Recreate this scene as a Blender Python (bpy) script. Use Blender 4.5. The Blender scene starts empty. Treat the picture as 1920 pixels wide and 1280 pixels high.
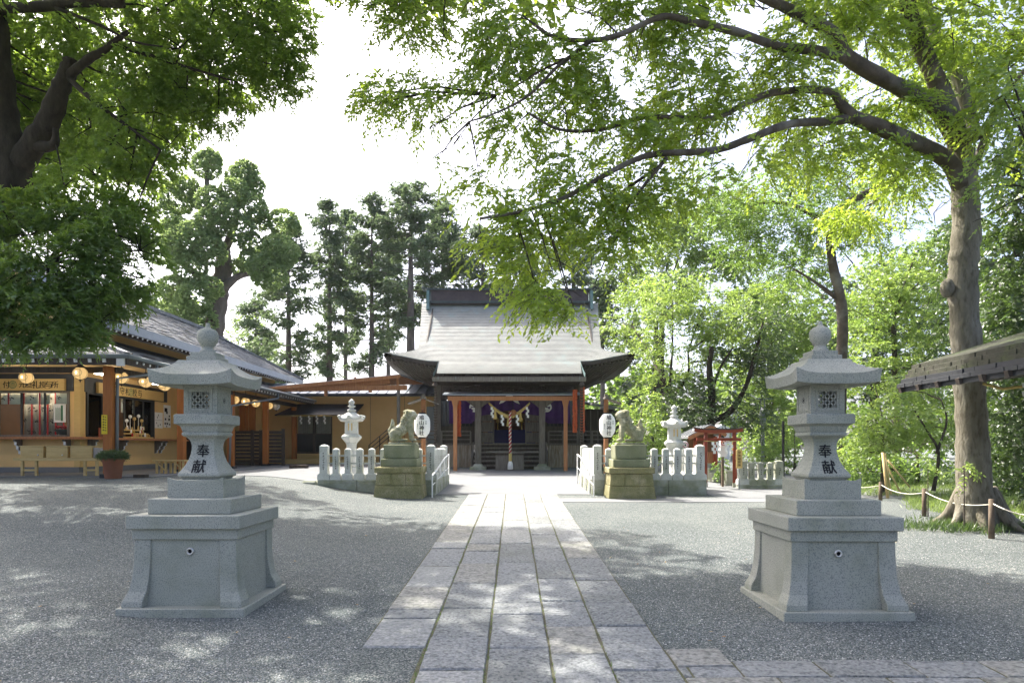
import bpy, bmesh, math, random
import numpy as np
from mathutils import Vector, Matrix
random.seed(7); rng = np.random.default_rng(7)
S = bpy.context.scene; C = S.collection
# ------------------------------------------------ camera, light, exposure
EYE = 1.6
cd = bpy.data.cameras.new('camera'); cam = bpy.data.objects.new('camera', cd); C.objects.link(cam)
cam.location = (0, 0, EYE); cam.rotation_euler = (math.radians(90), 0, 0)
cd.sensor_width = 36; cd.lens = 24; cd.shift_y = 200/1920; cd.shift_x = -2/1920
cd.clip_start = .05; cd.clip_end = 900
S.camera = cam
SUN_EL = math.radians(53); SUN_AZ = math.atan2(-.69, .72)      # behind the scene, to the left
w = bpy.data.worlds.new('World'); S.world = w; w.use_nodes = True
nt = w.node_tree; nt.nodes.clear()
wo = nt.nodes.new('ShaderNodeOutputWorld'); bg = nt.nodes.new('ShaderNodeBackground'); sk = nt.nodes.new('ShaderNodeTexSky')
sk.sky_type = 'NISHITA'; sk.sun_disc = False; sk.sun_elevation = SUN_EL; sk.sun_rotation = SUN_AZ
sk.air_density = .55; sk.dust_density = 6; sk.ozone_density = 1.0; sk.altitude = 50
bg.inputs['Strength'].default_value = .15
nt.links.new(sk.outputs[0], bg.inputs[0]); nt.links.new(bg.outputs[0], wo.inputs[0])
sd = bpy.data.lights.new('sun', 'SUN'); sun = bpy.data.objects.new('sun', sd); C.objects.link(sun)
sd.energy = 3.1; sd.angle = math.radians(.53); sd.color = (1, .95, .87)
sv = Vector((math.sin(SUN_AZ)*math.cos(SUN_EL), math.cos(SUN_AZ)*math.cos(SUN_EL), math.sin(SUN_EL)))
sun.rotation_euler = sv.to_track_quat('Z', 'Y').to_euler(); sun.location = sv*60
S.view_settings.view_transform = 'Standard'; S.view_settings.look = 'None'
S.view_settings.exposure = 1.92; S.view_settings.gamma = 1; S.view_settings.use_curve_mapping = False
S.cycles.use_denoising = True
S.cycles.max_bounces = 8; S.cycles.diffuse_bounces = 4; S.cycles.transparent_max_bounces = 8; S.cycles.transmission_bounces = 6
S.cycles.caustics_reflective = False; S.cycles.caustics_refractive = False

# ------------------------------------------------ placing
F = 1280.0
def X(px, d): return (px-962)/F*d
def Z(py, d): return EYE-(py-840)/F*d
def P(px, py, d): return (X(px, d), d, Z(py, d))
def sm(t): t = min(1, max(0, t)); return t*t*(3-2*t)
def gz(x, y):
    pl = min(.026*max(y, -20), .87)
    wgt = sm((-x-2.4)/4.5)*sm((y-8)/8)
    near = .09*sm((-x-3.0)/1.2)*sm((9-y)/4)*sm((y-3)/3)
    return pl+(.87-pl)*wgt+near
# ------------------------------------------------ materials
MT = {}
def mat(name, c1, c2=None, scale=6, rough=.8, bump=0, bscale=40, detail=5, metal=0, spots=None, spot_scale=2, spot_amt=.5,
        speck=None, speck_scale=180, spec=.3, emit=None, estr=0, stretch=None, lo=.35, hi=.65, coat=0):
    m = bpy.data.materials.new(name); m.use_nodes = True; n = m.node_tree.nodes; l = m.node_tree.links
    b = n['Principled BSDF']; b.inputs['Roughness'].default_value = rough; b.inputs['Metallic'].default_value = metal
    b.inputs['Specular IOR Level'].default_value = spec; b.inputs['Coat Weight'].default_value = coat
    tc = n.new('ShaderNodeTexCoord'); mp = n.new('ShaderNodeMapping'); oi = n.new('ShaderNodeObjectInfo'); va = n.new('ShaderNodeVectorMath'); va.operation = 'ADD'
    l.new(tc.outputs['Object'], va.inputs[0]); l.new(oi.outputs['Location'], va.inputs[1]); l.new(va.outputs[0], mp.inputs[0])
    if stretch: mp.inputs['Scale'].default_value = stretch
    def noise(sc, det=detail):
        t = n.new('ShaderNodeTexNoise'); t.inputs['Scale'].default_value = sc; t.inputs['Detail'].default_value = det
        t.inputs['Roughness'].default_value = .6; l.new(mp.outputs[0], t.inputs['Vector']); return t.outputs['Fac']
    def mr(f, a, b_):
        r = n.new('ShaderNodeMapRange'); r.inputs[1].default_value = a; r.inputs[2].default_value = b_; l.new(f, r.inputs[0]); return r.outputs[0]
    def mix(f, a, b_):
        x = n.new('ShaderNodeMix'); x.data_type = 'RGBA'
        l.new(f, x.inputs[0])
        for s, v in ((6, a), (7, b_)):
            if isinstance(v, tuple): x.inputs[s].default_value = (*v, 1)
            else: l.new(v, x.inputs[s])
        return x.outputs[2]
    col = c1
    if c2: col = mix(mr(noise(scale), lo, hi), c1, c2)
    if spots: col = mix(mr(noise(spot_scale), .62-spot_amt*.25, .72), col, spots)
    if speck: col = mix(mr(noise(speck_scale, 2), .5, .68), col, speck)
    if isinstance(col, tuple): b.inputs['Base Color'].default_value = (*col, 1)
    else: l.new(col, b.inputs['Base Color'])
    if bump:
        bp = n.new('ShaderNodeBump'); bp.inputs['Strength'].default_value = 1; bp.inputs['Distance'].default_value = bump
        l.new(noise(bscale, 6), bp.inputs['Height']); l.new(bp.outputs[0], b.inputs['Normal'])
    if emit: b.inputs['Emission Color'].default_value = (*emit, 1); b.inputs['Emission Strength'].default_value = estr
    MT[name] = m; return m
mat('granite', (.36,.36,.305), (.45,.445,.385), 2.2, .75, .0012, 160, speck=(.16,.17,.16), speck_scale=110, spots=(.25,.265,.195), spot_scale=2.2, spot_amt=1)
mat('white_stone', (.66,.66,.63), (.52,.53,.50), 4, .8, .004, 60, speck=(.42,.42,.40), speck_scale=120)
mat('fence_stone', (.62,.63,.60), (.52,.53,.50), 3, .8, .002, 90, speck=(.3,.31,.29), speck_scale=110, spots=(.33,.34,.27), spot_scale=2)
mat('base_stone', (.34,.35,.29), (.42,.43,.38), 3, .85, .004, 60, spots=(.18,.20,.11), spot_scale=2.5, spot_amt=.9)
mat('mossy_stone', (.30,.27,.14), (.21,.20,.09), 5, .9, .012, 35, speck=(.13,.13,.06), speck_scale=60, spots=(.42,.37,.24), spot_scale=3)
mat('lion_stone', (.42,.40,.28), (.24,.24,.13), 9, .9, .008, 60, speck=(.15,.15,.08), speck_scale=70, spots=(.62,.61,.52), spot_scale=4)
mat('pedestal_stone', (.20,.21,.12), (.28,.29,.19), 4, .85, .003, 80, speck=(.14,.15,.08), speck_scale=90)
mat('slab', (.14,.155,.16), (.35,.36,.355), 42, .85, .03, 30, 10, lo=.3, hi=.7, speck=(.12,.13,.13), speck_scale=26, spots=(.24,.25,.235), spot_scale=1.7)
mat('slab_pale', (.17,.185,.185), (.40,.405,.39), 38, .85, .03, 26, 10, lo=.3, hi=.7, speck=(.17,.18,.175), speck_scale=24, spots=(.30,.31,.29), spot_scale=1.7)
mat('slab_warm', (.16,.165,.155), (.37,.365,.335), 30, .85, .035, 18, 10, lo=.3, hi=.7, speck=(.13,.135,.12), speck_scale=22, spots=(.20,.21,.17), spot_scale=2.3)
mat('slab_dark', (.13,.145,.145), (.32,.33,.325), 48, .85, .03, 34, 10, lo=.3, hi=.7, speck=(.09,.10,.10), speck_scale=30, spots=(.17,.18,.165), spot_scale=1.1)
mat('joint', (.11,.10,.065), (.07,.085,.035), 7, .95, .01, 60, speck=(.16,.15,.11), speck_scale=90)
mat('concrete', (.172,.180,.182), (.205,.212,.213), 1.5, .95, spec=.08, bump=.002, bscale=80, speck=(.15,.155,.157), speck_scale=60)
mat('paint_black', (.012,.012,.014), rough=.7)
mat('steel', (.62,.6,.56), rough=.3, metal=1)
mat('hole', (.01,.01,.012), rough=.9)
mat('office_wood', (.40,.14,.03), (.31,.10,.02), 3, .55, .001, 60, stretch=(6,6,.6))
mat('orange_wood', (.52,.245,.11), (.44,.19,.08), 3, .55, .001, 60, stretch=(6,6,.6))
mat('cedar_wood', (.42,.20,.09), (.30,.13,.06), 4, .7, .002, 60, stretch=(6,6,.6))
mat('pale_wood', (.62,.46,.20), (.52,.37,.15), 3, .6, .001, 50, stretch=(1,6,6))
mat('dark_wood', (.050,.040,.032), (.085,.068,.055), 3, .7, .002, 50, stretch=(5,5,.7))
mat('grey_wood', (.21,.19,.165), (.125,.11,.09), 4, .8, .003, 50, stretch=(7,7,.7))
mat('weathered_plank', (.46,.41,.35), (.26,.19,.13), 3, .85, .003, 40, stretch=(8,8,.8))
mat('tan_wall', (.74,.50,.22), (.68,.45,.185), 1.2, .85, .0015, 120)
mat('dark_trim', (.035,.038,.042), rough=.5)
mat('slate', (.15,.155,.165), (.24,.245,.25), 5, .45, .003, 30, spots=(.30,.31,.32), spot_scale=3)
mat('copper_roof', (.215,.225,.21), (.275,.285,.265), 2.5, .45, .002, 60, spots=(.25,.30,.29), spot_scale=1.6, spot_amt=.3)
mat('ridge_box', (.06,.045,.05), (.09,.07,.07), 3, .5)
mat('verdigris', (.12,.20,.20), (.17,.25,.245), 5, .5)
mat('ridge_trim', (.05,.065,.065), (.08,.10,.10), 5, .5)
mat('zinc', (.30,.33,.37), (.36,.39,.43), 3, .35, metal=.3)
mat('white_paint', (.8,.8,.79), (.74,.74,.73), 8, .5)
mat('paper', (.82,.81,.77), rough=.7)
mat('lantern_paper', (.88,.87,.84), rough=.6)
mat('lamp_glass', (.62,.52,.33), rough=.5, emit=(1,.62,.22), estr=.20)
mat('lamp_bulb', (1,.8,.5), emit=(1,.72,.32), estr=2.2)
mat('tube_lamp', (.8,.8,.8), emit=(1,.90,.74), estr=9)
mat('purple', (.085,.03,.16), (.06,.022,.12), 4, .8)
mat('blue_cloth', (.02,.02,.11), rough=.7)
mat('straw', (.62,.47,.16), (.5,.36,.12), 30, .8, .004, 60)
mat('red_cloth', (.45,.02,.03), rough=.7)
mat('vermilion', (.29,.062,.03), (.23,.048,.022), 4, .5)
mat('paper_orange', (.62,.17,.06), (.52,.08,.03), 22, .7, .01, 40)
mat('gold', (.75,.5,.13), rough=.35, metal=1)
mat('terracotta', (.34,.145,.085), (.29,.12,.07), 4, .75, .001, 60)
mat('soil', (.06,.045,.03), rough=.95)
mat('yellow', (.75,.55,.03), rough=.5)
mat('sign_wood', (.62,.44,.17), (.56,.38,.14), 3, .6, stretch=(1,6,8))
mat('green_paint', (.05,.16,.07), rough=.5)
mat('grey_metal', (.22,.24,.25), rough=.5, metal=.4)
mat('black_metal', (.02,.02,.022), rough=.45)
mat('curtain', (.42,.39,.36), (.36,.33,.30), 6, .8)
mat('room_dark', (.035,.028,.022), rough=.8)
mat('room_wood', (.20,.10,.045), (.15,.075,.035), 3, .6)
mat('bark_grey', (.21,.19,.145), (.13,.118,.085), 5, .9, .02, 26, 9, spots=(.33,.31,.25), spot_scale=2.6, speck=(.10,.09,.06), speck_scale=16, stretch=(1,1,.3))
mat('bark_dark', (.055,.044,.032), (.03,.024,.018), 7, .95, .03, 12, stretch=(1,1,.35))
mat('bark_brown_shade', (.125,.10,.075), (.07,.056,.042), 5, .95, .012, 18, spots=(.22,.20,.17), spot_scale=2)  # own brown of twisted trunk; on zelkova limbs, shade put into bark colour
mat('bark_branch', (.085,.07,.055), (.05,.042,.034), 9, .95, .01, 25)
mat('bark_pine', (.19,.165,.145), (.12,.10,.09), 5, .95, .02, 16, stretch=(1,1,.3))
mat('bamboo', (.55,.42,.20), (.45,.34,.15), 5, .6)
mat('rope', (.62,.60,.50), (.5,.48,.38), 60, .8, .003, 120)
mat('mossy_shingle', (.04,.044,.027), (.065,.062,.048), 6, .9, .01, 30, spots=(.07,.10,.03), spot_scale=3)
mat('post_brown', (.17,.13,.09), (.11,.08,.055), 8, .8, .002, 50)
mat('glass_dark', (.035,.04,.04), rough=.06, spec=.6)
mat('net', (.12,.16,.15), rough=.6)
def glass():
    m = bpy.data.materials.new('window_glass'); m.use_nodes = True; n = m.node_tree.nodes; l = m.node_tree.links; n.clear()
    o = n.new('ShaderNodeOutputMaterial'); t = n.new('ShaderNodeBsdfTransparent'); g = n.new('ShaderNodeBsdfGlossy'); x = n.new('ShaderNodeMixShader')
    g.inputs['Roughness'].default_value = .02; t.inputs[0].default_value = (.86,.9,.88,1)
    fr = n.new('ShaderNodeFresnel'); fr.inputs[0].default_value = 1.3
    l.new(fr.outputs[0], x.inputs[0]); l.new(t.outputs[0], x.inputs[1]); l.new(g.outputs[0], x.inputs[2]); l.new(x.outputs[0], o.inputs[0])
    MT['window_glass'] = m
glass()
def ropemat():
    m = mat('bell_rope', (.5,.02,.03)); n = m.node_tree.nodes; l = m.node_tree.links
    tc = n.new('ShaderNodeTexCoord'); wv = n.new('ShaderNodeTexWave'); mp = n.new('ShaderNodeMapping'); mp.inputs['Rotation'].default_value = (0,.9,0)
    wv.inputs['Scale'].default_value = 3.2; wv.bands_direction = 'Z'
    r = n.new('ShaderNodeValToRGB'); e = r.color_ramp; e.interpolation = 'CONSTANT'
    e.elements[0].color = (.42,.03,.04,1); e.elements[1].position = .62; e.elements[1].color = (.72,.66,.55,1)
    l.new(tc.outputs['Object'], mp.inputs[0]); l.new(mp.outputs[0], wv.inputs[0]); l.new(wv.outputs[0], r.inputs[0]); l.new(r.outputs[0], n['Principled BSDF'].inputs['Base Color'])
ropemat()
def leafmat(name, c1, c2, tcol, tr=.45, gloss=.06, rough=.4):
    m = bpy.data.materials.new(name); m.use_nodes = True; n = m.node_tree.nodes; l = m.node_tree.links; n.clear()
    o = n.new('ShaderNodeOutputMaterial'); d = n.new('ShaderNodeBsdfDiffuse'); t = n.new('ShaderNodeBsdfTranslucent'); g = n.new('ShaderNodeBsdfGlossy')
    g.inputs['Roughness'].default_value = rough
    at = n.new('ShaderNodeAttribute'); at.attribute_name = 'tone'
    mx = n.new('ShaderNodeMix'); mx.data_type = 'RGBA'; mx.inputs[6].default_value = (*c1,1); mx.inputs[7].default_value = (*c2,1)
    l.new(at.outputs['Fac'], mx.inputs[0]); l.new(mx.outputs[2], d.inputs[0])
    m2 = n.new('ShaderNodeMix'); m2.data_type = 'RGBA'; m2.inputs[6].default_value = (*[v*.75 for v in tcol],1); m2.inputs[7].default_value = (*tcol,1)
    l.new(at.outputs['Fac'], m2.inputs[0]); l.new(m2.outputs[2], t.inputs[0])
    a = n.new('ShaderNodeMixShader'); a.inputs[0].default_value = tr; l.new(d.outputs[0], a.inputs[1]); l.new(t.outputs[0], a.inputs[2])
    b = n.new('ShaderNodeMixShader'); b.inputs[0].default_value = gloss; l.new(a.outputs[0], b.inputs[1]); l.new(g.outputs[0], b.inputs[2])
    l.new(b.outputs[0], o.inputs[0]); MT[name] = m
leafmat('leaf_zelkova', (.11,.175,.026), (.18,.265,.042), (.60,.78,.08), .55)
leafmat('leaf_camphor', (.080,.140,.026), (.140,.220,.040), (.46,.66,.075), .44, .05)
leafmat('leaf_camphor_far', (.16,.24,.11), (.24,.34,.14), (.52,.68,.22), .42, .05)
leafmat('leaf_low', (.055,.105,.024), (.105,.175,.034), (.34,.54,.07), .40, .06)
leafmat('leaf_bright', (.11,.19,.045), (.21,.30,.075), (.48,.66,.12), .43)
leafmat('leaf_mid', (.075,.14,.033), (.125,.205,.048), (.35,.54,.085), .42, .06)
leafmat('leaf_dark', (.035,.068,.022), (.065,.11,.032), (.18,.3,.05), .33, .08)
leafmat('leaf_pine', (.085,.13,.07), (.13,.185,.10), (.26,.37,.15), .36, .05)
leafmat('grass', (.10,.16,.04), (.17,.24,.07), (.4,.55,.12), .4)

# ------------------------------------------------ mesh building
def wloc(o):
    v = Vector((0,0,0))
    while o: v += o.location; o = o.parent
    return v
def tag(o, label=None, cat=None, group=None, kind=None):
    if label: o['label'] = label
    if cat: o['category'] = cat
    if group: o['group'] = group
    if kind: o['kind'] = kind
    return o
def empty(name, loc, label, cat, group=None):
    o = bpy.data.objects.new(name, None); C.objects.link(o); o.location = loc; o.empty_display_size = .2
    return tag(o, label, cat, group)
class M:
    def __init__(s): s.v = []; s.f = []; s.mi = []; s.k = 0
    def add(s, vs, fs):
        b = len(s.v); s.v += [tuple(p) for p in vs]; s.f += [tuple(b+i for i in f) for f in fs]; s.mi += [s.k]*len(fs); return s
    def box(s, x0, y0, z0, x1, y1, z1):
        if x0 > x1: x0, x1 = x1, x0
        if y0 > y1: y0, y1 = y1, y0
        if z0 > z1: z0, z1 = z1, z0
        return s.add([(x0,y0,z0),(x1,y0,z0),(x1,y1,z0),(x0,y1,z0),(x0,y0,z1),(x1,y0,z1),(x1,y1,z1),(x0,y1,z1)],
            [(0,3,2,1),(4,5,6,7),(0,1,5,4),(1,2,6,5),(2,3,7,6),(3,0,4,7)])
    def cbox(s, cx, cy, z0, z1, w_, d_): return s.box(cx-w_/2, cy-d_/2, z0, cx+w_/2, cy+d_/2, z1)
    def fr(s, cx, cy, z0, hx0, hy0, z1, hx1, hy1):
        return s.add([(cx-hx0,cy-hy0,z0),(cx+hx0,cy-hy0,z0),(cx+hx0,cy+hy0,z0),(cx-hx0,cy+hy0,z0),(cx-hx1,cy-hy1,z1),(cx+hx1,cy-hy1,z1),(cx+hx1,cy+hy1,z1),(cx-hx1,cy+hy1,z1)],
            [(0,3,2,1),(4,5,6,7),(0,1,5,4),(1,2,6,5),(2,3,7,6),(3,0,4,7)])
    def bar(s, a, b, w_, h_=None, up=(0,0,1)):
        a = Vector(a); b = Vector(b); h_ = h_ or w_; d = (b-a).normalized(); u = Vector(up)
        if abs(d.dot(u)) > .98: u = Vector((0,1,0))
        r = d.cross(u).normalized()*w_/2; u = r.cross(d).normalized()*h_/2
        vs = [a-r-u, a+r-u, a+r+u, a-r+u, b-r-u, b+r-u, b+r+u, b-r+u]
        return s.add(vs, [(0,1,2,3),(7,6,5,4),(0,4,5,1),(1,5,6,2),(2,6,7,3),(3,7,4,0)])
    def lathe(s, cx, cy, prof, n=16, ph=0, cap=True):
        vs = []; fs = []
        for r, z in prof:
            for i in range(n):
                a = ph+2*math.pi*i/n; vs.append((cx+r*math.cos(a), cy+r*math.sin(a), z))
        for j in range(len(prof)-1):
            for i in range(n):
                k = (i+1) % n; fs.append((j*n+i, j*n+k, (j+1)*n+k, (j+1)*n+i))
        if cap: fs.append(tuple(reversed(range(n)))); fs.append(tuple((len(prof)-1)*n+i for i in range(n)))
        return s.add(vs, fs)
    def sq(s, cx, cy, prof): return s.lathe(cx, cy, [(r*math.sqrt(2), z) for r, z in prof], 4, math.pi/4)
    def tube(s, pts, rs, n=8, cap=True):
        pts = [Vector(p) for p in pts]
        if not hasattr(rs, '__len__'): rs = [rs]*len(pts)
        vs = []; fs = []; pu = None
        for j, p in enumerate(pts):
            d = (pts[min(j+1, len(pts)-1)]-pts[max(j-1, 0)]).normalized()
            if pu is None: pu = Vector((1,0,0)) if abs(d.x) < .8 else Vector((0,1,0))
            pu = (pu-d*pu.dot(d)).normalized(); q = d.cross(pu)
            for i in range(n):
                a = 2*math.pi*i/n; vs.append(p+(pu*math.cos(a)+q*math.sin(a))*rs[j])
        for j in range(len(pts)-1):
            for i in range(n):
                k = (i+1) % n; fs.append((j*n+i, j*n+k, (j+1)*n+k, (j+1)*n+i))
        if cap: fs.append(tuple(reversed(range(n)))); fs.append(tuple((len(pts)-1)*n+i for i in range(n)))
        return s.add(vs, fs)
    def ell(s, c, r, n=12, m=8):
        r = r if hasattr(r, '__len__') else (r, r, r); vs = [(c[0], c[1], c[2]-r[2])]; fs = []
        for j in range(1, m):
            t = math.pi*j/m
            for i in range(n):
                a = 2*math.pi*i/n; vs.append((c[0]+r[0]*math.sin(t)*math.cos(a), c[1]+r[1]*math.sin(t)*math.sin(a), c[2]-r[2]*math.cos(t)))
        vs.append((c[0], c[1], c[2]+r[2])); e = len(vs)-1
        for i in range(n):
            k = (i+1) % n; fs.append((0, 1+k, 1+i)); fs.append((e, e-n+i, e-n+k))
            for j in range(m-2): fs.append((1+j*n+i, 1+j*n+k, 1+(j+1)*n+k, 1+(j+1)*n+i))
        return s.add(vs, fs)
    def prism(s, poly, a, b, ax='y'):      # poly of (u,v) extruded along ax from a to b
        f = {'y': lambda u, v, t: (u, t, v), 'x': lambda u, v, t: (t, u, v), 'z': lambda u, v, t: (u, v, t)}[ax]; n = len(poly)
        return s.add([f(u, v, a) for u, v in poly]+[f(u, v, b) for u, v in poly], [tuple(range(n)), tuple(reversed(range(n, 2*n)))]+[(i, n+i, n+(i+1) % n, (i+1) % n) for i in range(n)])
    def quad(s, a, b, c, d): return s.add([a, b, c, d], [(0,1,2,3)])
    def slab(s, a, b, c, d, t=.05):        # sheet with thickness t downwards
        dn = lambda p: (p[0], p[1], p[2]-t)
        return s.add([a, b, c, d, dn(a), dn(b), dn(c), dn(d)], [(0,1,2,3),(7,6,5,4),(0,4,5,1),(1,5,6,2),(2,6,7,3),(3,7,4,0)])
    def build(s, name, mats, parent=None, loc=None, smooth=False, bevel=0, label=None, kind=None, cat=None, group=None):
        off = wloc(parent) if parent else Vector(loc or (0,0,0))
        me = bpy.data.meshes.new(name); me.from_pydata([tuple(Vector(p)-off) for p in s.v], [], s.f)
        bm = bmesh.new(); bm.from_mesh(me)
        for i, f in enumerate(bm.faces): f.material_index = s.mi[i] if i < len(s.mi) else 0; f.smooth = smooth
        bmesh.ops.recalc_face_normals(bm, faces=bm.faces); bm.to_mesh(me); bm.free()
        for m_ in (mats if isinstance(mats, (list, tuple)) else [mats]): me.materials.append(MT[m_])
        o = bpy.data.objects.new(name, me); C.objects.link(o)
        if parent: o.parent = parent
        else: o.location = off
        if bevel:
            md = o.modifiers.new('bevel', 'BEVEL'); md.width = bevel; md.segments = 1; md.limit_method = 'ANGLE'; md.angle_limit = .6
        return tag(o, label, cat, group, kind)
def struct(name, m, mt, **k): return m.build(name, mt, kind='structure', **k)
def inst(o, loc, parent=None, rz=0, scale=None):
    c = o.copy(); C.objects.link(c); c.location = loc
    if parent is not None: c.parent = parent
    c.rotation_euler = (0, 0, rz)
    if scale: c.scale = scale
    return c
def copy_tree(o, parent=None):
    c = o.copy(); C.objects.link(c)
    if parent is not None: c.parent = parent
    for ch in list(o.children): copy_tree(ch, c)
    return c
_ft = {}
def glyph(ch, off=0.0):
    if (ch, off) not in _ft:
        cu = bpy.data.curves.new('glyph', 'FONT'); cu.body = ch; cu.offset = off; cu.resolution_u = 2
        o = bpy.data.objects.new('glyph', cu); C.objects.link(o); bpy.context.view_layer.update()
        me = o.evaluated_get(bpy.context.evaluated_depsgraph_get()).to_mesh()
        vs = [v.co.copy() for v in me.vertices]; fs = [tuple(p.vertices) for p in me.polygons]
        bpy.data.objects.remove(o)
        x0 = min(v.x for v in vs); x1 = max(v.x for v in vs); y0 = min(v.y for v in vs); y1 = max(v.y for v in vs); k = 1/max(x1-x0, y1-y0)
        _ft[(ch, off)] = ([((v.x-(x0+x1)/2)*k, (v.y-(y0+y1)/2)*k) for v in vs], fs)
    return _ft[(ch, off)]
def text(m, ch, size, fn, off=.012, squash=1, bold=1):
    vs, fs = glyph(ch, 0.0)
    for du, dv in ((-.022,-.008),(.022,.008),(0,0)): m.add([fn(u*size*squash+du*size*bold, v*size+dv*size*bold) for u, v in vs], fs)
    return m

# ------------------------------------------------ ground
def und(x, y): return .012*math.sin(x*1.7+y*.9)*math.sin(y*1.3-x*.6)*sm((abs(x)-1.3)/.8)*sm((16-y)/1.5)*sm((y-5.2)/.6)
def ground():
    def axis(lo, hi, fine0, fine1, st, coarse):
        a = list(np.arange(fine0, fine1+1e-6, st)); v = fine0; k = st
        while v > lo: k *= coarse; v -= k; a.insert(0, v)
        v = fine1; k = st
        while v < hi: k *= coarse; v += k; a.append(v)
        return a
    xs = axis(-260, 260, -14, 14, .35, 1.35); ys = axis(-60, 420, 0, 26, .35, 1.35)
    vs = []; fs = []
    for y in ys:
        for x in xs:
            z = gz(x, y)
            if 0 < y < 26: z += und(x, y)
            vs.append((x, y, z))
    n = len(xs)
    for j in range(len(ys)-1):
        for i in range(n-1): fs.append((j*n+i, j*n+i+1, (j+1)*n+i+1, (j+1)*n+i))
    m = M(); m.add(vs, fs)
    g = bpy.data.materials.new('gravel'); g.use_nodes = True; nn = g.node_tree.nodes; l = g.node_tree.links; b = nn['Principled BSDF']
    b.inputs['Roughness'].default_value = .9; b.inputs['Specular IOR Level'].default_value = .2
    tc = nn.new('ShaderNodeTexCoord')
    def vor(sc):
        v = nn.new('ShaderNodeTexVoronoi'); v.inputs['Scale'].default_value = sc; l.new(tc.outputs['Object'], v.inputs['Vector']); return v
    v1 = vor(105); v2 = vor(40); ns = nn.new('ShaderNodeTexNoise'); ns.inputs['Scale'].default_value = .7; ns.inputs['Detail'].default_value = 6; l.new(tc.outputs['Object'], ns.inputs['Vector'])
    r = nn.new('ShaderNodeValToRGB'); e = r.color_ramp; e.elements[0].color = (.035,.046,.047,1); e.elements[1].color = (.34,.345,.325,1)
    for p_, c_ in ((.4, (.100,.120,.123,1)), (.75, (.170,.187,.185,1))):
        q = e.elements.new(p_); q.color = c_
    sp = nn.new('ShaderNodeSeparateColor'); l.new(v1.outputs['Color'], sp.inputs[0]); l.new(sp.outputs[0], r.inputs[0])
    mx = nn.new('ShaderNodeMix'); mx.data_type = 'RGBA'; mx.blend_type = 'MULTIPLY'; mx.inputs[0].default_value = .8
    r2 = nn.new('ShaderNodeValToRGB'); r2.color_ramp.elements[0].position = .35; r2.color_ramp.elements[0].color = (.80,.82,.80,1); r2.color_ramp.elements[1].position = .68; r2.color_ramp.elements[1].color = (1.12,1.10,1.04,1)
    l.new(ns.outputs[0], r2.inputs[0]); l.new(r.outputs[0], mx.inputs[6]); l.new(r2.outputs[0], mx.inputs[7]); l.new(mx.outputs[2], b.inputs['Base Color'])
    bp = nn.new('ShaderNodeBump'); bp.inputs['Distance'].default_value = .010; bp.invert = True
    ad = nn.new('ShaderNodeMath'); ad.operation = 'ADD'; l.new(v1.outputs['Distance'], ad.inputs[0]); l.new(v2.outputs['Distance'], ad.inputs[1]); l.new(ad.outputs[0], bp.inputs['Height']); l.new(bp.outputs[0], b.inputs['Normal'])
    MT['gravel'] = g
    struct('gravel_ground', m, 'gravel', smooth=True)
ground()
def pebbles(n=60000):
    y = 3.6+rng.random(n)**1.6*7.5; x = (rng.random(n)*2-1)*(y*.80)
    k = ~((np.abs(x+.01) < 1.14) | ((y < 5.1) & (x > -.66) & (x < 1.55)) | ((y < 4.74) & (x > -.66))); x = x[k]; y = y[k]; n = len(x)
    z = np.array([gz(a, b)+und(a, b) for a, b in zip(x, y)])
    s = .0035+.0045*rng.random(n); base = np.array([(1,0,0),(0,1,0),(-1,0,0),(0,-1,0),(0,0,.8)])
    j = base[None]*(.7+.6*rng.random((n,5,1))); a = rng.random(n)*6.28
    ca, sa = np.cos(a)[:,None], np.sin(a)[:,None]
    vx = j[...,0]*ca-j[...,1]*sa; vy = j[...,0]*sa+j[...,1]*ca
    v = np.stack([vx*s[:,None]+x[:,None], vy*s[:,None]+y[:,None], j[...,2]*s[:,None]+z[:,None]], -1).reshape(-1,3)
    f = (np.array([(0,1,4),(1,2,4),(2,3,4),(3,0,4)])[None]+np.arange(n)[:,None,None]*5).reshape(-1,3)
    me = bpy.data.meshes.new('pebbles'); me.vertices.add(len(v)); me.vertices.foreach_set('co', v.ravel())
    me.loops.add(f.size); me.loops.foreach_set('vertex_index', f.ravel()); me.polygons.add(len(f)); me.polygons.foreach_set('loop_start', np.arange(0, f.size, 3)); me.update(calc_edges=True)
    at = me.attributes.new('tone', 'FLOAT', 'FACE'); at.data.foreach_set('value', np.repeat(rng.random(n), 4).astype('f'))
    m = bpy.data.materials.new('pebble'); m.use_nodes = True; nn = m.node_tree.nodes; a_ = nn.new('ShaderNodeAttribute'); a_.attribute_name = 'tone'
    r = nn.new('ShaderNodeValToRGB'); e = r.color_ramp; e.elements[0].color = (.06,.075,.08,1); e.elements[1].color = (.50,.50,.47,1); q = e.elements.new(.6); q.color = (.20,.225,.23,1)
    m.node_tree.links.new(a_.outputs['Fac'], r.inputs[0]); m.node_tree.links.new(r.outputs[0], nn['Principled BSDF'].inputs['Base Color']); nn['Principled BSDF'].inputs['Roughness'].default_value = .85
    me.materials.append(m); o = bpy.data.objects.new('loose_gravel', me); C.objects.link(o); tag(o, 'loose blue grey gravel stones strewn over the forecourt', 'gravel', kind='stuff')
pebbles()
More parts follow.
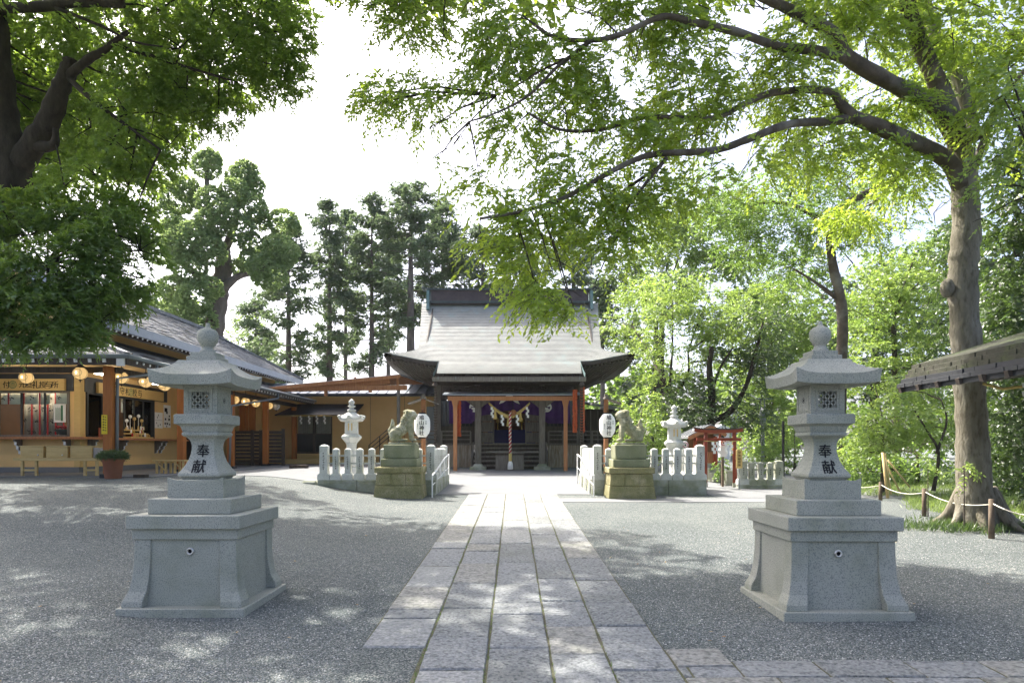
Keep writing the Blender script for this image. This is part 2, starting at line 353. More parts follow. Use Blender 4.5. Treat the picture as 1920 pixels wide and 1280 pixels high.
def sheet(name, pts, mt, lift, n=1, **k):
    m = M(); zz = lambda p: (p[0], p[1], gz(p[0], p[1])+lift)
    # bilinear grid so that it follows the slope; the skirt below it gives it thickness
    a, b, c, d = pts; vs = []; fs = []
    for j in range(n+1):
        for i in range(n+1):
            u, v = i/n, j/n; x = (a[0]*(1-u)+b[0]*u)*(1-v)+(d[0]*(1-u)+c[0]*u)*v; y = (a[1]*(1-u)+b[1]*u)*(1-v)+(d[1]*(1-u)+c[1]*u)*v
            vs.append(zz((x, y)))
    for j in range(n):
        for i in range(n): fs.append((j*(n+1)+i, j*(n+1)+i+1, (j+1)*(n+1)+i+1, (j+1)*(n+1)+i))
    m.add(vs, fs); e = [j for j in range(n+1)]
    rim = [i for i in range(n+1)]+[(j+1)*(n+1)+n for j in range(n)]+[n*(n+1)+n-1-i for i in range(n)]+[(n-1-j)*(n+1) for j in range(n-1)]
    b0 = len(m.v); m.v += [(m.v[i][0], m.v[i][1], m.v[i][2]-.15) for i in rim]; L = len(rim)
    for i in range(L): m.f.append((rim[i], rim[(i+1) % L], b0+(i+1) % L, b0+i)); m.mi.append(0)
    return struct(name, m, mt, **k)
sheet('plaza', [(-2.05,17.0),(2.1,17.0),(3.6,31.5),(-3.6,31.5)], 'concrete', .012, 8)
sheet('plaza_left', [(-8.6,18.6),(-4.75,17.35),(-3.62,31.5),(-9.2,31.5)], 'concrete', .012, 10)
sheet('plaza_fence_bay', [(-4.6,17.05),(-2.12,17.05),(-2.9,24),(-4.3,24)], 'concrete', .006, 6)
sheet('office_apron', [(-24,17.2),(-9.0,17.2),(-9.0,34),(-24,34)], 'concrete', .02, 12)
sheet('cross_path', [(1.02,15.2),(7.2,15.2),(7.2,16.1),(1.02,16.1)], 'concrete', .010, 8)
sheet('side_pavement', [(4.9,16.2),(14,16.2),(14,30),(4.9,30)], 'concrete', .004, 8)
# stone path
def path():
    root = empty('stone_path', (0,8,gz(0,8)), None, None); root['kind'] = 'structure'
    def slab(x0, x1, y0, y1, xb0=None, xb1=None):
        xb0 = x0 if xb0 is None else xb0; xb1 = x1 if xb1 is None else xb1
        g = .0075; j = lambda: random.uniform(-.005, .005); h = random.uniform(.010, .020); c = .012; n = 5
        vs = []; fs = []
        bot = [(x0+g, y0+g), (x1-g, y0+g), (xb1-g, y1-g), (xb0+g, y1-g)]
        ring = []
        for k in range(4):
            a, b = bot[k], bot[(k+1) % 4]
            for t in (0, .5): ring.append((a[0]+(b[0]-a[0])*t+j(), a[1]+(b[1]-a[1])*t+j()))
        cx = sum(p[0] for p in ring)/8; cy = sum(p[1] for p in ring)/8
        tilt = random.uniform(-.004, .004); 
        for p in ring: vs.append((p[0], p[1], gz(*p)-.03))
        for p in ring: vs.append((p[0], p[1], gz(*p)+h-c))
        for p in ring:
            q = (p[0]+(cx-p[0])*.03, p[1]+(cy-p[1])*.03); vs.append((q[0], q[1], gz(*q)+h+tilt*(q[0]-cx)+random.uniform(-.002,.002)))
        vs.append((cx, cy, gz(cx, cy)+h+.002))
        for i in range(8):
            k = (i+1) % 8; fs += [(i, k, 8+k, 8+i), (8+i, 8+k, 16+k, 16+i), (16+i, 16+k, 24)]
        m = M(); m.add(vs, fs); m.build('slab', random.choice(['slab', 'slab', 'slab_pale', 'slab_warm', 'slab_dark']), root)
    # column borders, as fractions from the left edge; each column has its own joints
    xl, xr = -1.115, 1.10; cb = [xl, -.585, -.215, .255, .655, xr]
    cb = [xl, xl+.48, xl+.48+.455, xl+.48+.455+.445, xr-.44, xr]
    joints = {0: [5.02,5.78,6.05,6.95,8.0,9.2,9.7,11.1,12.4,13.2,14.5,15.4,16.3,17.0],
              1: [3.3,3.98,4.53,5.25,6.1,7.1,8.15,9.0,9.55,10.6,12.0,13.3,14.2,15.2,16.2,17.0],
              2: [3.0,3.6,4.25,4.98,5.9,6.3,7.1,8.25,9.6,10.9,12.1,13.5,14.6,15.6,17.0],
              3: [3.3,4.1,4.85,5.55,6.35,7.3,8.3,9.2,10.4,11.6,12.8,14.0,15.1,16.2,17.0],
              4: [3.3,3.9,4.52,4.98,5.55,6.3,7.25,8.5,9.8,11.0,12.2,13.4,14.6,15.8,17.0]}
    for k in range(5):
        js = joints[k]
        for a, b in zip(js[:-1], js[1:]): slab(cb[k], cb[k+1], a, b)
    # cross arm towards the right, nearer the camera
    for y0, y1, xs in ((4.60, 4.97, [xr, 1.50]), (4.40, 4.60, [xr, 1.17, 1.50]), (4.40, 4.72, [1.50, 2.06, 2.68, 3.2, 3.9]), (3.9, 4.40, [xr, 1.7, 2.4, 3.0, 3.6, 4.2]), (3.3, 3.9, [xr, 1.9, 2.6, 3.3])):
        for a, b in zip(xs[:-1], xs[1:]): slab(a, b, y0, y1)
    m = M()
    for j in range(28):
        y0 = 3.2+j*.5; y1 = y0+.5; z0, z1 = gz(0,y0)+.006, gz(0,y1)+.006
        xa = xl if y0 > 5 else xl+.46
        m.quad((xa,y0,z0),(xr,y0,z0),(xr,y1,z1),(xa,y1,z1))
    m.quad((xr,3.2,gz(2,3.2)+.006),(4.1,3.2,gz(2,3.2)+.006),(4.1,4.71,gz(2,4.71)+.006),(xr,4.71,gz(2,4.71)+.006))
    m.quad((xr,4.71,gz(2,4.71)+.006),(1.49,4.71,gz(2,4.71)+.006),(1.49,4.96,gz(2,4.96)+.006),(xr,4.96,gz(2,4.96)+.006))
    m.build('joint_bed', 'joint', root, kind='stuff')
    # little weeds in the joints
    N = 2600; m = M()
    for i in range(260):
        k = random.choice([1,1,2,3,4]); y = 4.2+random.random()**1.5*7; x = cb[k]+random.uniform(-.014,.014); z = gz(x,y)+.005
        for q in range(4):
            a = random.random()*6.28; h = random.uniform(.008,.03); d = random.uniform(.004,.014)
            m.add([(x-.003*math.sin(a),y+.003*math.cos(a),z),(x+.003*math.sin(a),y-.003*math.cos(a),z),(x+d*math.cos(a),y+d*math.sin(a),z+h)], [(0,1,2)])
    m.build('joint_moss', 'leaf_mid', root, kind='stuff')
path()
# ------------------------------------------------ two large granite lanterns
def big_lantern(cx, cy, label, side):
    z0 = gz(cx, cy-.5); ts = side
    t = empty('stone_lantern', (cx, cy, z0), label, 'stone lantern', 'large granite lanterns on either side of the path')
    M().fr(cx, cy, z0-.12, .56, .56, z0+.075, .55, .55).build('base_slab', 'granite', t, bevel=.006)
    b = z0+.075
    # four curved corner legs and the panels between them
    prof = [(.52,0),(.515,.05),(.478,.13),(.458,.24),(.447,.38),(.443,.58)]
    for sx in (-1, 1):
        for sy in (-1, 1):
            m = M(); wd = [.185,.18,.16,.15,.145,.145]; vs = []
            for (h, z), q in zip(prof, wd):
                a, c = h, h-q
                vs += [(cx+sx*a, cy+sy*a, b+z), (cx+sx*c, cy+sy*a, b+z), (cx+sx*c, cy+sy*c, b+z), (cx+sx*a, cy+sy*c, b+z)]
            fs = [(0,1,2,3), (20,21,22,23)]
            for j in range(5):
                for i in range(4): fs.append((j*4+i, j*4+(i+1)%4, j*4+4+(i+1)%4, j*4+4+i))
            m.add(vs, fs); m.build('leg', 'granite', t, bevel=.004)
    M().cbox(cx, cy, b, b+.58, .86, .86).build('panel_block', 'granite', t)
    M().cbox(cx, cy, b+.58, b+.672, .915, .915).build('frieze', 'granite', t, bevel=.004)
    M().cbox(cx, cy, b+.672, b+.79, .985, .985).build('cornice', 'granite', t, bevel=.006)
    M().cbox(cx, cy, b+.79, b+.925, .735, .735).build('step', 'granite', t, bevel=.006)
    # vent ring in the front panel
    vx = cx+ts*.04; vz = b+.475; m = M(); n = 20; vs = []
    for r, y in ((.018,-.431),(.018,-.442),(.030,-.446),(.034,-.431)):
        for i in range(n): a = 2*math.pi*i/n; vs.append((vx+r*math.cos(a), cy+y, vz+r*math.sin(a)))
    fs = [(j*n+i, j*n+(i+1)%n, j*n+n+(i+1)%n, j*n+n+i) for j in range(3) for i in range(n)]; m.add(vs, fs)
    v = m.build('vent_ring', 'steel', t, smooth=True)
    M().add([(vx+.018*math.cos(2*math.pi*i/n), cy-.4335, vz+.018*math.sin(2*math.pi*i/n)) for i in range(n)], [tuple(range(n))]).build('vent_hole', 'hole', v)
    # block with raised corners
    z = b+.925; m = M(); n = 10; h = .25; vs = []; fs = []
    for j in range(n+1):
        for i in range(n+1):
            u, w_ = 2*i/n-1, 2*j/n-1; e = max(abs(u), abs(w_)); c = min(abs(u), abs(w_))
            zz = .158+.030*(c**5)*(e**6)+.008*(1-e)
            vs.append((cx+u*h, cy+w_*h, z+zz))
    for j in range(n):
        for i in range(n): fs.append((j*(n+1)+i, j*(n+1)+i+1, (j+1)*(n+1)+i+1, (j+1)*(n+1)+i))
    m.add(vs, fs); rim = [i for i in range(n+1)]+[(j+1)*(n+1)+n for j in range(n)]+[n*(n+1)+n-1-i for i in range(n)]+[(n-1-j)*(n+1) for j in range(n-1)]
    k0 = len(m.v); m.v += [(m.v[i][0], m.v[i][1], z) for i in rim]; L = len(rim)
    for i in range(L): m.f.append((rim[i], rim[(i+1)%L], k0+(i+1)%L, k0+i)); m.mi.append(0)
    m.f.append(tuple(k0+i for i in range(L))); m.mi.append(0)
    m.build('upper_plinth', 'granite', t)
    # shaft with concave sides
    z = b+1.083
    pr = [(.158,0),(.163,.0),(.167,.02),(.187,.028),(.192,.045),(.188,.062),(.165,.095),(.143,.135),(.124,.18),(.111,.225),(.104,.27),(.103,.31),(.108,.345),(.120,.372),(.140,.392),(.160,.402),(.166,.41),(.166,.428),(.158,.438),(.150,.441)]
    def hw(zz):
        for (a, p), (c, q) in zip(pr, pr[1:]):
            if p <= zz <= q and q > p: return a+(c-a)*(zz-p)/(q-p)
        return .15
    # sides: front face narrower than the plan so that the corner face curls round, as carved
    m = M(); m.sq(cx, cy, [(r, z+q) for r, q in pr]); m.build('shaft', 'granite', t, bevel=.004)
    m = M()
    for ch, zc, xo in (('奉', .268, .005), ('献', .125, -.012)):
        def fn(u, v): zz = zc+v; return (cx+u+xo*ts, cy-hw(zz)-.0035, z+zz)
        vs, fs = glyph(ch, 0.0); bm = bmesh.new()
        q = [bm.verts.new((u*.118, v*.118, 0)) for u, v in [(a+du, b+dv) for du, dv in ((-.022,-.012),(.022,.012),(0,0)) for a, b in vs]]
        nv = len(vs); fs = [tuple(i+k*nv for i in f) for k in range(3) for f in fs]
        for f in fs:
            try: bm.faces.new([q[i] for i in f])
            except ValueError: pass
        for it in range(2): bmesh.ops.bisect_plane(bm, geom=bm.verts[:]+bm.edges[:]+bm.faces[:], plane_co=(0,(-.02,.02)[it],0), plane_no=(0,1,0))
        bm.verts.index_update(); m.add([fn(v.co.x, v.co.y) for v in bm.verts], [tuple(v.index for v in f.verts) for f in bm.faces]); bm.free()
    m.build('inscription', 'paint_black', t, label='two black carved characters')
    # table under the fire box
    z = z+.441
    m = M(); m.sq(cx, cy, [(.16,z),(.163,z+.012),(.175,z+.05),(.20,z+.066),(.215,z+.07),(.215,z+.15),(.205,z+.158)]); m.build('lantern_table', 'granite', t, bevel=.003)
    # fire box, with a pierced window front and back and a round mark on the sides
    z = z+.158; H = .262; fb = empty_part('fire_box', t, (cx, cy, z))
    hs = .152; wi = .082; w0, w1 = z+.055, z+.205
    m = M()
    for sy in (-1, 1):
        y0, y1 = cy+sy*(hs-.03), cy+sy*hs
        m.box(cx-hs, y0, z, cx-wi, y1, z+H); m.box(cx+wi, y0, z, cx+hs, y1, z+H); m.box(cx-wi, y0, z, cx+wi, y1, w0); m.box(cx-wi, y0, w1, cx+wi, y1, z+H)
    m.box(cx-hs, cy-hs+.03, z, cx-hs+.03, cy+hs-.03, z+H); m.box(cx+hs-.03, cy-hs+.03, z, cx+hs, cy+hs-.03, z+H)
    m.build('box_wall', 'granite', fb)
    # raised border round the window
    for sy in (-1,1):
        m = M(); y = cy+sy*hs; e = sy*.006; o_, i_ = .112, .106
        a0, a1 = z+.03, z+H-.03
        m.box(cx-o_, y, a0, cx-i_, y+e, a1); m.box(cx+i_, y, a0, cx+o_, y+e, a1); m.box(cx-i_, y, a0, cx+i_, y+e, a0+.006); m.box(cx-i_, y, a1-.006, cx+i_, y+e, a1); m.build('window_border', 'granite', fb)
        # lattice of crossing bars in circles
        m = M(); y = cy+sy*(hs-.012); yb = y+sy*.008; W = .164; Hh = .15; zc = (w0+w1)/2
        for q in range(-2, 3):
            for s_ in (1, -1):
                # diagonal bars clipped to the opening
                pts = []
                for t_ in np.linspace(-.2, .2, 81):
                    x = q*.055+t_; zz = s_*t_
                    if abs(x) <= W/2 and abs(zz) <= Hh/2: pts.append((x, zz))
                if len(pts) > 3: m.bar((cx+pts[0][0], y, zc+pts[0][1]), (cx+pts[-1][0], y, zc+pts[-1][1]), .013, .013, up=(0,1,0))
        m.build('lattice', 'granite', fb)
    m = M()
    for sx in (-1, 1):
        n = 16; r0, r1 = .024, .019; x = cx+sx*(hs+.0025)
        vs = [(x, cy+r*math.cos(2*math.pi*i/n), z+.13+r*math.sin(2*math.pi*i/n)) for r in (r0, r1) for i in range(n)]
        m.add(vs, [(i, (i+1)%n, n+(i+1)%n, n+i) for i in range(n)]); 
        m.add([(x, cy+.011*math.cos(2*math.pi*i/n)-.004, z+.13+.011*math.sin(2*math.pi*i/n)) for i in range(n)], [tuple(range(n))])
    m.build('round_mark', 'hole', fb)
    m = M()
    for sx in (-1, 1):
        x = cx+sx*hs; e = sx*.005
        for a, c, d_, f_ in ((-.115,z+.03,-.110,z+H-.03),(.110,z+.03,.115,z+H-.03),(-.11,z+.03,.11,z+.035),(-.11,z+H-.035,.11,z+H-.03)): m.box(x, cy+a, c, x+e, cy+d_, f_)
    m.build('side_border', 'granite', fb)
    M().cbox(cx, cy, z+.001, z+.03, .24, .24).build('box_floor', 'granite', fb)
    # roof: curled corners
    z = z+H; m = M(); n = 14; vs = []; fs = []; R = .372
    def top(u, w_):
        e = max(abs(u), abs(w_)); c = min(abs(u), abs(w_))/max(e, 1e-6)
        return .228-.145*min(1,(e-.5)/.5*1.0 if e > .5 else 0)**.72*(1 if e > .5 else 0)-0*e + .050*(c**4)*(e**5)
    for j in range(2*n+1):
        for i in range(2*n+1):
            u, w_ = i/n-1, j/n-1; e = max(abs(u), abs(w_)); c = min(abs(u), abs(w_))/max(e, 1e-6)
            k = 1-.035*(1-c**2)*e; vs.append((cx+u*R*k, cy+w_*R*k, z+top(u, w_)))
    N = 2*n+1
    for j in range(2*n):
        for i in range(2*n): fs.append((j*N+i, j*N+i+1, (j+1)*N+i+1, (j+1)*N+i))
    m.add(vs, fs); rim = [i for i in range(N)]+[(j+1)*N+N-1 for j in range(N-1)]+[(N-1)*N+N-2-i for i in range(N-1)]+[(N-2-j)*N for j in range(N-2)]
    k0 = len(m.v); L = len(rim)
    for i in rim:
        x, y, zz = m.v[i]; m.v.append((cx+(x-cx)*.965, cy+(y-cy)*.965, z-.005+.35*(zz-z-.083)))
    for i in range(L): m.f.append((rim[i], rim[(i+1)%L], k0+(i+1)%L, k0+i)); m.mi.append(0)
    k1 = len(m.v)
    for i in rim: x, y, zz = m.v[i]; m.v.append((cx+(x-cx)*.45, cy+(y-cy)*.45, z+.0))
    for i in range(L): m.f.append((k0+i, k0+(i+1)%L, k1+(i+1)%L, k1+i)); m.mi.append(0)
    m.build('roof', 'granite', t, bevel=0)
    z = z+.222
    m = M().cbox(cx, cy, z, z+.05, .275, .275); m.build('roof_step', 'granite', t, bevel=.004); M().cbox(cx, cy, z+.05, z+.092, .225, .225).build('roof_step', 'granite', t, bevel=.004)
    z += .092
    pr = [(.068,0),(.072,.008),(.070,.022),(.058,.03),(.052,.05),(.056,.066),(.066,.072),(.066,.08),(.07,.085),(.086,.11),(.093,.14),(.094,.17),(.086,.198),(.068,.218),(.042,.23),(.026,.24),(.02,.255),(.018,.278),(.010,.283)]
    M().lathe(cx, cy, [(r, z+q) for r, q in pr], 28).build('jewel_finial', 'granite', t, smooth=True)
    return t
def empty_part(name, parent, loc):
    # a part whose pieces are sub-parts: a small core mesh holds them together
    o = M().cbox(loc[0], loc[1], loc[2]+.0305, loc[2]+.036, .22, .22).build(name, 'granite', parent); return o
big_lantern(-2.855, 6.385, 'large grey granite lantern beside the ticket office, left of the stone path', 1)
big_lantern(2.82, 6.27, 'large grey granite lantern on the right of the path in front of the rope fence', -1)

# ------------------------------------------------ guardian lion-dogs on mossy pedestals
def pedestal(cx, cy, w_, label):
    z = gz(cx, cy-.5); hx = w_/2; t = empty('statue_pedestal', (cx, cy, z), label, 'pedestal', 'pedestals of the guardian statues')
    # lowest course flares outward and is made of blocks
    def ring(zs, ze, h0, h1, n, mt, name='block'):
        for k in range(4):
            for i in range(n):
                u0, u1 = -1+2*i/n+.006, -1+2*(i+1)/n-.006; m = M(); vs = []
                for zz, h in ((zs, h0), (ze, h1)):
                    for u, dd in ((u0, h), (u1, h), (u1, h-.12), (u0, h-.12)):
                        uu = max(-1, min(1, u)); x, y = uu*(dd if abs(uu) > .98 else h), -dd
                        x = uu*h if dd == h else uu*(h-.12)
                        c, s_ = math.cos(k*math.pi/2), math.sin(k*math.pi/2); vs.append((cx+x*c-y*s_, cy+x*s_+y*c, zz))
                m.add(vs, [(3,2,1,0),(4,5,6,7),(0,1,5,4),(1,2,6,5),(2,3,7,6),(3,0,4,7)]); m.build(name, mt, t, bevel=.012)
    ring(z-.08, z+.30, hx+.045, hx, 1, 'mossy_stone'); ring(z+.305, z+.585, hx-.005, hx-.03, 3, 'mossy_stone')
    M().cbox(cx, cy, z-.05, z+.58, w_-.25, w_-.25).build('core', 'mossy_stone', t)
    M().cbox(cx, cy, z+.59, z+.735, w_+.03, w_+.03).build('cap_stone', 'mossy_stone', t, bevel=.02)
    M().cbox(cx, cy, z+.735, z+.925, .86, .86).build('step_stone', 'pedestal_stone', t, bevel=.015)
    M().fr(cx, cy, z+.925, .365, .365, z+1.27, .375, .375).build('top_stone', 'pedestal_stone', t, bevel=.02)
    return z+1.27
def lion(cx, cy, z, face, label):
    m = M(); R = random.Random(3)
    def e(c, r, n=14, k=10): m.ell((c[0], c[1], c[2]), r, n, k)
    e((-.17,.095,.16),(.135,.075,.13)); e((-.17,-.095,.16),(.135,.075,.13)); e((-.17,0,.2),(.14,.13,.15))
    e((-.06,0,.26),(.14,.115,.13)); e((.03,0,.34),(.13,.12,.14)); e((.11,0,.38),(.115,.13,.16)); e((.13,0,.48),(.11,.115,.13))
    for s in (-1, 1):
        m.tube([(.15,s*.085,.36),(.175,s*.09,.22),(.18,s*.09,.1),(.19,s*.09,.06)], [.065,.05,.043,.045], 10)
        e((.215,s*.09,.055),(.065,.045,.035)); e((-.02,s*.125,.05),(.12,.045,.035)); e((-.19,s*.12,.08),(.1,.06,.07))
        e((.13,s*.1,.30),(.06,.04,.06)); e((.10,s*.105,.645),(.032,.02,.04)); e((.235,s*.045,.625),(.03,.028,.022))
        for q in range(3): e((.262+.0*q, s*.09+(q-1)*.026,.045),(.024,.013,.02), 8, 6)
    e((.165,0,.60),(.13,.125,.10)); e((.25,0,.575),(.065,.07,.042)); e((.235,0,.508),(.058,.055,.022)); e((.305,0,.595),(.022,.03,.02)); e((.10,0,.655),(.11,.085,.055))
    e((.275,.03,.55),(.014,.012,.016),8,6); e((.275,-.03,.55),(.014,.012,.016),8,6)
    for a in np.linspace(0, 2*math.pi, 15):
        for q, rr in ((0,.118),(1,.128),(2,.135)):
            if abs(a-math.pi) > 3.0 and q == 0: continue
            x = .075-q*.045+(.05 if math.sin(a) < -.2 else 0); e((x, rr*math.cos(a+q*.2), .52-q*.075+rr*math.sin(a+q*.2)*.95+.02), (.036,.032,.034), 8, 6)
    for q in range(9): e((-.02-.02*q, R.uniform(-.1,.1), .42-.025*q), (.035,.035,.035), 8, 6)
    m.tube([(-.27,0,.16),(-.30,0,.26),(-.255,0,.33),(-.235,0,.42),(-.25,0,.50)], [.05,.055,.05,.042,.022], 10)
    e((-.245,.0,.43),(.035,.04,.06)); e((-.29,.02,.27),(.045,.05,.05)); e((-.285,-.03,.2),(.05,.05,.05)); e((-.27,.03,.35),(.035,.04,.04))
    m.v = [(x*face, y*face, zz+.045) for x, y, zz in m.v]
    m.v = [(cx+x*1.08, cy+y*1.08, z+zz*1.12) for x, y, zz in m.v]
    o = m.build('guardian_lion_dog', 'lion_stone', None, loc=(cx, cy, z), smooth=True, label=label, cat='statue', group='stone guardian lion-dogs by the shrine approach')
    r = o.modifiers.new('join', 'REMESH'); r.mode = 'VOXEL'; r.voxel_size = .009; r.use_smooth_shade = True
    s2 = o.modifiers.new('relax', 'SMOOTH'); s2.factor = .5; s2.iterations = 1
    M().fr(cx, cy, z+.001, .335, .20, z+.052, .325, .19).build('plinth', 'lion_stone', o, bevel=.01)
zt = pedestal(-2.70, 16.55, 1.08, 'mossy block pedestal under the lion-dog with its head turned right')
lion(-2.66, 16.55, zt, 1, 'seated stone lion-dog left of the path, tail to the left, facing right')
zt = pedestal(2.78, 16.45, 1.04, 'mossy block pedestal under the lion-dog with its head turned left')
lion(2.80, 16.45, zt, -1, 'seated stone lion-dog right of the path, tail to the right, facing left')

# ------------------------------------------------ stone picket fences
def marks(m, x, y, z0, z1, w_, R):
    w_ *= 1.5
    z = z1
    while z > z0:
        for q in range(4):
            dx = R.uniform(-w_, w_)*.6; hz = R.uniform(.004,.012)
            if R.random() < .5: m.box(x+dx-w_*.55, y-.003, z-.04*q/4, x+dx+w_*.35, y-.0005, z-.04*q/4-.008)
            else: m.box(x+dx, y-.003, z-.04, x+dx+.007, y-.0005, z)
        z -= .055
def picket_proto(w_, h, name, mt='fence_stone'):
    m = M(); k = w_/2; m.sq(0, 0, [(k,0),(k,h-.045),(k*.93,h-.03),(k*.35,h),(k*.02,h+.004)])
    o = m.build(name, mt, None, bevel=.005)
    return o
protos = {}
def fence(label, ax, ay, bx, by, n, zb, zt, ends=(1,1), base=True, cat='fence', group=None, face=-1, wpost=.155, endh=.09, shade=True, mt='fence_stone'):
    t = empty('stone_fence', ((ax+bx)/2, (ay+by)/2, gz((ax+bx)/2, (ay+by)/2)), label, cat, group); R = random.Random(int(ax*100+by*7))
    L = math.hypot(bx-ax, by-ay); ux, uy = (bx-ax)/L, (by-ay)/L; rz = math.atan2(uy, ux); off = wloc(t)
    for i in range(n):
        f = i/(n-1); x, y = ax+(bx-ax)*f, ay+(by-ay)*f; end = (i == 0 and ends[0]) or (i == n-1 and ends[1])
        w_ = .20 if end else wpost; h = zt-zb-.16+(endh if end else 0)
        key = (w_, round(h, 3), mt)
        o = picket_proto(w_, h, 'post', mt) if key not in protos else None
        if o is None: o = protos[key].copy(); C.objects.link(o)
        else: protos[key] = o
        o.parent = t; o.location = Vector((x, y, zb+.16))-off; o.rotation_euler = (0,0,rz)
        key2 = ('f', w_)
        if key2 not in protos:
            fo = M().fr(0, 0, 0, (w_+.11)/2, .115, .125, (w_+.10)/2, .105).fr(0,0,.125,(w_+.10)/2,.105,.16,w_/2+.004,w_/2+.004).build('post_foot', mt, None); protos[key2] = fo
        else: fo = protos[key2].copy(); C.objects.link(fo)
        fo.parent = t; fo.location = Vector((x, y, zb))-off; fo.rotation_euler = (0,0,rz)
        if shade:
            m = M(); marks(m, 0, 0, .12, h-.2, .018 if end else .012, R)
            mo = m.build('inscription', 'paint_black', None); mo.parent = o; mo.location = (0, -w_/2, 0)
    for zz in (zb+.27+.14, zb+.46+.14):
        for i in range(n-1):
            f0 = i/(n-1); f1 = (i+1)/(n-1); q = .09/L
            M().bar((ax+(bx-ax)*(f0+q*.6), ay+(by-ay)*(f0+q*.6), zz), (ax+(bx-ax)*(f1-q*.6), ay+(by-ay)*(f1-q*.6), zz), .04).build('rail', mt, t)
    if base:
        nb = max(1, round(L/.95)); e = .14/L
        for lay in (0, 1):
            for i in range(nb):
                f0, f1 = -e+(1+2*e)*i/nb+.002, -e+(1+2*e)*(i+1)/nb-.002; xm, ym = ax+(bx-ax)*(f0+f1)/2, ay+(by-ay)*(f0+f1)/2
                g0 = min(gz(ax+(bx-ax)*f0, ay+(by-ay)*f0), gz(ax+(bx-ax)*f1, ay+(by-ay)*f1)); mid = (gz(ax,ay)+zb)/2
                za, zc = (mid+.002, zb) if lay else (g0-.1, mid)
                wd = .30 if not lay else .285
                if za < zc: M().bar((ax+(bx-ax)*f0, ay+(by-ay)*f0, (za+zc)/2), (ax+(bx-ax)*f1, ay+(by-ay)*f1, (za+zc)/2), wd, zc-za).build('base_block', 'base_stone', t, bevel=.008)
    return t
G1 = 'white stone picket fences round the lantern enclosures'
fence('white stone picket fence behind the left lion-dog, facing the forecourt', -4.71, 17.05, -2.05, 17.05, 10, .815, 1.60, group=G1)
fence('white stone picket fence running back along the left edge of the plaza', -2.05, 17.34, -2.05, 20.2, 11, .815, 1.60, ends=(0,1), group=G1)
fence('white stone picket fence behind the right lion-dog, facing the forecourt', 2.10, 17.05, 4.66, 17.05, 10, .815, 1.60, group=G1)
fence('white stone picket fence running back along the right edge of the plaza', 2.10, 17.34, 2.10, 20.2, 11, .815, 1.60, ends=(0,1), group=G1)
fence('white stone picket fence running back between the white lantern and the red torii', 4.66, 17.34, 4.66, 20.2, 11, .815, 1.60, ends=(0,1), group=G1)
fence('grey stone picket fence right of the red torii, behind the wooden sign', 6.35, 18.9, 7.35, 18.9, 5, .60, 1.22, ends=(1,1), group='low grey fence', wpost=.13, endh=.05, mt='base_stone')
# rounded kerb at the left end
m = M(); m.box(-5.25, 16.93, .5, -4.87, 17.2, .80); m.build('kerb_stone', 'base_stone', None, loc=(-5.05,17.05,.6), bevel=.05, label='low mossy kerb stone at the left end of the picket fence', cat='kerb stone')

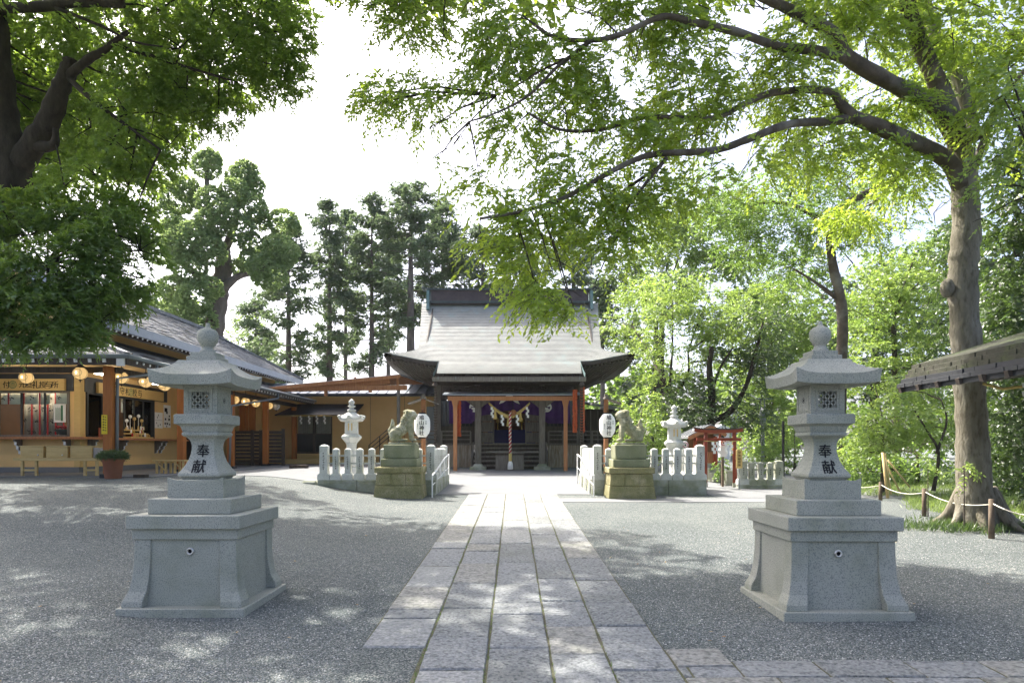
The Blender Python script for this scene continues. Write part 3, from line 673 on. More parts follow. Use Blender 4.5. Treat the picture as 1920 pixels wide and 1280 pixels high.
# ------------------------------------------------ white carved lanterns
def small_lantern(cx, cy, zb, label):
    t = empty('carved_lantern', (cx, cy, gz(cx,cy)), label, 'stone lantern', 'white carved lanterns inside the stone fences')
    h = lambda name, prof, n=6, sm_=False, ph=math.pi/6, bv=0: M().lathe(cx, cy, prof, n, ph).build(name, 'white_stone', t, smooth=sm_, bevel=bv)
    g = gz(cx, cy)
    h('ground_base', [(.42,g-.05),(.42,g+.14),(.36,g+.16),(.36,g+.26),(.27,g+.36),(.19,g+.42)])
    z = g+.42
    h('shaft', [(.16,z),(.16,z+.05),(.135,z+.07),(.13,z+.32),(.15,z+.33),(.15,z+.37),(.13,z+.38),(.135,z+.62),(.155,z+.66)], 20, True)
    z += .66   # ~1.5
    h('lantern_table', [(.16,z),(.19,z+.04),(.27,z+.13),(.285,z+.14),(.285,z+.19),(.25,z+.22),(.22,z+.25)], 6, bv=.006)
    z += .25
    fb = h('fire_box', [(.185,z),(.195,z+.01),(.19,z+.36),(.18,z+.38)], 6)
    m = M()
    for k in (0, 3):
        a = -math.pi/2+k*math.pi; 
    m.box(cx-.062, cy-.176, z+.10, cx+.062, cy-.162, z+.30); m.build('window', 'sign_wood', fb)
    m = M()
    for xx in (-.075,.063): m.box(cx+xx, cy-.182, z+.09, cx+xx+.012, cy-.162, z+.31)
    for zz in (.085,.30): m.box(cx-.075, cy-.182, z+zz, cx+.075, cy-.162, z+zz+.012)
    for xx in (-.02,.015): m.box(cx+xx, cy-.181, z+.10, cx+xx+.006, cy-.176, z+.30)
    m.build('window_frame', 'white_stone', fb)
    z += .38
    # hexagonal roof with curled horns
    m = M(); n = 48; rings = [(.30,-.03),(.345,.02),(.30,.085),(.22,.13),(.15,.19),(.10,.235),(.07,.25)]; vs = []; fs = []
    for j, (r, q) in enumerate(rings):
        for i in range(n):
            a = 2*math.pi*i/n+math.pi/6; c = abs(((a-math.pi/6) % (math.pi/3))/(math.pi/6)-1); hexr = math.cos(math.pi/6)/math.cos(((a-math.pi/6+math.pi/6) % (math.pi/3))-math.pi/6) if 0 else 1
            k = c**3; amt = max(0, 1-j/4); vs.append((cx+(r*(.93+.1*c)+.03*k*amt)*math.cos(a), cy+(r*(.93+.1*c)+.03*k*amt)*math.sin(a), z+q+.07*k*amt))
    for j in range(len(rings)-1):
        for i in range(n): k = (i+1)%n; fs.append((j*n+i, j*n+k, (j+1)*n+k, (j+1)*n+i))
    fs += [tuple(range(n)), tuple((len(rings)-1)*n+i for i in range(n))]
    m.add(vs, fs)
    for i in range(6):
        a = math.pi/6+i*math.pi/3+0; a = 2*math.pi*i/6+math.pi/6; m.ell((cx+.345*math.cos(a), cy+.345*math.sin(a), z+.105), (.05,.05,.045), 10, 8)
    m.build('roof', 'white_stone', t, smooth=True)
    z += .25
    pr = [(.10,0),(.13,.03),(.12,.05),(.06,.07),(.06,.10),(.105,.13),(.11,.15),(.06,.175),(.055,.19),(.085,.23),(.085,.27),(.05,.31),(.012,.345)]
    h('jewel_finial', [(r*.95, z+q) for r, q in pr], 20, True)
small_lantern(-4.47, 18.9, .6, 'white carved stone lantern behind the left picket fence by the tan wall')
small_lantern(4.46, 18.9, .6, 'white carved stone lantern behind the right picket fence near the red torii')

# ------------------------------------------------ paper lanterns on roofed posts
def paper_lantern(cx, cy, label, lab2):
    g = gz(cx, cy); t = empty('lantern_post', (cx, cy, g), label, 'lantern post', 'roofed wooden posts at the plaza corners')
    top = EYE+100*cy/F
    M().box(cx-.055, cy-.055, g-.02, cx+.055, cy+.055, top-.13).build('post', 'cedar_wood', t)
    M().box(cx-.04, cy-.05, top-.26, cx+.04, cy+.3*0+.05, top+.02).build('roof_block', 'grey_wood', t)
    zr = top-.16
    for s in (-1, 1):
        m = M(); m.slab((cx, cy-.22, zr+.07), (cx+s*.40, cy-.22, zr-.07), (cx+s*.40, cy+.22, zr-.07), (cx, cy+.22, zr+.07), .025); m.build('roof_board', 'grey_wood', t)
    M().box(cx-.05, cy-.24, zr+.055, cx+.05, cy+.24, zr+.10).build('ridge_cap', 'grey_wood', t)
    zc = EYE+42*cy/F; l = empty('paper_lantern', (cx, cy-.25, zc-.33), lab2, 'paper lantern', 'paper lanterns with black characters')
    pr = []; H = .31; Rr = .215; n = 13
    for i in range(n):
        q = -1+2*i/(n-1); r = Rr*(1-abs(q)**3.4)**.5 if abs(q) < 1 else .1
        pr.append((max(r, .105), zc+q*H))
        if 0 < i < n-1: pr.append((max(r, .105)*.985, zc+q*H+.008))
    M().lathe(cx, cy-.25, pr, 28).build('paper_shade', 'lantern_paper', l, smooth=True)
    for q in (-1, 1): M().lathe(cx, cy-.25, [(.10, zc+q*H-(.035 if q < 0 else 0)), (.10, zc+q*H+(.035 if q > 0 else 0))], 20).build('rim', 'paint_black', l)
    m = M(); m.tube([(cx, cy-.25, zc+H), (cx, cy-.25, zc+H+.1), (cx, cy-.06, zc+H+.12)], .008, 5); m.build('hanger', 'black_metal', l)
    m = M()
    def fn(x0, z0): return lambda u, v: (cx+x0+u, cy-.25-math.sqrt(max(.0001, (Rr+.006)**2-(x0+u)**2)), zc+z0+v)
    for i, ch in enumerate('鳩山神社'): text(m, ch, .125, fn(.012, .205-.137*i), .02)
    for i, ch in enumerate('御祭礼'): text(m, ch, .035, fn(-.10, .02-.05*i))
    for i, ch in enumerate('奉納'): text(m, ch, .035, fn(.125, .10-.05*i))
    m.build('characters', 'paint_black', l)
paper_lantern(-2.43, 18.5, 'wooden post with a small gabled roof left of the plaza', 'white paper lantern hanging on the post beside the left lion-dog')
paper_lantern(2.52, 18.5, 'wooden post with a small gabled roof right of the plaza', 'white paper lantern hanging on the post beside the right lion-dog')

# ------------------------------------------------ handrails on the plaza edges
for s, lb in ((-1, 'white pipe handrail along the left edge of the plaza'), (1, 'white pipe handrail along the right edge of the plaza')):
    x = s*1.93; t = empty('handrail', (x, 18.4, gz(x, 18.4)), lb, 'handrail', 'white handrails beside the plaza')
    ys = [16.3, 17.2, 18.1, 19.2, 20.5]; hh = [.52,.60,.70,.82,.88]
    for y, h in zip(ys, hh): M().tube([(x, y, gz(x,y)-.02), (x, y, gz(x,y)+h)], .018, 8).build('post', 'white_paint', t)
    M().tube([(x, y, gz(x,y)+h) for y, h in zip(ys, hh)], .021, 8).build('top_rail', 'white_paint', t)
    M().tube([(x, y, gz(x,y)+h*.55) for y, h in zip(ys, hh)], .010, 8).build('lower_rail', 'white_paint', t)

# ------------------------------------------------ shide paper streamers
def shide(m, x, y, z, s=.3, w_=.05, R=random):
    zz = z
    for i in range(4):
        o = (i % 2)*w_*.55; hh = s/4
        m.add([(x+o-w_*.5,y-.002*i,zz),(x+o+w_*.5,y-.002*i,zz),(x+o+w_*.5,y-.02-.002*i,zz-hh*1.15),(x+o-w_*.5,y-.02-.002*i,zz-hh*1.15),(x+o-w_*.5,y+.003,zz),(x+o+w_*.5,y+.003,zz),(x+o+w_*.5,y-.017,zz-hh*1.15),(x+o-w_*.5,y-.017,zz-hh*1.15)],
              [(0,1,2,3),(7,6,5,4),(0,4,5,1),(1,5,6,2),(2,6,7,3),(3,7,4,0)]); zz -= hh

# ------------------------------------------------ main shrine hall
def shrine():
    cx = -.15; g = .87
    T = empty('shrine_hall', (cx, 31, g), 'wooden shrine hall with sweeping grey copper roof at the end of the path', 'shrine')
    zf = lambda s: 8.37-3.89*(1.6*s-.6*s*s)
    def hwid(s):
        if s <= .5: return 4.12-.30*s/.5*.8
        return 3.88+1.26*((s-.5)/.1667)**1.5
    SE = 2/3
    def lift(x, s):
        a = max(0, (abs(x)-2.9)/2.25); return .27*a*a*max(0, (s-.35)/.32)-.09*min(1,max(0,(s-.5)/.1667))*(1 if abs(x) < 3.3 else max(0, 1-(abs(x)-3.3)))
    NR = 46; NX = 40
    def course(m, s0, s1, h0, h1, sgn, lip=.028, nx=NX):
        vs = []; n = nx+1
        for k in range(3):
            for i in range(n):
                u = 2*i/nx-1
                s = s0 if k == 0 else s1; x = u*(h0 if k == 0 else h1)
                z = zf(s)+lift(x, s)+(lip*.65 if k == 1 else 0)
                if k == 2: z -= .03
                vs.append((cx+x, 32-sgn*6*s, z))
        fs = [(j*n+i, j*n+i+1, (j+1)*n+i+1, (j+1)*n+i) for j in range(2) for i in range(nx)]
        m.add(vs, fs)
    m = M(); ss = np.linspace(0, SE, 42)
    for a, b in zip(ss, ss[1:]): course(m, a, b, hwid(a), hwid(b), 1)
    ks = np.linspace(SE, 1, 15)
    for a, b in zip(ks, ks[1:]): course(m, a, b, 2.92-.15*(a-SE)*3, 2.92-.15*(b-SE)*3, 1, nx=20)
    R_ = m.build('front_roof', 'copper_roof', T, label='front slope of copper shingle courses')
    m = M()
    for a, b in zip(ss[::2], ss[2::2]): course(m, a, b, hwid(a), hwid(b), -1)
    m.build('rear_roof', 'copper_roof', T)
    # side skirts of the hipped part
    for sx in (-1, 1):
        m = M(); sk_ = np.linspace(.5, SE, 9)
        for a, b in zip(sk_, sk_[1:]):
            n = 16; vs = []
            for s, dz in ((a, 0), (b, .03), (b, -.02)):
                for i in range(n+1):
                    y = 32-6*s+(12*s)*i/n; x = hwid(s); e = abs(2*i/n-1)
                    vs.append((cx+sx*x, y, zf(s)-.0+(lift(x, s))*e**4+dz-(1-e**4)*.0))
            m.add(vs, [(j*(n+1)+i, j*(n+1)+i+1, (j+1)*(n+1)+i+1, (j+1)*(n+1)+i) for j in range(2) for i in range(n)])
        m.build('side_roof', 'copper_roof', T)
        M().prism([(29.05,5.82),(34.95,5.82),(32,8.33)], cx+sx*3.55, cx+sx*3.6, 'x').build('gable_wall', 'dark_wood', T)
        # verge boards
        m = M(); pp = [(29.0+q*.5, zf((32-(29.0+q*.5))/6)) for q in range(7)]
        for (y0, z0), (y1, z1) in zip(pp, pp[1:]):
            m.bar((cx+sx*3.9, y0, z0-.42), (cx+sx*3.9, y1, z1-.42), .05, .3); m.bar((cx+sx*3.9, 64-y0, z0-.42), (cx+sx*3.9, 64-y1, z1-.42), .05, .3)
        m.build('verge_board', 'dark_wood', T)
    # thick dark eave edges
    m = M(); n = 40; s = SE; H = hwid(s)
    for i in range(n):
        x0, x1 = -H+2*H*i/n, -H+2*H*(i+1)/n
        for sg in (1, -1):
            if sg == 1 and max(abs(x0), abs(x1)) < 2.95: continue
            y = 32-sg*4; z0, z1 = zf(s)+lift(x0, s)-.025, zf(s)+lift(x1, s)-.025; q = 0.14
            m.add([(cx+x0,y,z0),(cx+x1,y,z1),(cx+x1,y,z1-q),(cx+x0,y,z0-q),(cx+x0,y+sg*.25,z0),(cx+x1,y+sg*.25,z1),(cx+x1,y+sg*.25,z1-q-.02),(cx+x0,y+sg*.25,z0-q-.02)],
                  [(0,1,2,3),(4,5,6,7),(3,2,6,7),(0,4,5,1),(0,3,7,4),(1,5,6,2)])
    for sx in (-1, 1):
        for i in range(16):
            y0, y1 = 28+8*i/16, 28+8*(i+1)/16; f = lambda y: zf(s)+lift(H, s)*abs(2*(y-28)/8-1)**4-.02
            m.add([(cx+sx*H,y0,f(y0)),(cx+sx*H,y1,f(y1)),(cx+sx*H,y1,f(y1)-.15),(cx+sx*H,y0,f(y0)-.15),(cx+sx*(H-.3),y0,f(y0)-.02),(cx+sx*(H-.3),y1,f(y1)-.02),(cx+sx*(H-.3),y1,f(y1)-.17),(cx+sx*(H-.3),y0,f(y0)-.17)],
                  [(0,1,2,3),(4,5,6,7),(3,2,6,7),(0,4,5,1),(0,3,7,4),(1,5,6,2)])
    m.build('eave_edge', 'dark_wood', T)
    # underside of the eaves, with rafters
    m = M(); n = 24; ins = 3.4
    for sg in (1, -1):
        for i in range(n):
            x0, x1 = -H+2*H*i/n, -H+2*H*(i+1)/n; y = 32-sg*4; yi = 32-sg*2.3
            m.add([(cx+x0,y+sg*.1,zf(s)+lift(x0,s)-.17),(cx+x1,y+sg*.1,zf(s)+lift(x1,s)-.17),(cx+x1*ins/H,yi,4.35),(cx+x0*ins/H,yi,4.35)], [(0,1,2,3)])
    for sx in (-1, 1):
        for i in range(12):
            y0, y1 = 28+8*i/12, 28+8*(i+1)/12; k = lambda y: 32+(y-32)*2.3/4
            m.quad((cx+sx*(H-.1),y0,f(y0)-.15),(cx+sx*(H-.1),y1,f(y1)-.15),(cx+sx*ins,k(y1),4.35),(cx+sx*ins,k(y0),4.35))
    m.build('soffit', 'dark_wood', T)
    m = M(); q = -H+.12
    while q < H:
        if abs(q) > 2.9: m.bar((cx+q, 28.08, zf(s)+lift(q,s)-.21), (cx+q*.8, 29.5, 4.55+.0*abs(q)), .06, .08)
        q += .17
    for sx in (-1, 1):
        y = 28.2
        while y < 35.8: m.bar((cx+sx*(H-.08), y, f(y)-.2), (cx+sx*3.5, 32+(y-32)*.62, 4.5), .06, .08); y += .19
    m.build('rafters', 'grey_wood', T, kind='stuff')
    # ridge
    M().box(cx-3.66, 31.75, 8.30, cx+3.66, 32.25, 8.94).build('ridge_wall', 'ridge_box', T)
    M().box(cx-3.72, 31.70, 8.34, cx+3.72, 32.30, 8.44).build('ridge_moulding', 'ridge_trim', T)
    m = M(); P_ = [(-4.1,9.06),(-3.7,8.99),(-2,8.97),(2,8.97),(3.7,8.99),(4.1,9.06)]
    for (a, za), (b, zb) in zip(P_, P_[1:]): m.bar((cx+a,32,za), (cx+b,32,zb), .66, .07)
    m.build('ridge_cap', 'ridge_trim', T)
    for sx in (-1, 1):
        M().prism([(31.5,8.02),(31.6,8.3),(31.62,8.92),(32.38,8.92),(32.4,8.3),(32.5,8.02),(32.3,7.95),(32.2,8.2),(31.8,8.2),(31.7,7.95)], cx+sx*3.73, cx+sx*3.86, 'x').build('ridge_end', 'verdigris', T)
    # porch: eave edge, gutter, beams
    m = M(); m.box(cx-2.80, 26.0, 4.30, cx+2.80, 26.35, 4.45); m.build('porch_eave_edge', 'dark_wood', T)
    for sx in (-1, 1): # cheek between porch roof and main eave
        m = M(); 
        for a, b in zip(ks, ks[1:]):
            m.quad((cx+sx*2.90,32-6*a,zf(a)-.02),(cx+sx*2.90,32-6*b,zf(b)-.02),(cx+sx*2.90,32-6*b,zf(b)-.20),(cx+sx*2.90,32-6*a,zf(a)-.20))
        m.build('porch_verge', 'verdigris', T)
    m = M(); m.slab((cx-2.78,26.1,4.31),(cx+2.78,26.1,4.31),(cx+2.78,28.3,4.78),(cx-2.78,28.3,4.78),.06); m.build('porch_soffit', 'dark_wood', T)
    gut = M().box(cx-2.92, 25.86, 4.13, cx+2.92, 26.0, 4.30).build('gutter', 'grey_wood', T)
    for k in range(9): M().box(cx-2.7+k*.67, 25.84, 4.2, cx-2.68+k*.67, 25.86, 4.32).build('bracket', 'grey_metal', gut)
    for x in (cx-2.80, cx+2.76):
        c = M(); c.lathe(x, 25.93, [(.03,4.13),(.10,4.05),(.13,3.98),(.10,3.97)], 10); z = 3.95
        while z > gz(0,26)+.05: c.lathe(x, 25.93, [(.035,z-.085),(.075,z),(.068,z),(.03,z-.08)], 8); z -= .105
        c.build('rain_chain', 'dark_wood', T, kind='stuff')
    yc = 27.8; colx = (cx-1.27, cx+1.33)
    for x in colx:
        M().box(x-.125, yc-.125, gz(x,yc)+.23, x+.125, yc+.125, 3.9).build('column', 'grey_wood', T, bevel=.015)
        M().fr(x, yc, gz(x,yc)-.02, .34, .34, gz(x,yc)+.13, .32, .32).fr(x, yc, gz(x,yc)+.13, .22, .22, gz(x,yc)+.24, .15, .15).build('column_base', 'base_stone', T, bevel=.01)
        # carved nose brackets
        for s_ in (-1, 1):
            m = M(); m.prism([(x+s_*.125,3.25),(x+s_*.62,3.62),(x+s_*.66,3.75),(x+s_*.5,3.72),(x+s_*.40,3.8),(x+s_*.125,3.8)], yc-.07, yc+.07, 'y'); m.build('carved_bracket', 'grey_wood', T, bevel=.02)
        for y in (28.1,): M().bar((x, yc, 3.72), (x, 30.0, 3.9), .2, .26).build('tie_beam', 'dark_wood', T)
    M().box(cx-2.75, yc-.13, 3.81, cx+2.75, yc+.13, 4.12).build('main_beam', 'dark_wood', T, bevel=.02)
    m = M(); R = random.Random(5)
    for k in range(70): m.ell((cx+R.uniform(-2.5,2.5), yc-.14, 3.96+R.uniform(-.10,.12)), (R.uniform(.05,.12), .05, R.uniform(.03,.06)), 8, 5)
    m.build('beam_carving', 'dark_wood', T, kind='stuff', smooth=True)
    # crest-carving under the beam
    m = M()
    for s_ in (-1,1): m.prism([(cx,3.80),(cx+s_*.08,3.78),(cx+s_*.36,3.52),(cx+s_*.42,3.40),(cx+s_*.25,3.46),(cx+s_*.05,3.60),(cx,3.62)], 27.72, 27.80, 'y')
    m.build('frog_leg_strut', 'white_stone', T)
    # veranda, steps, rails, skirting
    fz = 1.82; y0 = 29.3
    M().box(cx-4.2, y0, fz-.07, cx-1.5, 35.0, fz).box(cx+1.5, y0, fz-.07, cx+4.2, 35.0, fz).box(cx-1.5, y0+.2, fz-.07, cx+1.5, 35.0, fz).build('veranda_floor', 'grey_wood', T)
    n = 6
    for i in range(n):
        z1 = gz(0,28.5)+(fz-gz(0,28.5))*(i+1)/n; yy = 28.15+i*.235
        M().box(cx-1.52, yy, z1-.075, cx+1.52, yy+.32, z1-.003*(i%2)).build('step', 'grey_wood', T, bevel=.008)
        M().box(cx-1.50, yy+.06, z1-(fz-gz(0,28.5))/n, cx+1.50, yy+.09, z1-.075).build('riser', 'dark_wood', T)
    for sx in (-1, 1):
        m = M(); m.prism([(28.1,gz(0,28.1)),(29.45,gz(0,29)),(29.45,fz+.05),(29.3,fz+.05),(28.1,1.05)], cx+sx*1.53, cx+sx*1.60, 'x'); m.build('stair_string', 'grey_wood', T)
        xs = [1.68, 2.4, 3.1, 4.15]
        for h, th in ((.16,.05),(.34,.05),(.50,.06)): M().box(cx+sx*1.68, y0+.06, fz+h-.02, cx+sx*4.2, y0+.06+th, fz+h+th-.02).build('balustrade_rail', 'grey_wood', T)
        for x in (1.68,2.3,2.93,3.55,4.17): M().box(cx+sx*x-.035, y0+.04, fz, cx+sx*x+.035, y0+.12, fz+.50).build('balustrade_post', 'grey_wood', T)
        pl = None; x = 1.66
        while x < 4.15:
            if pl is None: pl = M().box(0,0,0,.145,.03,fz-.08-gz(0,29.4)).build('skirting_plank', 'weathered_plank', None)
            else: pl = pl.copy(); C.objects.link(pl)
            pl.parent = T; pl.location = Vector((cx+sx*x-(.145 if sx < 0 else 0), y0+.16+random.uniform(0,.012), gz(0,29.4)))-wloc(T); x += .155
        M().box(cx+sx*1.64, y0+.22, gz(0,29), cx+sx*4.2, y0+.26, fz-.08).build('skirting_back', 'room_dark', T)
        M().box(cx+sx*4.12, y0+.16, gz(0,29), cx+sx*4.16, 35, fz-.08).build('side_skirting', 'weathered_plank', T)
    # hall body
    yb = 30.1; W = 3.15
    for sx in (-1, 1):
        for x in (1.42, W): M().box(cx+sx*x-.12, yb-.12, fz, cx+sx*x+.12, yb+.12, 4.5).build('hall_post', 'grey_wood', T)
        # half-open lattice doors with planks
        for k in range(4): M().box(cx+sx*(.72+.0), yb-.02+.0, fz+.03+k*.47, cx+sx*1.30, yb+.03, fz+.03+k*.47+.44).build('door_panel', 'grey_wood', T)
        M().box(cx+sx*.68, yb-.04, fz, cx+sx*.74, yb+.05, 3.75).build('door_stile', 'grey_wood', T)
        M().box(cx+sx*1.54, yb, fz, cx+sx*(W-.12), yb+.05, fz+.75).build('wainscot', 'dark_wood', T)
        M().box(cx+sx*1.54, yb+.02, fz+.75, cx+sx*(W-.12), yb+.03, 3.7).build('window_pane', 'glass_dark', T)
        for k in range(9): M().box(cx+sx*(1.6+k*.17), yb-.015, fz+.75, cx+sx*(1.63+k*.17), yb+.015, 3.7).build('lattice_bar', 'dark_wood', T)
        M().box(cx+sx*(W+.05), yb, fz, cx+sx*(W+.1), 34.5, 4.5).build('side_wall', 'dark_wood', T)
    M().box(cx-W, yb-.1, 3.75, cx+W, yb+.14, 4.5).build('lintel', 'dark_wood', T)
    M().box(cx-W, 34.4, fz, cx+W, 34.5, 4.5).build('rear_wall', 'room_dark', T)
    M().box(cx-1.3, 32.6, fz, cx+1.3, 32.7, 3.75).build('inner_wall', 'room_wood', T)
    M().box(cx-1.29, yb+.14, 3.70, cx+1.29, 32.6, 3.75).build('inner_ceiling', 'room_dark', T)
    al = M().box(cx-1.0, 31.0, fz, cx+1.0, 31.5, fz+.62).build('altar_table', 'blue_cloth', T)
    M().box(cx-1.15, 30.6, fz, cx+1.15, 30.9, fz+.30).build('altar_step', 'blue_cloth', T)
    for x, h in ((-.55,.5),(.55,.5),(-.9,.9),(.9,.9)):
        M().lathe(cx+x, 31.25 if abs(x) < .6 else 32.2, [(.05,fz+.62),(.02,fz+.7),(.02,fz+.62+h*.6),(.09,fz+.62+h*.7),(.07,fz+.62+h),(.02,fz+.66+h)], 10).build('altar_ornament', 'gold', T, smooth=True)
    # shimenawa, bell, rope
    m = M(); pts = [(cx+x, 27.3, 2.86+.62*(abs(x)/.8)**1.6*.85) for x in np.linspace(-.82,.82,25)]
    r = [.035+.055*max(0,1-abs(x)/.82)**.7 for x in np.linspace(-.82,.82,25)]
    for k in range(3): m.tube([(p[0], p[1]+.5*r[i]*math.cos(i*1.1+k*2.09), p[2]+.5*r[i]*math.sin(i*1.1+k*2.09)) for i, p in enumerate(pts)], [q*.62 for q in r], 8)
    sh = m.build('sacred_straw_rope', 'straw', None, loc=(cx,27.3,2.9), smooth=True, label='sagging twisted straw rope with tassels across the porch', cat='straw rope')
    for x in (-.56, .44, -.04):
        z = 2.86+.53*(abs(x)/.8)**1.6-.03; M().lathe(cx+x, 27.28, [(.02,z+.02),(.045,z-.06),(.04,z-.10),(.085,z-.36)], 12).build('tassel', 'straw', sh, smooth=True)
    for x in (-.70,-.30,.30,.70):
        m = M(); z = 2.86+.53*(abs(x)/.8)**1.6-.04; shide(m, cx+x, 27.22, z, .42, .085); m.build('paper_streamer', 'paper', sh)
    b = M().ell((cx+.16, 27.18, 3.02), (.13,.13,.12), 16, 12).build('bell', 'cedar_wood', None, loc=(cx+.16,27.18,2.9), smooth=True, label='round brown bell hanging above the offering box', cat='bell')
    M().tube([(cx+.16,27.18,3.12),(cx+.12,27.2,3.6)], .012, 5).build('hook', 'black_metal', b)
    m = M(); m.tube([(cx+.03,27.10,3.06),(cx+.03,27.10,2.4),(cx+.04,27.08,1.40)], .052, 12); br = m.build('bell_rope', 'bell_rope', None, loc=(cx+.03,27.1,2.4), smooth=True, label='red and white twisted bell rope hanging over the offering box', cat='rope')
    M().lathe(cx+.04, 27.08, [(.062,1.40),(.065,1.05),(.062,1.0)], 14).build('rope_sleeve', 'straw', br, smooth=True)
    M().lathe(cx+.04, 27.08, [(.06,1.1),(.10,.98),(.11,.78),(.09,.76)], 14).build('rope_tassel', 'white_paint', br, smooth=True)
    gb = gz(0,27.2); ob = empty('offering_box', (cx, 27.4, gb), 'dark wooden offering box at the foot of the shrine steps', 'offering box')
    M().box(cx-.55,27.28,gb,cx+.58,27.95,gb+.62).build('body', 'grey_wood', ob, bevel=.01)
    M().box(cx-.58,27.24,gb+.62,cx+.61,27.99,gb+.69).build('rim', 'dark_wood', ob, bevel=.008)
    for k in range(7): M().bar((cx-.5,27.32+k*.1,gb+.70),(cx+.53,27.32+k*.1,gb+.70),.03,.03).build('slat', 'grey_wood', ob)
    # purple curtain with crests
    m = M(); n = 120; vs = []; fs = []
    for i in range(n+1):
        u = -2.6+5.2*i/n; pz = abs(math.sin((u+2.6)/5.2*math.pi*2)); hang = .74+.34*(1 if abs(u) > 1.25 else 0)*min(1,(abs(u)-1.25)/.4)-.22*math.exp(-((abs(u)-0)/.7)**2)
        y = 29.35+.035*math.sin(u*17)
        vs += [(cx+u, y, 3.74), (cx+u, y+.01, 3.74-hang*.5), (cx+u, y-.01, 3.74-hang)]
    for i in range(n): fs += [(3*i, 3*i+3, 3*i+4, 3*i+1), (3*i+1, 3*i+4, 3*i+5, 3*i+2)]
    m.add(vs, fs); cu = m.build('purple_curtain', 'purple', None, loc=(cx,29.35,3.74), smooth=True, label='purple curtain with white round crests across the hall front', cat='curtain')
    md = cu.modifiers.new('thick', 'SOLIDIFY'); md.thickness = .006
    for x in (-1.52, 1.60, ):
        m = M(); nn = 24; y = 29.28; zc = 3.36
        for ra, rb, a0, a1 in ((.21,.14,-1.9,3.4),(.15,.03,.2,2.9),(.13,.03,3.4,5.6)):
            v = []; 
            for i in range(nn+1):
                a = a0+(a1-a0)*i/nn; v += [(cx+x+ra*math.cos(a), y, zc+ra*math.sin(a)), (cx+x+rb*math.cos(a), y, zc+rb*math.sin(a))]
            m.add(v, [(2*i, 2*i+2, 2*i+3, 2*i+1) for i in range(nn)])
        m.build('crest', 'paper', cu)
    # orange frame in front of the porch
    fr = empty('rain_canopy', (cx, 26.9, gz(0,26.9)), 'orange timber frame canopy with thin grey roof in front of the porch', 'canopy')
    for x in (cx-2.13, cx+2.22): M().box(x-.075, 26.85, gz(0,26.9)-.02, x+.075, 27.0, 3.48).build('post', 'orange_wood', fr); M().prism([(x-.075,3.2),(x+.075,3.2),(x+.14,3.48),(x-.14,3.48)], 26.87, 26.98, 'y').build('capital', 'orange_wood', fr)
    M().box(cx-2.42, 26.84, 3.48, cx+2.62, 27.01, 3.64).build('beam', 'orange_wood', fr)
    m = M(); m.slab((cx-2.60,26.6,3.71),(cx+2.80,26.6,3.71),(cx+2.80,27.5,3.86),(cx-2.60,27.5,3.86),.05); m.build('roof_sheet', 'zinc', fr)
    # strings of orange paper cranes
    for x, z0, z1, y, n, lb in ((cx-2.0,3.5,2.08,27.05,2,'bundle of orange paper crane strings by the left canopy post'), (cx+2.56,3.85,2.2,26.5,2,'bundle of orange paper crane strings right of the right canopy post'), (cx+2.86,3.95,2.2,26.6,2,'bundle of orange paper crane strings behind the right rain chain')):
        m = M(); R = random.Random(int(x*10))
        for q in range(n):
            for w2 in range(2):
                zz = z0
                while zz > z1: 
                    c = (x+q*.09-.05+R.uniform(-.012,.012), y+w2*.06, zz); m.ell(c, (.05,.05,.035), 6, 4); zz -= .052
        m.build('paper_crane_strings', 'paper_orange', None, loc=(x,y,z0), label=lb, cat='paper decoration', group='orange paper crane strings at the porch')
    # annex eave right of the hall
    an = empty('shrine_annex', (3.9, 31, g), 'low dark annex with grey roof behind the right end of the shrine', 'building')
    m = M(); m.slab((3.3,29.6,3.55),(5.3,29.9,3.35),(5.3,34,3.55),(3.3,34,4.0),.1); m.build('roof', 'slate', an)
    M().box(3.3,30.6,g,4.9,33.8,3.35).build('wall', 'dark_wood', an)
    for k in range(5): M().box(3.45+k*.33,30.52,g+.9,3.49+k*.33,30.6,3.3).build('window_bar', 'grey_wood', an)
    M().box(3.4,30.45,g+.6,4.95,30.52,g+.7).build('rail', 'grey_wood', an)
shrine()
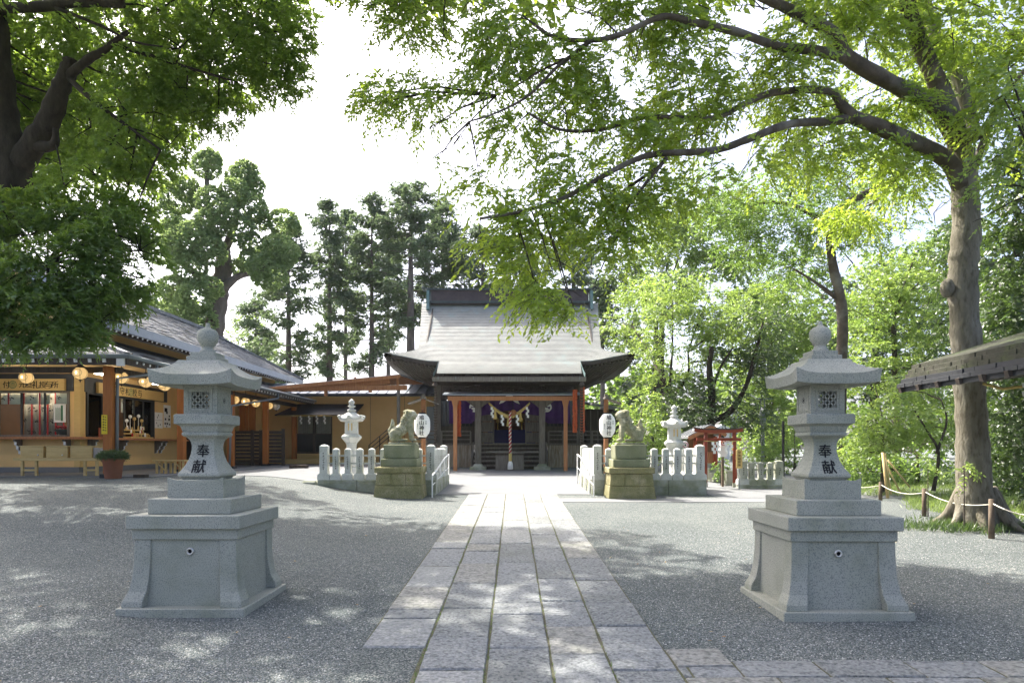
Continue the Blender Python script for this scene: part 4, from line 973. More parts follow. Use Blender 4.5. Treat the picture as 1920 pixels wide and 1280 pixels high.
# ------------------------------------------------ shrine office on the left
def office():
    XE, YE, ZE = -9.3, 16.45, 3.84     # corner of the lower eave
    XW, YW = -12.7, 20.0; g = .87
    T = empty('shrine_office', (-14, 24, g), 'tan plastered shrine office with open service windows and grey slate roofs', 'building')
    # walls
    def wall_x(name, x0, x1, y, z0, z1, holes, mt='tan_wall', th=.12):
        m = M(); xs = sorted({x0, x1, *[h for q in holes for h in q[:2]]})
        for a, b in zip(xs, xs[1:]):
            hs = [q for q in holes if q[0] <= a+1e-6 and q[1] >= b-1e-6]
            if hs: m.box(a, y, z0, b, y+th, hs[0][2]); m.box(a, y, hs[0][3], b, y+th, z1)
            else: m.box(a, y, z0, b, y+th, z1)
        m.build(name, mt, T)
    def wall_y(name, x, y0, y1, z0, z1, holes, mt='tan_wall', th=.12):
        m = M(); ys = sorted({y0, y1, *[h for q in holes for h in q[:2]]})
        for a, b in zip(ys, ys[1:]):
            hs = [q for q in holes if q[0] <= a+1e-6 and q[1] >= b-1e-6]
            if hs: m.box(x-th, a, z0, x, b, hs[0][2]); m.box(x-th, a, hs[0][3], x, b, z1)
            else: m.box(x-th, a, z0, x, b, z1)
        m.build(name, mt, T)
    wall_x('front_wall', -24, XW-.12, YW, g+.18, 4.9, [(-17.4,-15.6,1.94,3.27),(-15.15,-12.98,1.94,3.27)])
    wall_y('side_wall', XW, YW+.0, 36.5, g+.18, 5.0, [(20.28,21.2,1.94,3.27),(21.7,24.1,1.94,3.27)])
    M().box(XW-.10,20.0,5.0,XW-.002,36.4,5.22).build('upper_wall', 'tan_wall', T)
    M().box(-24, YW-.03, g-.05, XW+.0, YW+.12, g+.18).build('foundation', 'concrete', T); M().box(XW-.12, YW+.12, g-.05, XW+.03, 36.5, g+.178).build('foundation', 'concrete', T)
    M().box(XW-.14, YW-.03, g+.18, XW+.04, YW+.16, 3.9).build('corner_post', 'sign_wood', T)
    M().box(-24, YW-.04, 3.27, XW-.16, YW-.002, 3.78).build('dark_lintel', 'dark_trim', T); M().box(XW+.002, YW+.2, 3.27, XW+.035, 25.0, 3.72).build('dark_lintel', 'dark_trim', T)
    # back of the room behind the windows
    M().box(-24, 22.6, g, XW-1.9, 22.7, 4).build('inner_wall', 'room_wood', T); M().box(XW-2.3, 22.7, g, XW-2.2, 27, 4).build('inner_wall', 'room_wood', T)
    M().box(-17.2, 20.36, 3.60, -13.2, 20.44, 3.66).build('added_room_light', 'tube_lamp', T)  # unseen light strip added behind the lintel to brighten the curtains
    M().box(-24, YW+.12, 1.55, XW-.12, 22.6, 1.6).build('inner_floor', 'room_wood', T); M().box(-24, YW+.12, 3.8, XW-.12, 26.9, 3.85).build('inner_ceiling', 'room_dark', T)
    # windows: frames and panes, curtains
    def winx(x0, x1, z0, z1, y, n):
        f = M(); f.box(x0, y-.05, z0, x1, y+.1, z0+.05); f.box(x0, y-.05, z1-.05, x1, y+.1, z1)
        f.box(x0, y-.05, z0+.05, x0+.06, y+.1, z1-.05); f.box(x1-.06, y-.05, z0+.05, x1, y+.1, z1-.05); fo = f.build('window', 'grey_wood', T)
        w_ = (x1-x0-.12)/n
        for k in range(n):
            a = x0+.06+k*w_; M().box(a+.004, y+.03+.03*(k%2), z0+.052, a+w_-.004, y+.038+.03*(k%2), z1-.052).build('pane', 'window_glass', fo)
            if k: M().box(a-.03, y+.0, z0+.05, a+.03, y+.028, z1-.05).build('sash_bar', 'dark_trim', fo)
        return fo
    w1 = winx(-15.15, -12.98, 1.94, 3.27, YW, 3); winx(-17.4, -15.6, 1.94, 3.27, YW, 2)
    def winy(y0, y1, z0, z1, x, n):
        f = M(); f.box(x-.1, y0, z0, x+.05, y1, z0+.05); f.box(x-.1, y0, z1-.05, x+.05, y1, z1); f.box(x-.1, y0, z0+.05, x+.05, y0+.06, z1-.05); f.box(x-.1, y1-.06, z0+.05, x+.05, y1, z1-.05); fo = f.build('window', 'dark_trim', T)
        w_ = (y1-y0-.12)/n
        for k in range(n):
            a = y0+.06+k*w_
            if k != 0 or n == 1: M().box(x-.04-.02*(k%2), a+.004, z0+.052, x-.034-.02*(k%2), a+w_-.004, z1-.052).build('pane', 'window_glass', fo)
            if k: M().box(x-.03, a-.03, z0+.05, x+.0, a+.03, z1-.05).build('sash_bar', 'dark_trim', fo)
    winy(20.28, 21.2, 1.94, 3.27, XW, 1); winy(21.7, 24.1, 1.94, 3.27, XW, 4)
    R = random.Random(11)
    def cloth(name, par, x0, x1, y, z0, z1, mt, n=10, amp=.02, axis='x', motif=3):
        m = M(); vs = []; fs = []
        for i in range(n+1):
            u = x0+(x1-x0)*i/n; o = amp*math.sin(i*1.9)
            for z in (z1, z0): vs.append((u, y+o, z) if axis == 'x' else (y+o, u, z))
        for i in range(n): fs.append((2*i, 2*i+2, 2*i+3, 2*i+1))
        m.add(vs, fs); c = m.build(name, mt, par, smooth=True)
        md = c.modifiers.new('thick', 'SOLIDIFY'); md.thickness = .005
        m = M()
        for k in range(motif):      # sprays of dark leaves printed on the cloth
            u = R.uniform(x0+.15*(x1-x0), x1-.15*(x1-x0)); z = z0+(z1-z0)*(k+.5)/motif
            for q in range(7):
                a = R.random()*6.28; r = R.uniform(.02,.07); du, dz = r*math.cos(a), r*math.sin(a); s_ = .025; yy = y-amp-.008
                pts = [(u+du-s_, z+dz), (u+du, z+dz-s_*.7), (u+du+s_, z+dz), (u+du, z+dz+s_*.7)]
                m.add([(p, yy, r_) if axis == 'x' else (y+amp+.008, p, r_) for p, r_ in pts], [(0,1,2,3)])
        if motif: m.build('printed_motif', 'paint_black', c)
        return c
    nr = empty('door_curtain', (-14.3, YW+.2, 3.2), 'short white curtain panels with dark leaf motifs behind the office front window', 'curtain')
    for a, b in ((-15.12,-14.92),(-14.87,-14.49),(-14.42,-14.02),(-13.95,-13.66),(-13.5,-13.02)): cloth('cloth', nr, a, b, YW+.16, 2.90, 3.24, 'paper', 6, .012, motif=1)
    for x in (-14.9,-14.45,-13.98): M().box(x-.02, YW+.15, 2.90, x+.02, YW+.17, 3.24).build('red_band', 'red_cloth', nr)
    lc = empty('room_curtain', (-14.3, YW+.6, 2.5), 'long grey curtain with red bands and dark leaf motifs inside the office front window', 'curtain')
    for k in range(5): cloth('cloth', lc, -14.75+k*.24, -14.53+k*.24, YW+.6, 1.9, 3.3, 'curtain', 5, .02, motif=4)
    for k in range(5): M().box(-14.53+k*.24, YW+.57, 1.9, -14.51+k*.24+.015, YW+.6, 3.3).build('red_band', 'red_cloth', lc)
    sc = empty('side_curtain', (XW-.3, 21, 3), 'white curtain panels in the office side window above the counter', 'curtain')
    for a, b in ((20.35,20.62),(20.68,21.12),(22.55,22.95),(23.05,23.4),(23.5,23.7)): cloth('cloth', sc, a, b, XW-.25, 2.78, 3.24, 'paper', 5, .012, 'y', 2)
    # framed notices behind glass, flower bowl
    M().box(-13.47, YW+.02, 2.36, -13.12, YW+.03, 2.90).build('notice', 'paper', None, loc=(-13.3,YW,2.4), label='white printed notice behind the right pane of the office front window', cat='notice')
    m = M(); 
    for k in range(9): m.box(-13.42+k*.018, YW+.016, 2.42+.0*k, -13.414+k*.018, YW+.0195, 2.80-.01*(k%3))
    m.box(-13.26, YW+.016, 2.40, -13.20, YW+.0195, 2.86); m.build('printed_text', 'green_paint', bpy.data.objects['notice'])
    fb = empty('flower_bowl', (-13.4, YW+.45, 1.98), 'dark bowl of reddish flowers behind the office front window', 'flower bowl')
    M().lathe(-13.4, YW+.45, [(.12,1.62),(.10,1.95),(.3,2.14),(.28,2.16)], 18).build('bowl', 'dark_trim', fb, smooth=True)
    m = M(); 
    for k in range(40): a = R.random()*6.28; r = R.random()*.26; m.ell((-13.4+r*math.cos(a), YW+.45+r*math.sin(a), 2.2+R.uniform(-.02,.07)), .03, 6, 4)
    m.build('flowers', 'red_cloth', fb)
    # counters with carved brackets
    M().box(-24, YW-.36, 1.86, XW+.36, YW-.0, 1.93).box(XW+.0, YW, 1.86, XW+.36, 26.0, 1.93).build('counter', 'cedar_wood', T, bevel=.006)
    def bracket(px, py, ax):
        pr = [(0,1.86),(.30,1.86),(.30,1.80),(.24,1.78),(.25,1.70),(.17,1.66),(.17,1.58),(.09,1.52),(.08,1.44),(0,1.42)]
        if ax == 'x': m = M().prism([(py-u, z) for u, z in pr], px-.03, px+.03, 'x')
        else: m = M().prism([(px+u, z) for u, z in pr], py-.03, py+.03, 'y')
        m.build('bracket', 'grey_wood', T); 
        m = M(); 
        for (u0,z0),(u1,z1) in zip(pr[2:-1], pr[3:]):
            if ax == 'x': m.add([(px-.034,py-u0-.004,z0),(px+.034,py-u0-.004,z0),(px+.034,py-u1-.004,z1),(px-.034,py-u1-.004,z1)], [(0,1,2,3)])
            else: m.add([(px+u0+.004,py-.034,z0),(px+u0+.004,py+.034,z0),(px+u1+.004,py+.034,z1),(px+u1+.004,py-.034,z1)], [(0,1,2,3)])
        m.build('bracket_edge', 'white_paint', T)
    for x in (-14.4, -12.98, -16): bracket(x, YW, 'x')
    for y in (20.4, 22.0, 24.2, 24.5): bracket(XW, y, 'y')
    # sign boards
    sb = M().box(-17.2, YW-.14, 3.28, -13.06, YW-.05, 3.62).build('sign_board', 'sign_wood', None, loc=(-15,YW,3.4), label='long pale wooden sign above the office front window with black characters', cat='sign')
    m = M(); yy = YW-.143
    for ch, px, s in (('受',-14,.2),('付',12,.2),('元',42,.2),('旦',55,.17),('礼',67,.22),('授',80,.2),('与',91,.2),('所',103,.2)):
        x = X(px, 19.86); text(m, ch, s, lambda u, v, x=x: (x+u, yy, 3.45+v), .02)
    m.build('lettering', 'paint_black', sb)
    def crest(m, fn, r):
        n = 24
        for ra, rb in ((1,.84),): m.add([fn(q*r*math.cos(2*math.pi*i/n), q*r*math.sin(2*math.pi*i/n)) for q in (ra, rb) for i in range(n)], [(i,(i+1)%n,n+(i+1)%n,n+i) for i in range(n)])
        for k in (-2,-1,0,1,2):
            x = k*.26*r; h = math.sqrt(max(0,.62-(.26*k)**2))*r; m.add([fn(x-.05*r,-h),fn(x+.05*r,-h),fn(x+.05*r,h),fn(x-.05*r,h)], [(0,1,2,3)])
        m.add([fn(-.6*r,.1*r),fn(0,.5*r),fn(.6*r,.1*r),fn(0,.3*r)], [(0,1,2,3)])
    m = M(); xx = X(24, 19.86); crest(m, lambda u, v: (xx+u, yy, 3.45+v), .115); m.build('crest', 'green_paint', sb)
    sb = M().box(XW+.05, 20.7, 3.28, XW+.14, 24.55, 3.60).build('sign_board', 'sign_wood', None, loc=(XW,22.6,3.4), label='long pale wooden sign above the office side window with black characters', cat='sign')
    m = M()
    for ch, px in (('御',213),('守',229),('札',239),('授',252.5),('与',262)):
        d = 12.56*1280/(962-px); text(m, ch, .25, lambda u, v, d=d: (XW+.1445, d+u, 3.44+v), .02)
    m.build('lettering', 'paint_black', sb)
    m = M(); dd = 12.56*1280/(962-245.5); crest(m, lambda u, v: (XW+.1445, dd+u, 3.44+v), .13); m.build('crest', 'green_paint', sb)
    # posters on the side wall
    for y0, y1, z0, z1, lb, k in ((24.15,24.72,2.32,2.88,'square white poster with small print on the office side wall', 0),(24.8,25.3,2.36,3.18,'tall white poster with black pictures on the office side wall', 1)):
        po = M().box(XW+.003, y0, z0, XW+.012, y1, z1).build('poster', 'paper', None, loc=(XW,y0,z0), label=lb, cat='poster')
        m = M()
        if k:
            for zz, yy_, s in ((3.0,24.95,.2),(2.9,25.02,.12),(2.78,25.2,.09),(2.66,24.92,.1),(2.66,25.18,.12),(2.5,24.9,.1),(2.5,25.05,.1),(2.48,25.22,.08),(2.40,25.0,.07)):
                m.box(XW+.013, yy_-s/2, zz-s*.35, XW+.0145, yy_+s/2, zz+s*.35)
        else:
            m.box(XW+.013, 24.2, 2.60, XW+.0145, 24.67, 2.607)
            for zz, yy_ in ((2.78,24.42),(2.70,24.35),(2.5,24.3),(2.45,24.55),(2.4,24.4)): m.box(XW+.013, yy_-.02, zz-.03, XW+.0145, yy_+.02, zz+.03)
        m.build('print', 'paint_black', po)
    # lower roof (L-shaped lean-to), eaves, gutters, rafters
    m = M(); zt_ = 4.88
    def strip(m, a0, a1, b0, b1, rows, lip=.02):
        for i in range(rows):
            f0, f1 = i/rows, (i+1)/rows; l = lambda p, q, f: (p[0]+(q[0]-p[0])*f, p[1]+(q[1]-p[1])*f, p[2]+(q[2]-p[2])*f)
            p, q, r, s = l(a0,b0,f0), l(a1,b1,f0), l(a1,b1,f1), l(a0,b0,f1); up = lambda v, d: (v[0], v[1], v[2]+d)
            m.add([up(p,0),up(q,0),up(r,lip),up(s,lip),up(s,-.03),up(r,-.03)], [(0,1,2,3),(3,2,5,4)])
    XH, YH = XW+.0, YW+.15
    strip(m, (-24,YH,zt_), (XH,YH,zt_), (-24,YE,ZE), (XE,YE,ZE), 14); strip(m, (XH,YH,zt_), (XH,36.5,zt_), (XE,YE,ZE), (XE,34.8,ZE), 14)
    m.build('lower_roof', 'slate', T)
    # random slates standing a little proud
    m = M()
    for k in range(260):
        f = R.random(); y = R.uniform(17.5, 34); 
        if R.random() < .3: f = R.random(); x = R.uniform(-20, XE-1.2); yy = YE+(YH-YE)*f; 
        t0 = math.floor(f*14)/14; s0 = R.uniform(.25,.6)
        x = XE+(XH-XE)*(1-t0); z = ZE+(zt_-ZE)*(1-t0)
        dx = (XE-XH)/14; dz = (ZE-zt_)/14
        if y < YE+(YH-YE)*(1-t0)+.3: continue
        m.add([(x,y,z+.026),(x,y+s0,z+.026),(x+dx,y+s0,z+dz+.045),(x+dx,y,z+dz+.045)], [(0,1,2,3)])
    m.build('raised_slates', 'slate', T, kind='stuff')
    M().bar((XH,YH,zt_+.03),(XE,YE,ZE+.05), .12, .06).build('hip_cap', 'slate', T)
    M().box(-24, YH-.1, zt_-.02, XH+.08, YH+.05, zt_+.10).box(XH-.05, YH+.05, zt_-.02, XH+.08, 36.5, zt_+.098).build('wall_flashing', 'dark_trim', T)
    M().quad((-24,YE+.1,ZE-.06),(XE-.1,YE+.1,ZE-.06),(XW,YW,ZE+.05),(-24,YW,ZE+.05)).quad((XE-.1,YE+.1,ZE-.06),(XE-.1,34.8,ZE-.06),(XW,36.5,ZE+.05),(XW,YW,ZE+.05)).build('soffit', 'tan_wall', T)
    M().box(-24, YE+.02, ZE-.22, XE-.02, YE+.09, ZE-.02).box(XE-.09, YE+.09, ZE-.22, XE-.02, 34.8, ZE-.022).build('fascia', 'dark_wood', T)
    gt = M(); gt.tube([(-24,YE-.06,ZE-.03),(XE+.04,YE-.06,ZE-.03)], .055, 8); gt.tube([(XE+.04,YE-.06,ZE-.035),(XE+.04,34.8,ZE-.035)], .055, 8); gt.build('gutter', 'grey_metal', T, smooth=True)
    M().box(-24, -.14+YE+.65, ZE-.36, XE-.55, YE+.65, ZE-.22).box(XE-.75, YE+.65, ZE-.36, XE-.6, 34.6, ZE-.222).build('eave_beam', 'dark_wood', T)
    def rafters(pts, dirv, zr, name, s):
        pr = None
        for p in pts:
            if pr is None:
                m = M(); m.k = 0; a = Vector((0,0,0)); b = Vector(dirv)
                m.bar(a+b*.02, b, s, s*1.1); m.k = 1; m.bar(a, a+b*.02, s*1.04, s*1.15); pr = m.build(name, ['dark_wood', 'white_paint'], None); o = pr
            else: o = pr.copy(); C.objects.link(o)
            o.parent = T; o.location = Vector((p[0], p[1], zr))-wloc(T)
    rafters([(XE-.55-.345*k, YE-.02) for k in range(22)], (0,1.2,.30), ZE-.13, 'front_rafter', .075)
    rafters([(XE-.0, YE+.45+.30*k) for k in range(60)], (-1.2,0,.30), ZE-.13, 'side_rafter', .05)
    M().box(XE-.24, YE-.04, ZE-.26, XE-.06, YE+.02, ZE-.07).build('corner_rafter_end', 'white_paint', T)
    # downpipe
    m = M(); m.tube([(XE+.04,YE+1.3,ZE-.08),(XE+.04,YE+1.3,ZE-.3),(-9.85,YE+.55,ZE-.5),(-9.85,YE+.52,.9)], .04, 8); m.build('downpipe', 'grey_metal', T, smooth=True)
    m = M(); m.tube([(XE+.04,26.9,ZE-.08),(XE+.04,26.9,ZE-.28),(-9.9,24.0,ZE-.75),(-9.95,23.95,.9)], .04, 8); m.build('downpipe', 'grey_metal', T, smooth=True)
    # posts
    for y, x in ((16.9,-10.0),(20.6,-10.0),(24.2,-10.0),(27.6,-10.0),(31.2,-10.0)):
        M().box(x-.1, y-.1, g+.02, x+.1, y+.1, ZE-.22).build('post', 'office_wood', T, bevel=.008); M().cbox(x, y, g-.05, g+.10, .3, .3).build('post_base', 'dark_trim', T)
    # upper roof
    XU, ZU, XR, ZR = -11.45, 5.28, -14.5, 7.12; Y0, Y1 = 18.9, 37.2; YR = 32.0
    m = M(); strip(m, (XR,Y0,ZR), (XR,YR,ZR), (XU,Y0,ZU), (XU,Y1,ZU), 24, .022); strip(m, (XR,YR,ZR), (XR,YR+.01,ZR), (XU,Y1,ZU), (-20,Y1,ZU), 10, .022)
    strip(m, (XR,Y0,ZR), (XR,YR,ZR), (-17.55,Y0,ZU), (-17.55,Y1,ZU), 6, .02); m.build('upper_roof', 'slate', T, label='upper grey slate roof shining in the sun')
    m = M()
    for k in range(420):
        i = R.randrange(24); f = i/24; s0 = R.uniform(.2,.5); y = R.uniform(Y0, Y1-(Y1-YR)*(1-f)-s0-.2); dx, dz = (XU-XR)/24, (ZU-ZR)/24; x, z = XR+(XU-XR)*f, ZR+(ZU-ZR)*f
        m.add([(x,y,z+.026),(x,y+s0,z+.026),(x+dx,y+s0,z+dz+.05),(x+dx,y,z+dz+.05),(x+dx,y,z+dz+.02),(x+dx,y+s0,z+dz+.02)], [(0,1,2,3),(3,2,5,4)])
    m.build('raised_slates', 'slate', T, kind='stuff')
    M().bar((XR,Y0,ZR+.05),(XR,YR,ZR+.05),.3,.14).bar((XR,YR,ZR+.05),(XU,Y1,ZU+.06),.16,.08).build('ridge_cap', 'slate', T)
    M().box(XU-.10, Y0, ZU-.26, XU+.01, Y1, ZU-.0).build('upper_fascia', 'zinc', T); M().slab((XU-.05,Y0+.1,ZU-.20),(XU-.05,Y1-.05,ZU-.20),(XW,Y1-.05,ZU+.16),(XW,Y0+.1,ZU+.16),.03).build('upper_soffit', 'dark_wood', T)
    M().prism([(XU,ZU-.1),(XR,ZR-.08),(-17.55,ZU-.1)], Y0+.5, Y0+.6, 'y').build('gable_wall', 'tan_wall', T)
    M().box(-17.4, Y0+.5, 4.2, XW-.13, Y0+.6, ZU-.1).build('gable_base', 'tan_wall', T)
    M().bar((XR,Y0,ZR),(XU,Y0,ZU),.06,.3).bar((XR,Y0,ZR),(-17.55,Y0,ZU),.06,.3).build('verge_board', 'zinc', T)
    rafters([(XU-.02, Y0+.3+.28*k) for k in range(62)], (-1.1,0,.28), ZU-.30, 'upper_rafter', .05)
    # far half: doors and shutters under the eave
    M().box(XW+.0, 25.9, g+.2, XW+.05, 27.3, 3.1).build('dark_door', 'room_dark', T); 
    M().box(XW-.1, 36.4, g, XE, 36.5, 4.0).build('end_wall', 'tan_wall', T)
office()
# hanging lamps under the office eave
def lamp(x, y, z, lit, label):
    t = empty('hanging_lamp', (x, y, z+.4), label, 'hanging lamp', 'round glass lamps hung under the office eave')
    M().ell((x,y,z), (.165,.165,.155), 18, 12).build('glass_globe', 'lamp_glass' if lit else 'lantern_paper', t, smooth=True)
    M().lathe(x, y, [(.09,z+.13),(.10,z+.16),(.06,z+.19),(.055,z+.24),(.02,z+.26)], 12).build('cap', 'black_metal', t)
    m = M()
    for k in range(3):
        a = k*math.pi/3; m.tube([(x+.17*math.cos(a)*math.sin(q), y+.17*math.sin(a)*math.sin(q), z+.16*math.cos(q)) for q in np.linspace(-math.pi,math.pi,22)], .004, 4)
    m.tube([(x+.14*math.cos(q), y-.06-.10, z+.0+.09*math.sin(q)) for q in np.linspace(0,6.28,14)], .004, 4); m.build('wire_cage', 'black_metal', t)
    M().lathe(x, y, [(.03,z-.155),(.035,z-.17),(.01,z-.20),(.008,z-.23)], 8).build('finial', 'black_metal', t)
    M().tube([(x,y,z+.25),(x,y,z+.42)], .01, 5).build('hook', 'black_metal', t)
    if lit: M().ell((x-.0,y-.12,z), (.05,.05,.055), 10, 8).build('bulb', 'lamp_bulb', t, smooth=True)
for x, y, z, lit, lb in ((-12.55,17.6,3.42,1,'leftmost lit round lamp under the office eave, above the front sign'),
    (-10.62,16.75,3.44,1,'lit round lamp left of the front orange post of the office'),
    (-9.98,17.4,3.40,1,'lit round lamp just right of the front orange post, behind the downpipe'),
    (-9.98,18.55,3.40,1,'lit round lamp above the lettering of the office side sign'),
    (-10.0,19.6,3.40,1,'lit round lamp above the posters on the office side wall'),
    (-10.15,21.3,3.40,1,'lit round lamp just right of the second orange post'),
    (-10.35,25.4,3.40,1,'dim lit round lamp seen beside the left granite lantern fire box'),
    (-10.30,26.3,3.40,1,'first lit round lamp right of the left granite lantern'),
    (-10.30,27.35,3.40,1,'lit round lamp just left of the far orange post'),
    (-10.33,28.9,3.40,1,'small lit round lamp behind the far orange post'),
    (-10.20,29.4,3.40,0,'white unlit round lamp right of the far orange post')): lamp(x, y, z, lit, lb)
for x0, y0, x1, y1, z, lb in ((-13.9,18.2,-12.75,18.2,3.68,'fluorescent tube lamp on the soffit over the front sign'),(-11.2,18.3,-11.2,19.3,3.62,'fluorescent tube lamp on the soffit behind the front orange post'),(-11.2,21.1,-11.2,22.6,3.62,'fluorescent tube lamp on the soffit over the side window')):
    t = empty('tube_light', ((x0+x1)/2,(y0+y1)/2,z), lb, 'ceiling light', 'tube lights under the office eave')
    M().bar((x0,y0,z+.06),(x1,y1,z+.06),.12,.05).build('housing', 'white_paint', t); M().tube([(x0,y0,z),(x1,y1,z)], .035, 8).build('tube', 'tube_lamp', t)
# talisman stand on the side counter
t = empty('talisman_rack', (-12.5, 22.8, 1.93), 'stepped wooden rack crowded with small talismans on the side counter', 'display rack')
for k in range(3): M().box(-12.65+.0, 22.15+.02*k, 1.935+.12*k, -12.38-.09*k, 23.5-.15*k, 1.98+.12*k).build('shelf', 'sign_wood', t)
R = random.Random(4)
for k in range(30):
    y = R.uniform(22.2,23.4); lv = R.randrange(3); x = -12.42-.09*lv; z = 1.985+.12*lv; h = R.uniform(.06,.13)
    M().fr(x, y, z, .022, .03, z+h, .012, .018).build('talisman', R.choice(['paper','paper','sign_wood','red_cloth','gold']), t)
for y, h in ((22.5,.36),(22.75,.3),(23.0,.4),(23.2,.25),(22.3,.22)):
    M().tube([(-12.62,y,2.2),(-12.62,y,2.25+h)], .01, 5).ell((-12.62,y,2.28+h),(.05,.07,.06),8,6).build('charm_branch', R.choice(['paper','sign_wood']), t)
t = empty('picture_stand', (-12.5, 20.75, 1.93), 'small red framed picture standing on the side counter', 'picture frame')
M().box(-12.5,20.58,1.93,-12.48,20.92,2.22).build('frame', 'vermilion', t); M().box(-12.479,20.62,1.96,-12.475,20.88,2.19).build('picture', 'room_wood', t)
# table with three boxes
g = .89; d = 17.9
t = empty('folding_table', (-11.8,17.9,g), 'low pale wooden table in front of the office', 'table')
M().box(X(40,d),d-.3,Z(862,d)-.02,X(193,d),d+.3,Z(857,d)-.01).build('table_top', 'pale_wood', t, bevel=.004)
for px in (54,80,170,192):
    M().box(X(px,d)-.03,d-.26,g,X(px,d)+.03,d-.20,Z(861,d)).build('leg', 'pale_wood', t); 
for a, b in ((54,80),(170,192)): M().box(X(a,d),d-.25,g+.12,X(b,d),d-.22,g+.17).build('stretcher', 'pale_wood', t)
for i, (a, b, lb) in enumerate(((48,91,'left'),(96,136,'middle'),(141,181,'right'))):
    bx = empty('oracle_box', (X((a+b)/2,d),d,Z(857,d)), lb+' pale wooden drawer box on the low table', 'wooden box', 'wooden boxes on the low table')
    z0 = Z(857,d)-.008; z1 = Z(837,d)
    M().box(X(a,d),d-.2,z0,X(b,d),d+.2,z1).build('body', 'pale_wood', bx, bevel=.006); M().box(X(a,d)-.015,d-.215,z1+.001,X(b,d)+.015,d+.215,z1+.025).build('lid', 'pale_wood', bx)
    M().box(X(a,d)+.05,d-.206,z0+.04,X(b,d)-.05,d-.2015,z1-.05).build('drawer_front', 'pale_wood', bx)
    if i < 2: M().ell((X(b-9,d),d-.22,z0+.07),.02,8,6).build('knob', 'white_paint', bx)
M().box(X(181.5,d),d-.16,Z(857,d)-.008,X(194,d),d+.1,Z(839,d)).build('paper_box', 'curtain', None, loc=(X(188,d),d,Z(857,d)), label='small greyish box at the right end of the low table', cat='box', bevel=.01)
# potted plant
d = 16.4; cx = X(212,d); g0 = gz(cx,d)
t = empty('potted_plant', (cx,d,g0), 'terracotta pot with a low dark green shrub at the foot of the office post', 'potted plant')
zt = Z(858,d); M().lathe(cx, d, [(.17,g0-.0),(.18,g0+.02),(.225,zt-.1),(.25,zt-.09),(.255,zt-.0),(.225,zt),(.215,zt-.06)], 28).build('pot', 'terracotta', t, smooth=True); M().lathe(cx,d,[(.215,zt-.07),(.215,zt-.05)],20).build('soil', 'soil', t)
POT = (cx, d, zt, t)
m = M(); m.box(X(224,d)+.05,16.9,.86,X(250,d),17.1,.95); m.build('timber_block', 'dark_wood', None, loc=(-9.5,17,.86), label='dark timber block lying beside the terracotta pot', cat='timber')
m = M(); m.box(-8.0,24.4,.885,-7.4,24.7,1.0); m.build('timber_block', 'dark_wood', None, loc=(-7.6,24.5,.88), label='dark timber block on the paving right of the left granite lantern', cat='timber')
# small bench
t = empty('bench', (-9.75,19.4,.89), 'small rustic wooden bench by the office side wall', 'bench'); d = 19.4
for k in range(3): M().box(X(293,d),d-.2+k*.14,1.235,X(352,d),d-.08+k*.14,1.27).build('seat_board', 'pale_wood', t)
for px in (299,316,333,348):
    for o_ in (-.17,.10): M().box(X(px,d)-.025,d+o_,.885,X(px,d)+.025,d+o_+.05,1.235).build('leg', 'pale_wood', t)
M().bar((X(299,d),d-.14,1.2),(X(316,d),d-.14,.95),.03).bar((X(333,d),d-.14,1.2),(X(348,d),d-.14,.95),.03).build('brace', 'pale_wood', t)
M().box(-10.0-.12,16.785,1.95,-10.0+.02,16.797,2.42).build('yellow_notice', 'yellow', None, loc=(-10.05,16.79,2.2), label='narrow yellow notice on the front orange post', cat='notice')
m = M()
for k in range(6): m.box(-10.09+.0, 16.782, 2.36-.065*k, -10.05, 16.7845, 2.39-.065*k); m.box(-10.03,16.782,2.35-.065*k,-10.01,16.7845,2.38-.065*k)
m.build('print', 'paint_black', bpy.data.objects['yellow_notice'], kind='stuff')
# red banner cloth and dark slatted fence at the far end of the office
t = empty('cloth_banner', (-11.3,29,3), 'dark orange cloth hanging at the far end of the office eave', 'cloth')
d = 29.0
for k, (a, b) in enumerate(((449,460.5),(461.5,466),(467,479.5))): M().box(X(a,d),d-.03-.02*(k%2),Z(811,d),X(b,d),d,Z(752,d)).build('cloth_panel', 'office_wood', t)
for k in range(4): M().box(X(452+8*k,d),d-.04,Z(814,d),X(453.5+8*k,d),d,Z(811,d)).build('tab', 'orange_wood', t)
t = empty('slatted_fence', (-11,28.4,.87), 'dark wooden slatted fence below the orange cloth', 'fence'); d = 28.4
x0, x1 = X(438,d), X(534,d)
for k in range(9): M().box(x0,d,1.0+k*.15,x1-.06,d+.03,1.0+k*.15+.125).build('board', 'dark_wood', t)
for px in (439,473,489,531): M().box(X(px,d)-.06,d-.04,.87,X(px,d)+.06,d+.05,2.36+(.05 if px == 531 else 0)).build('post', 'dark_wood', t)

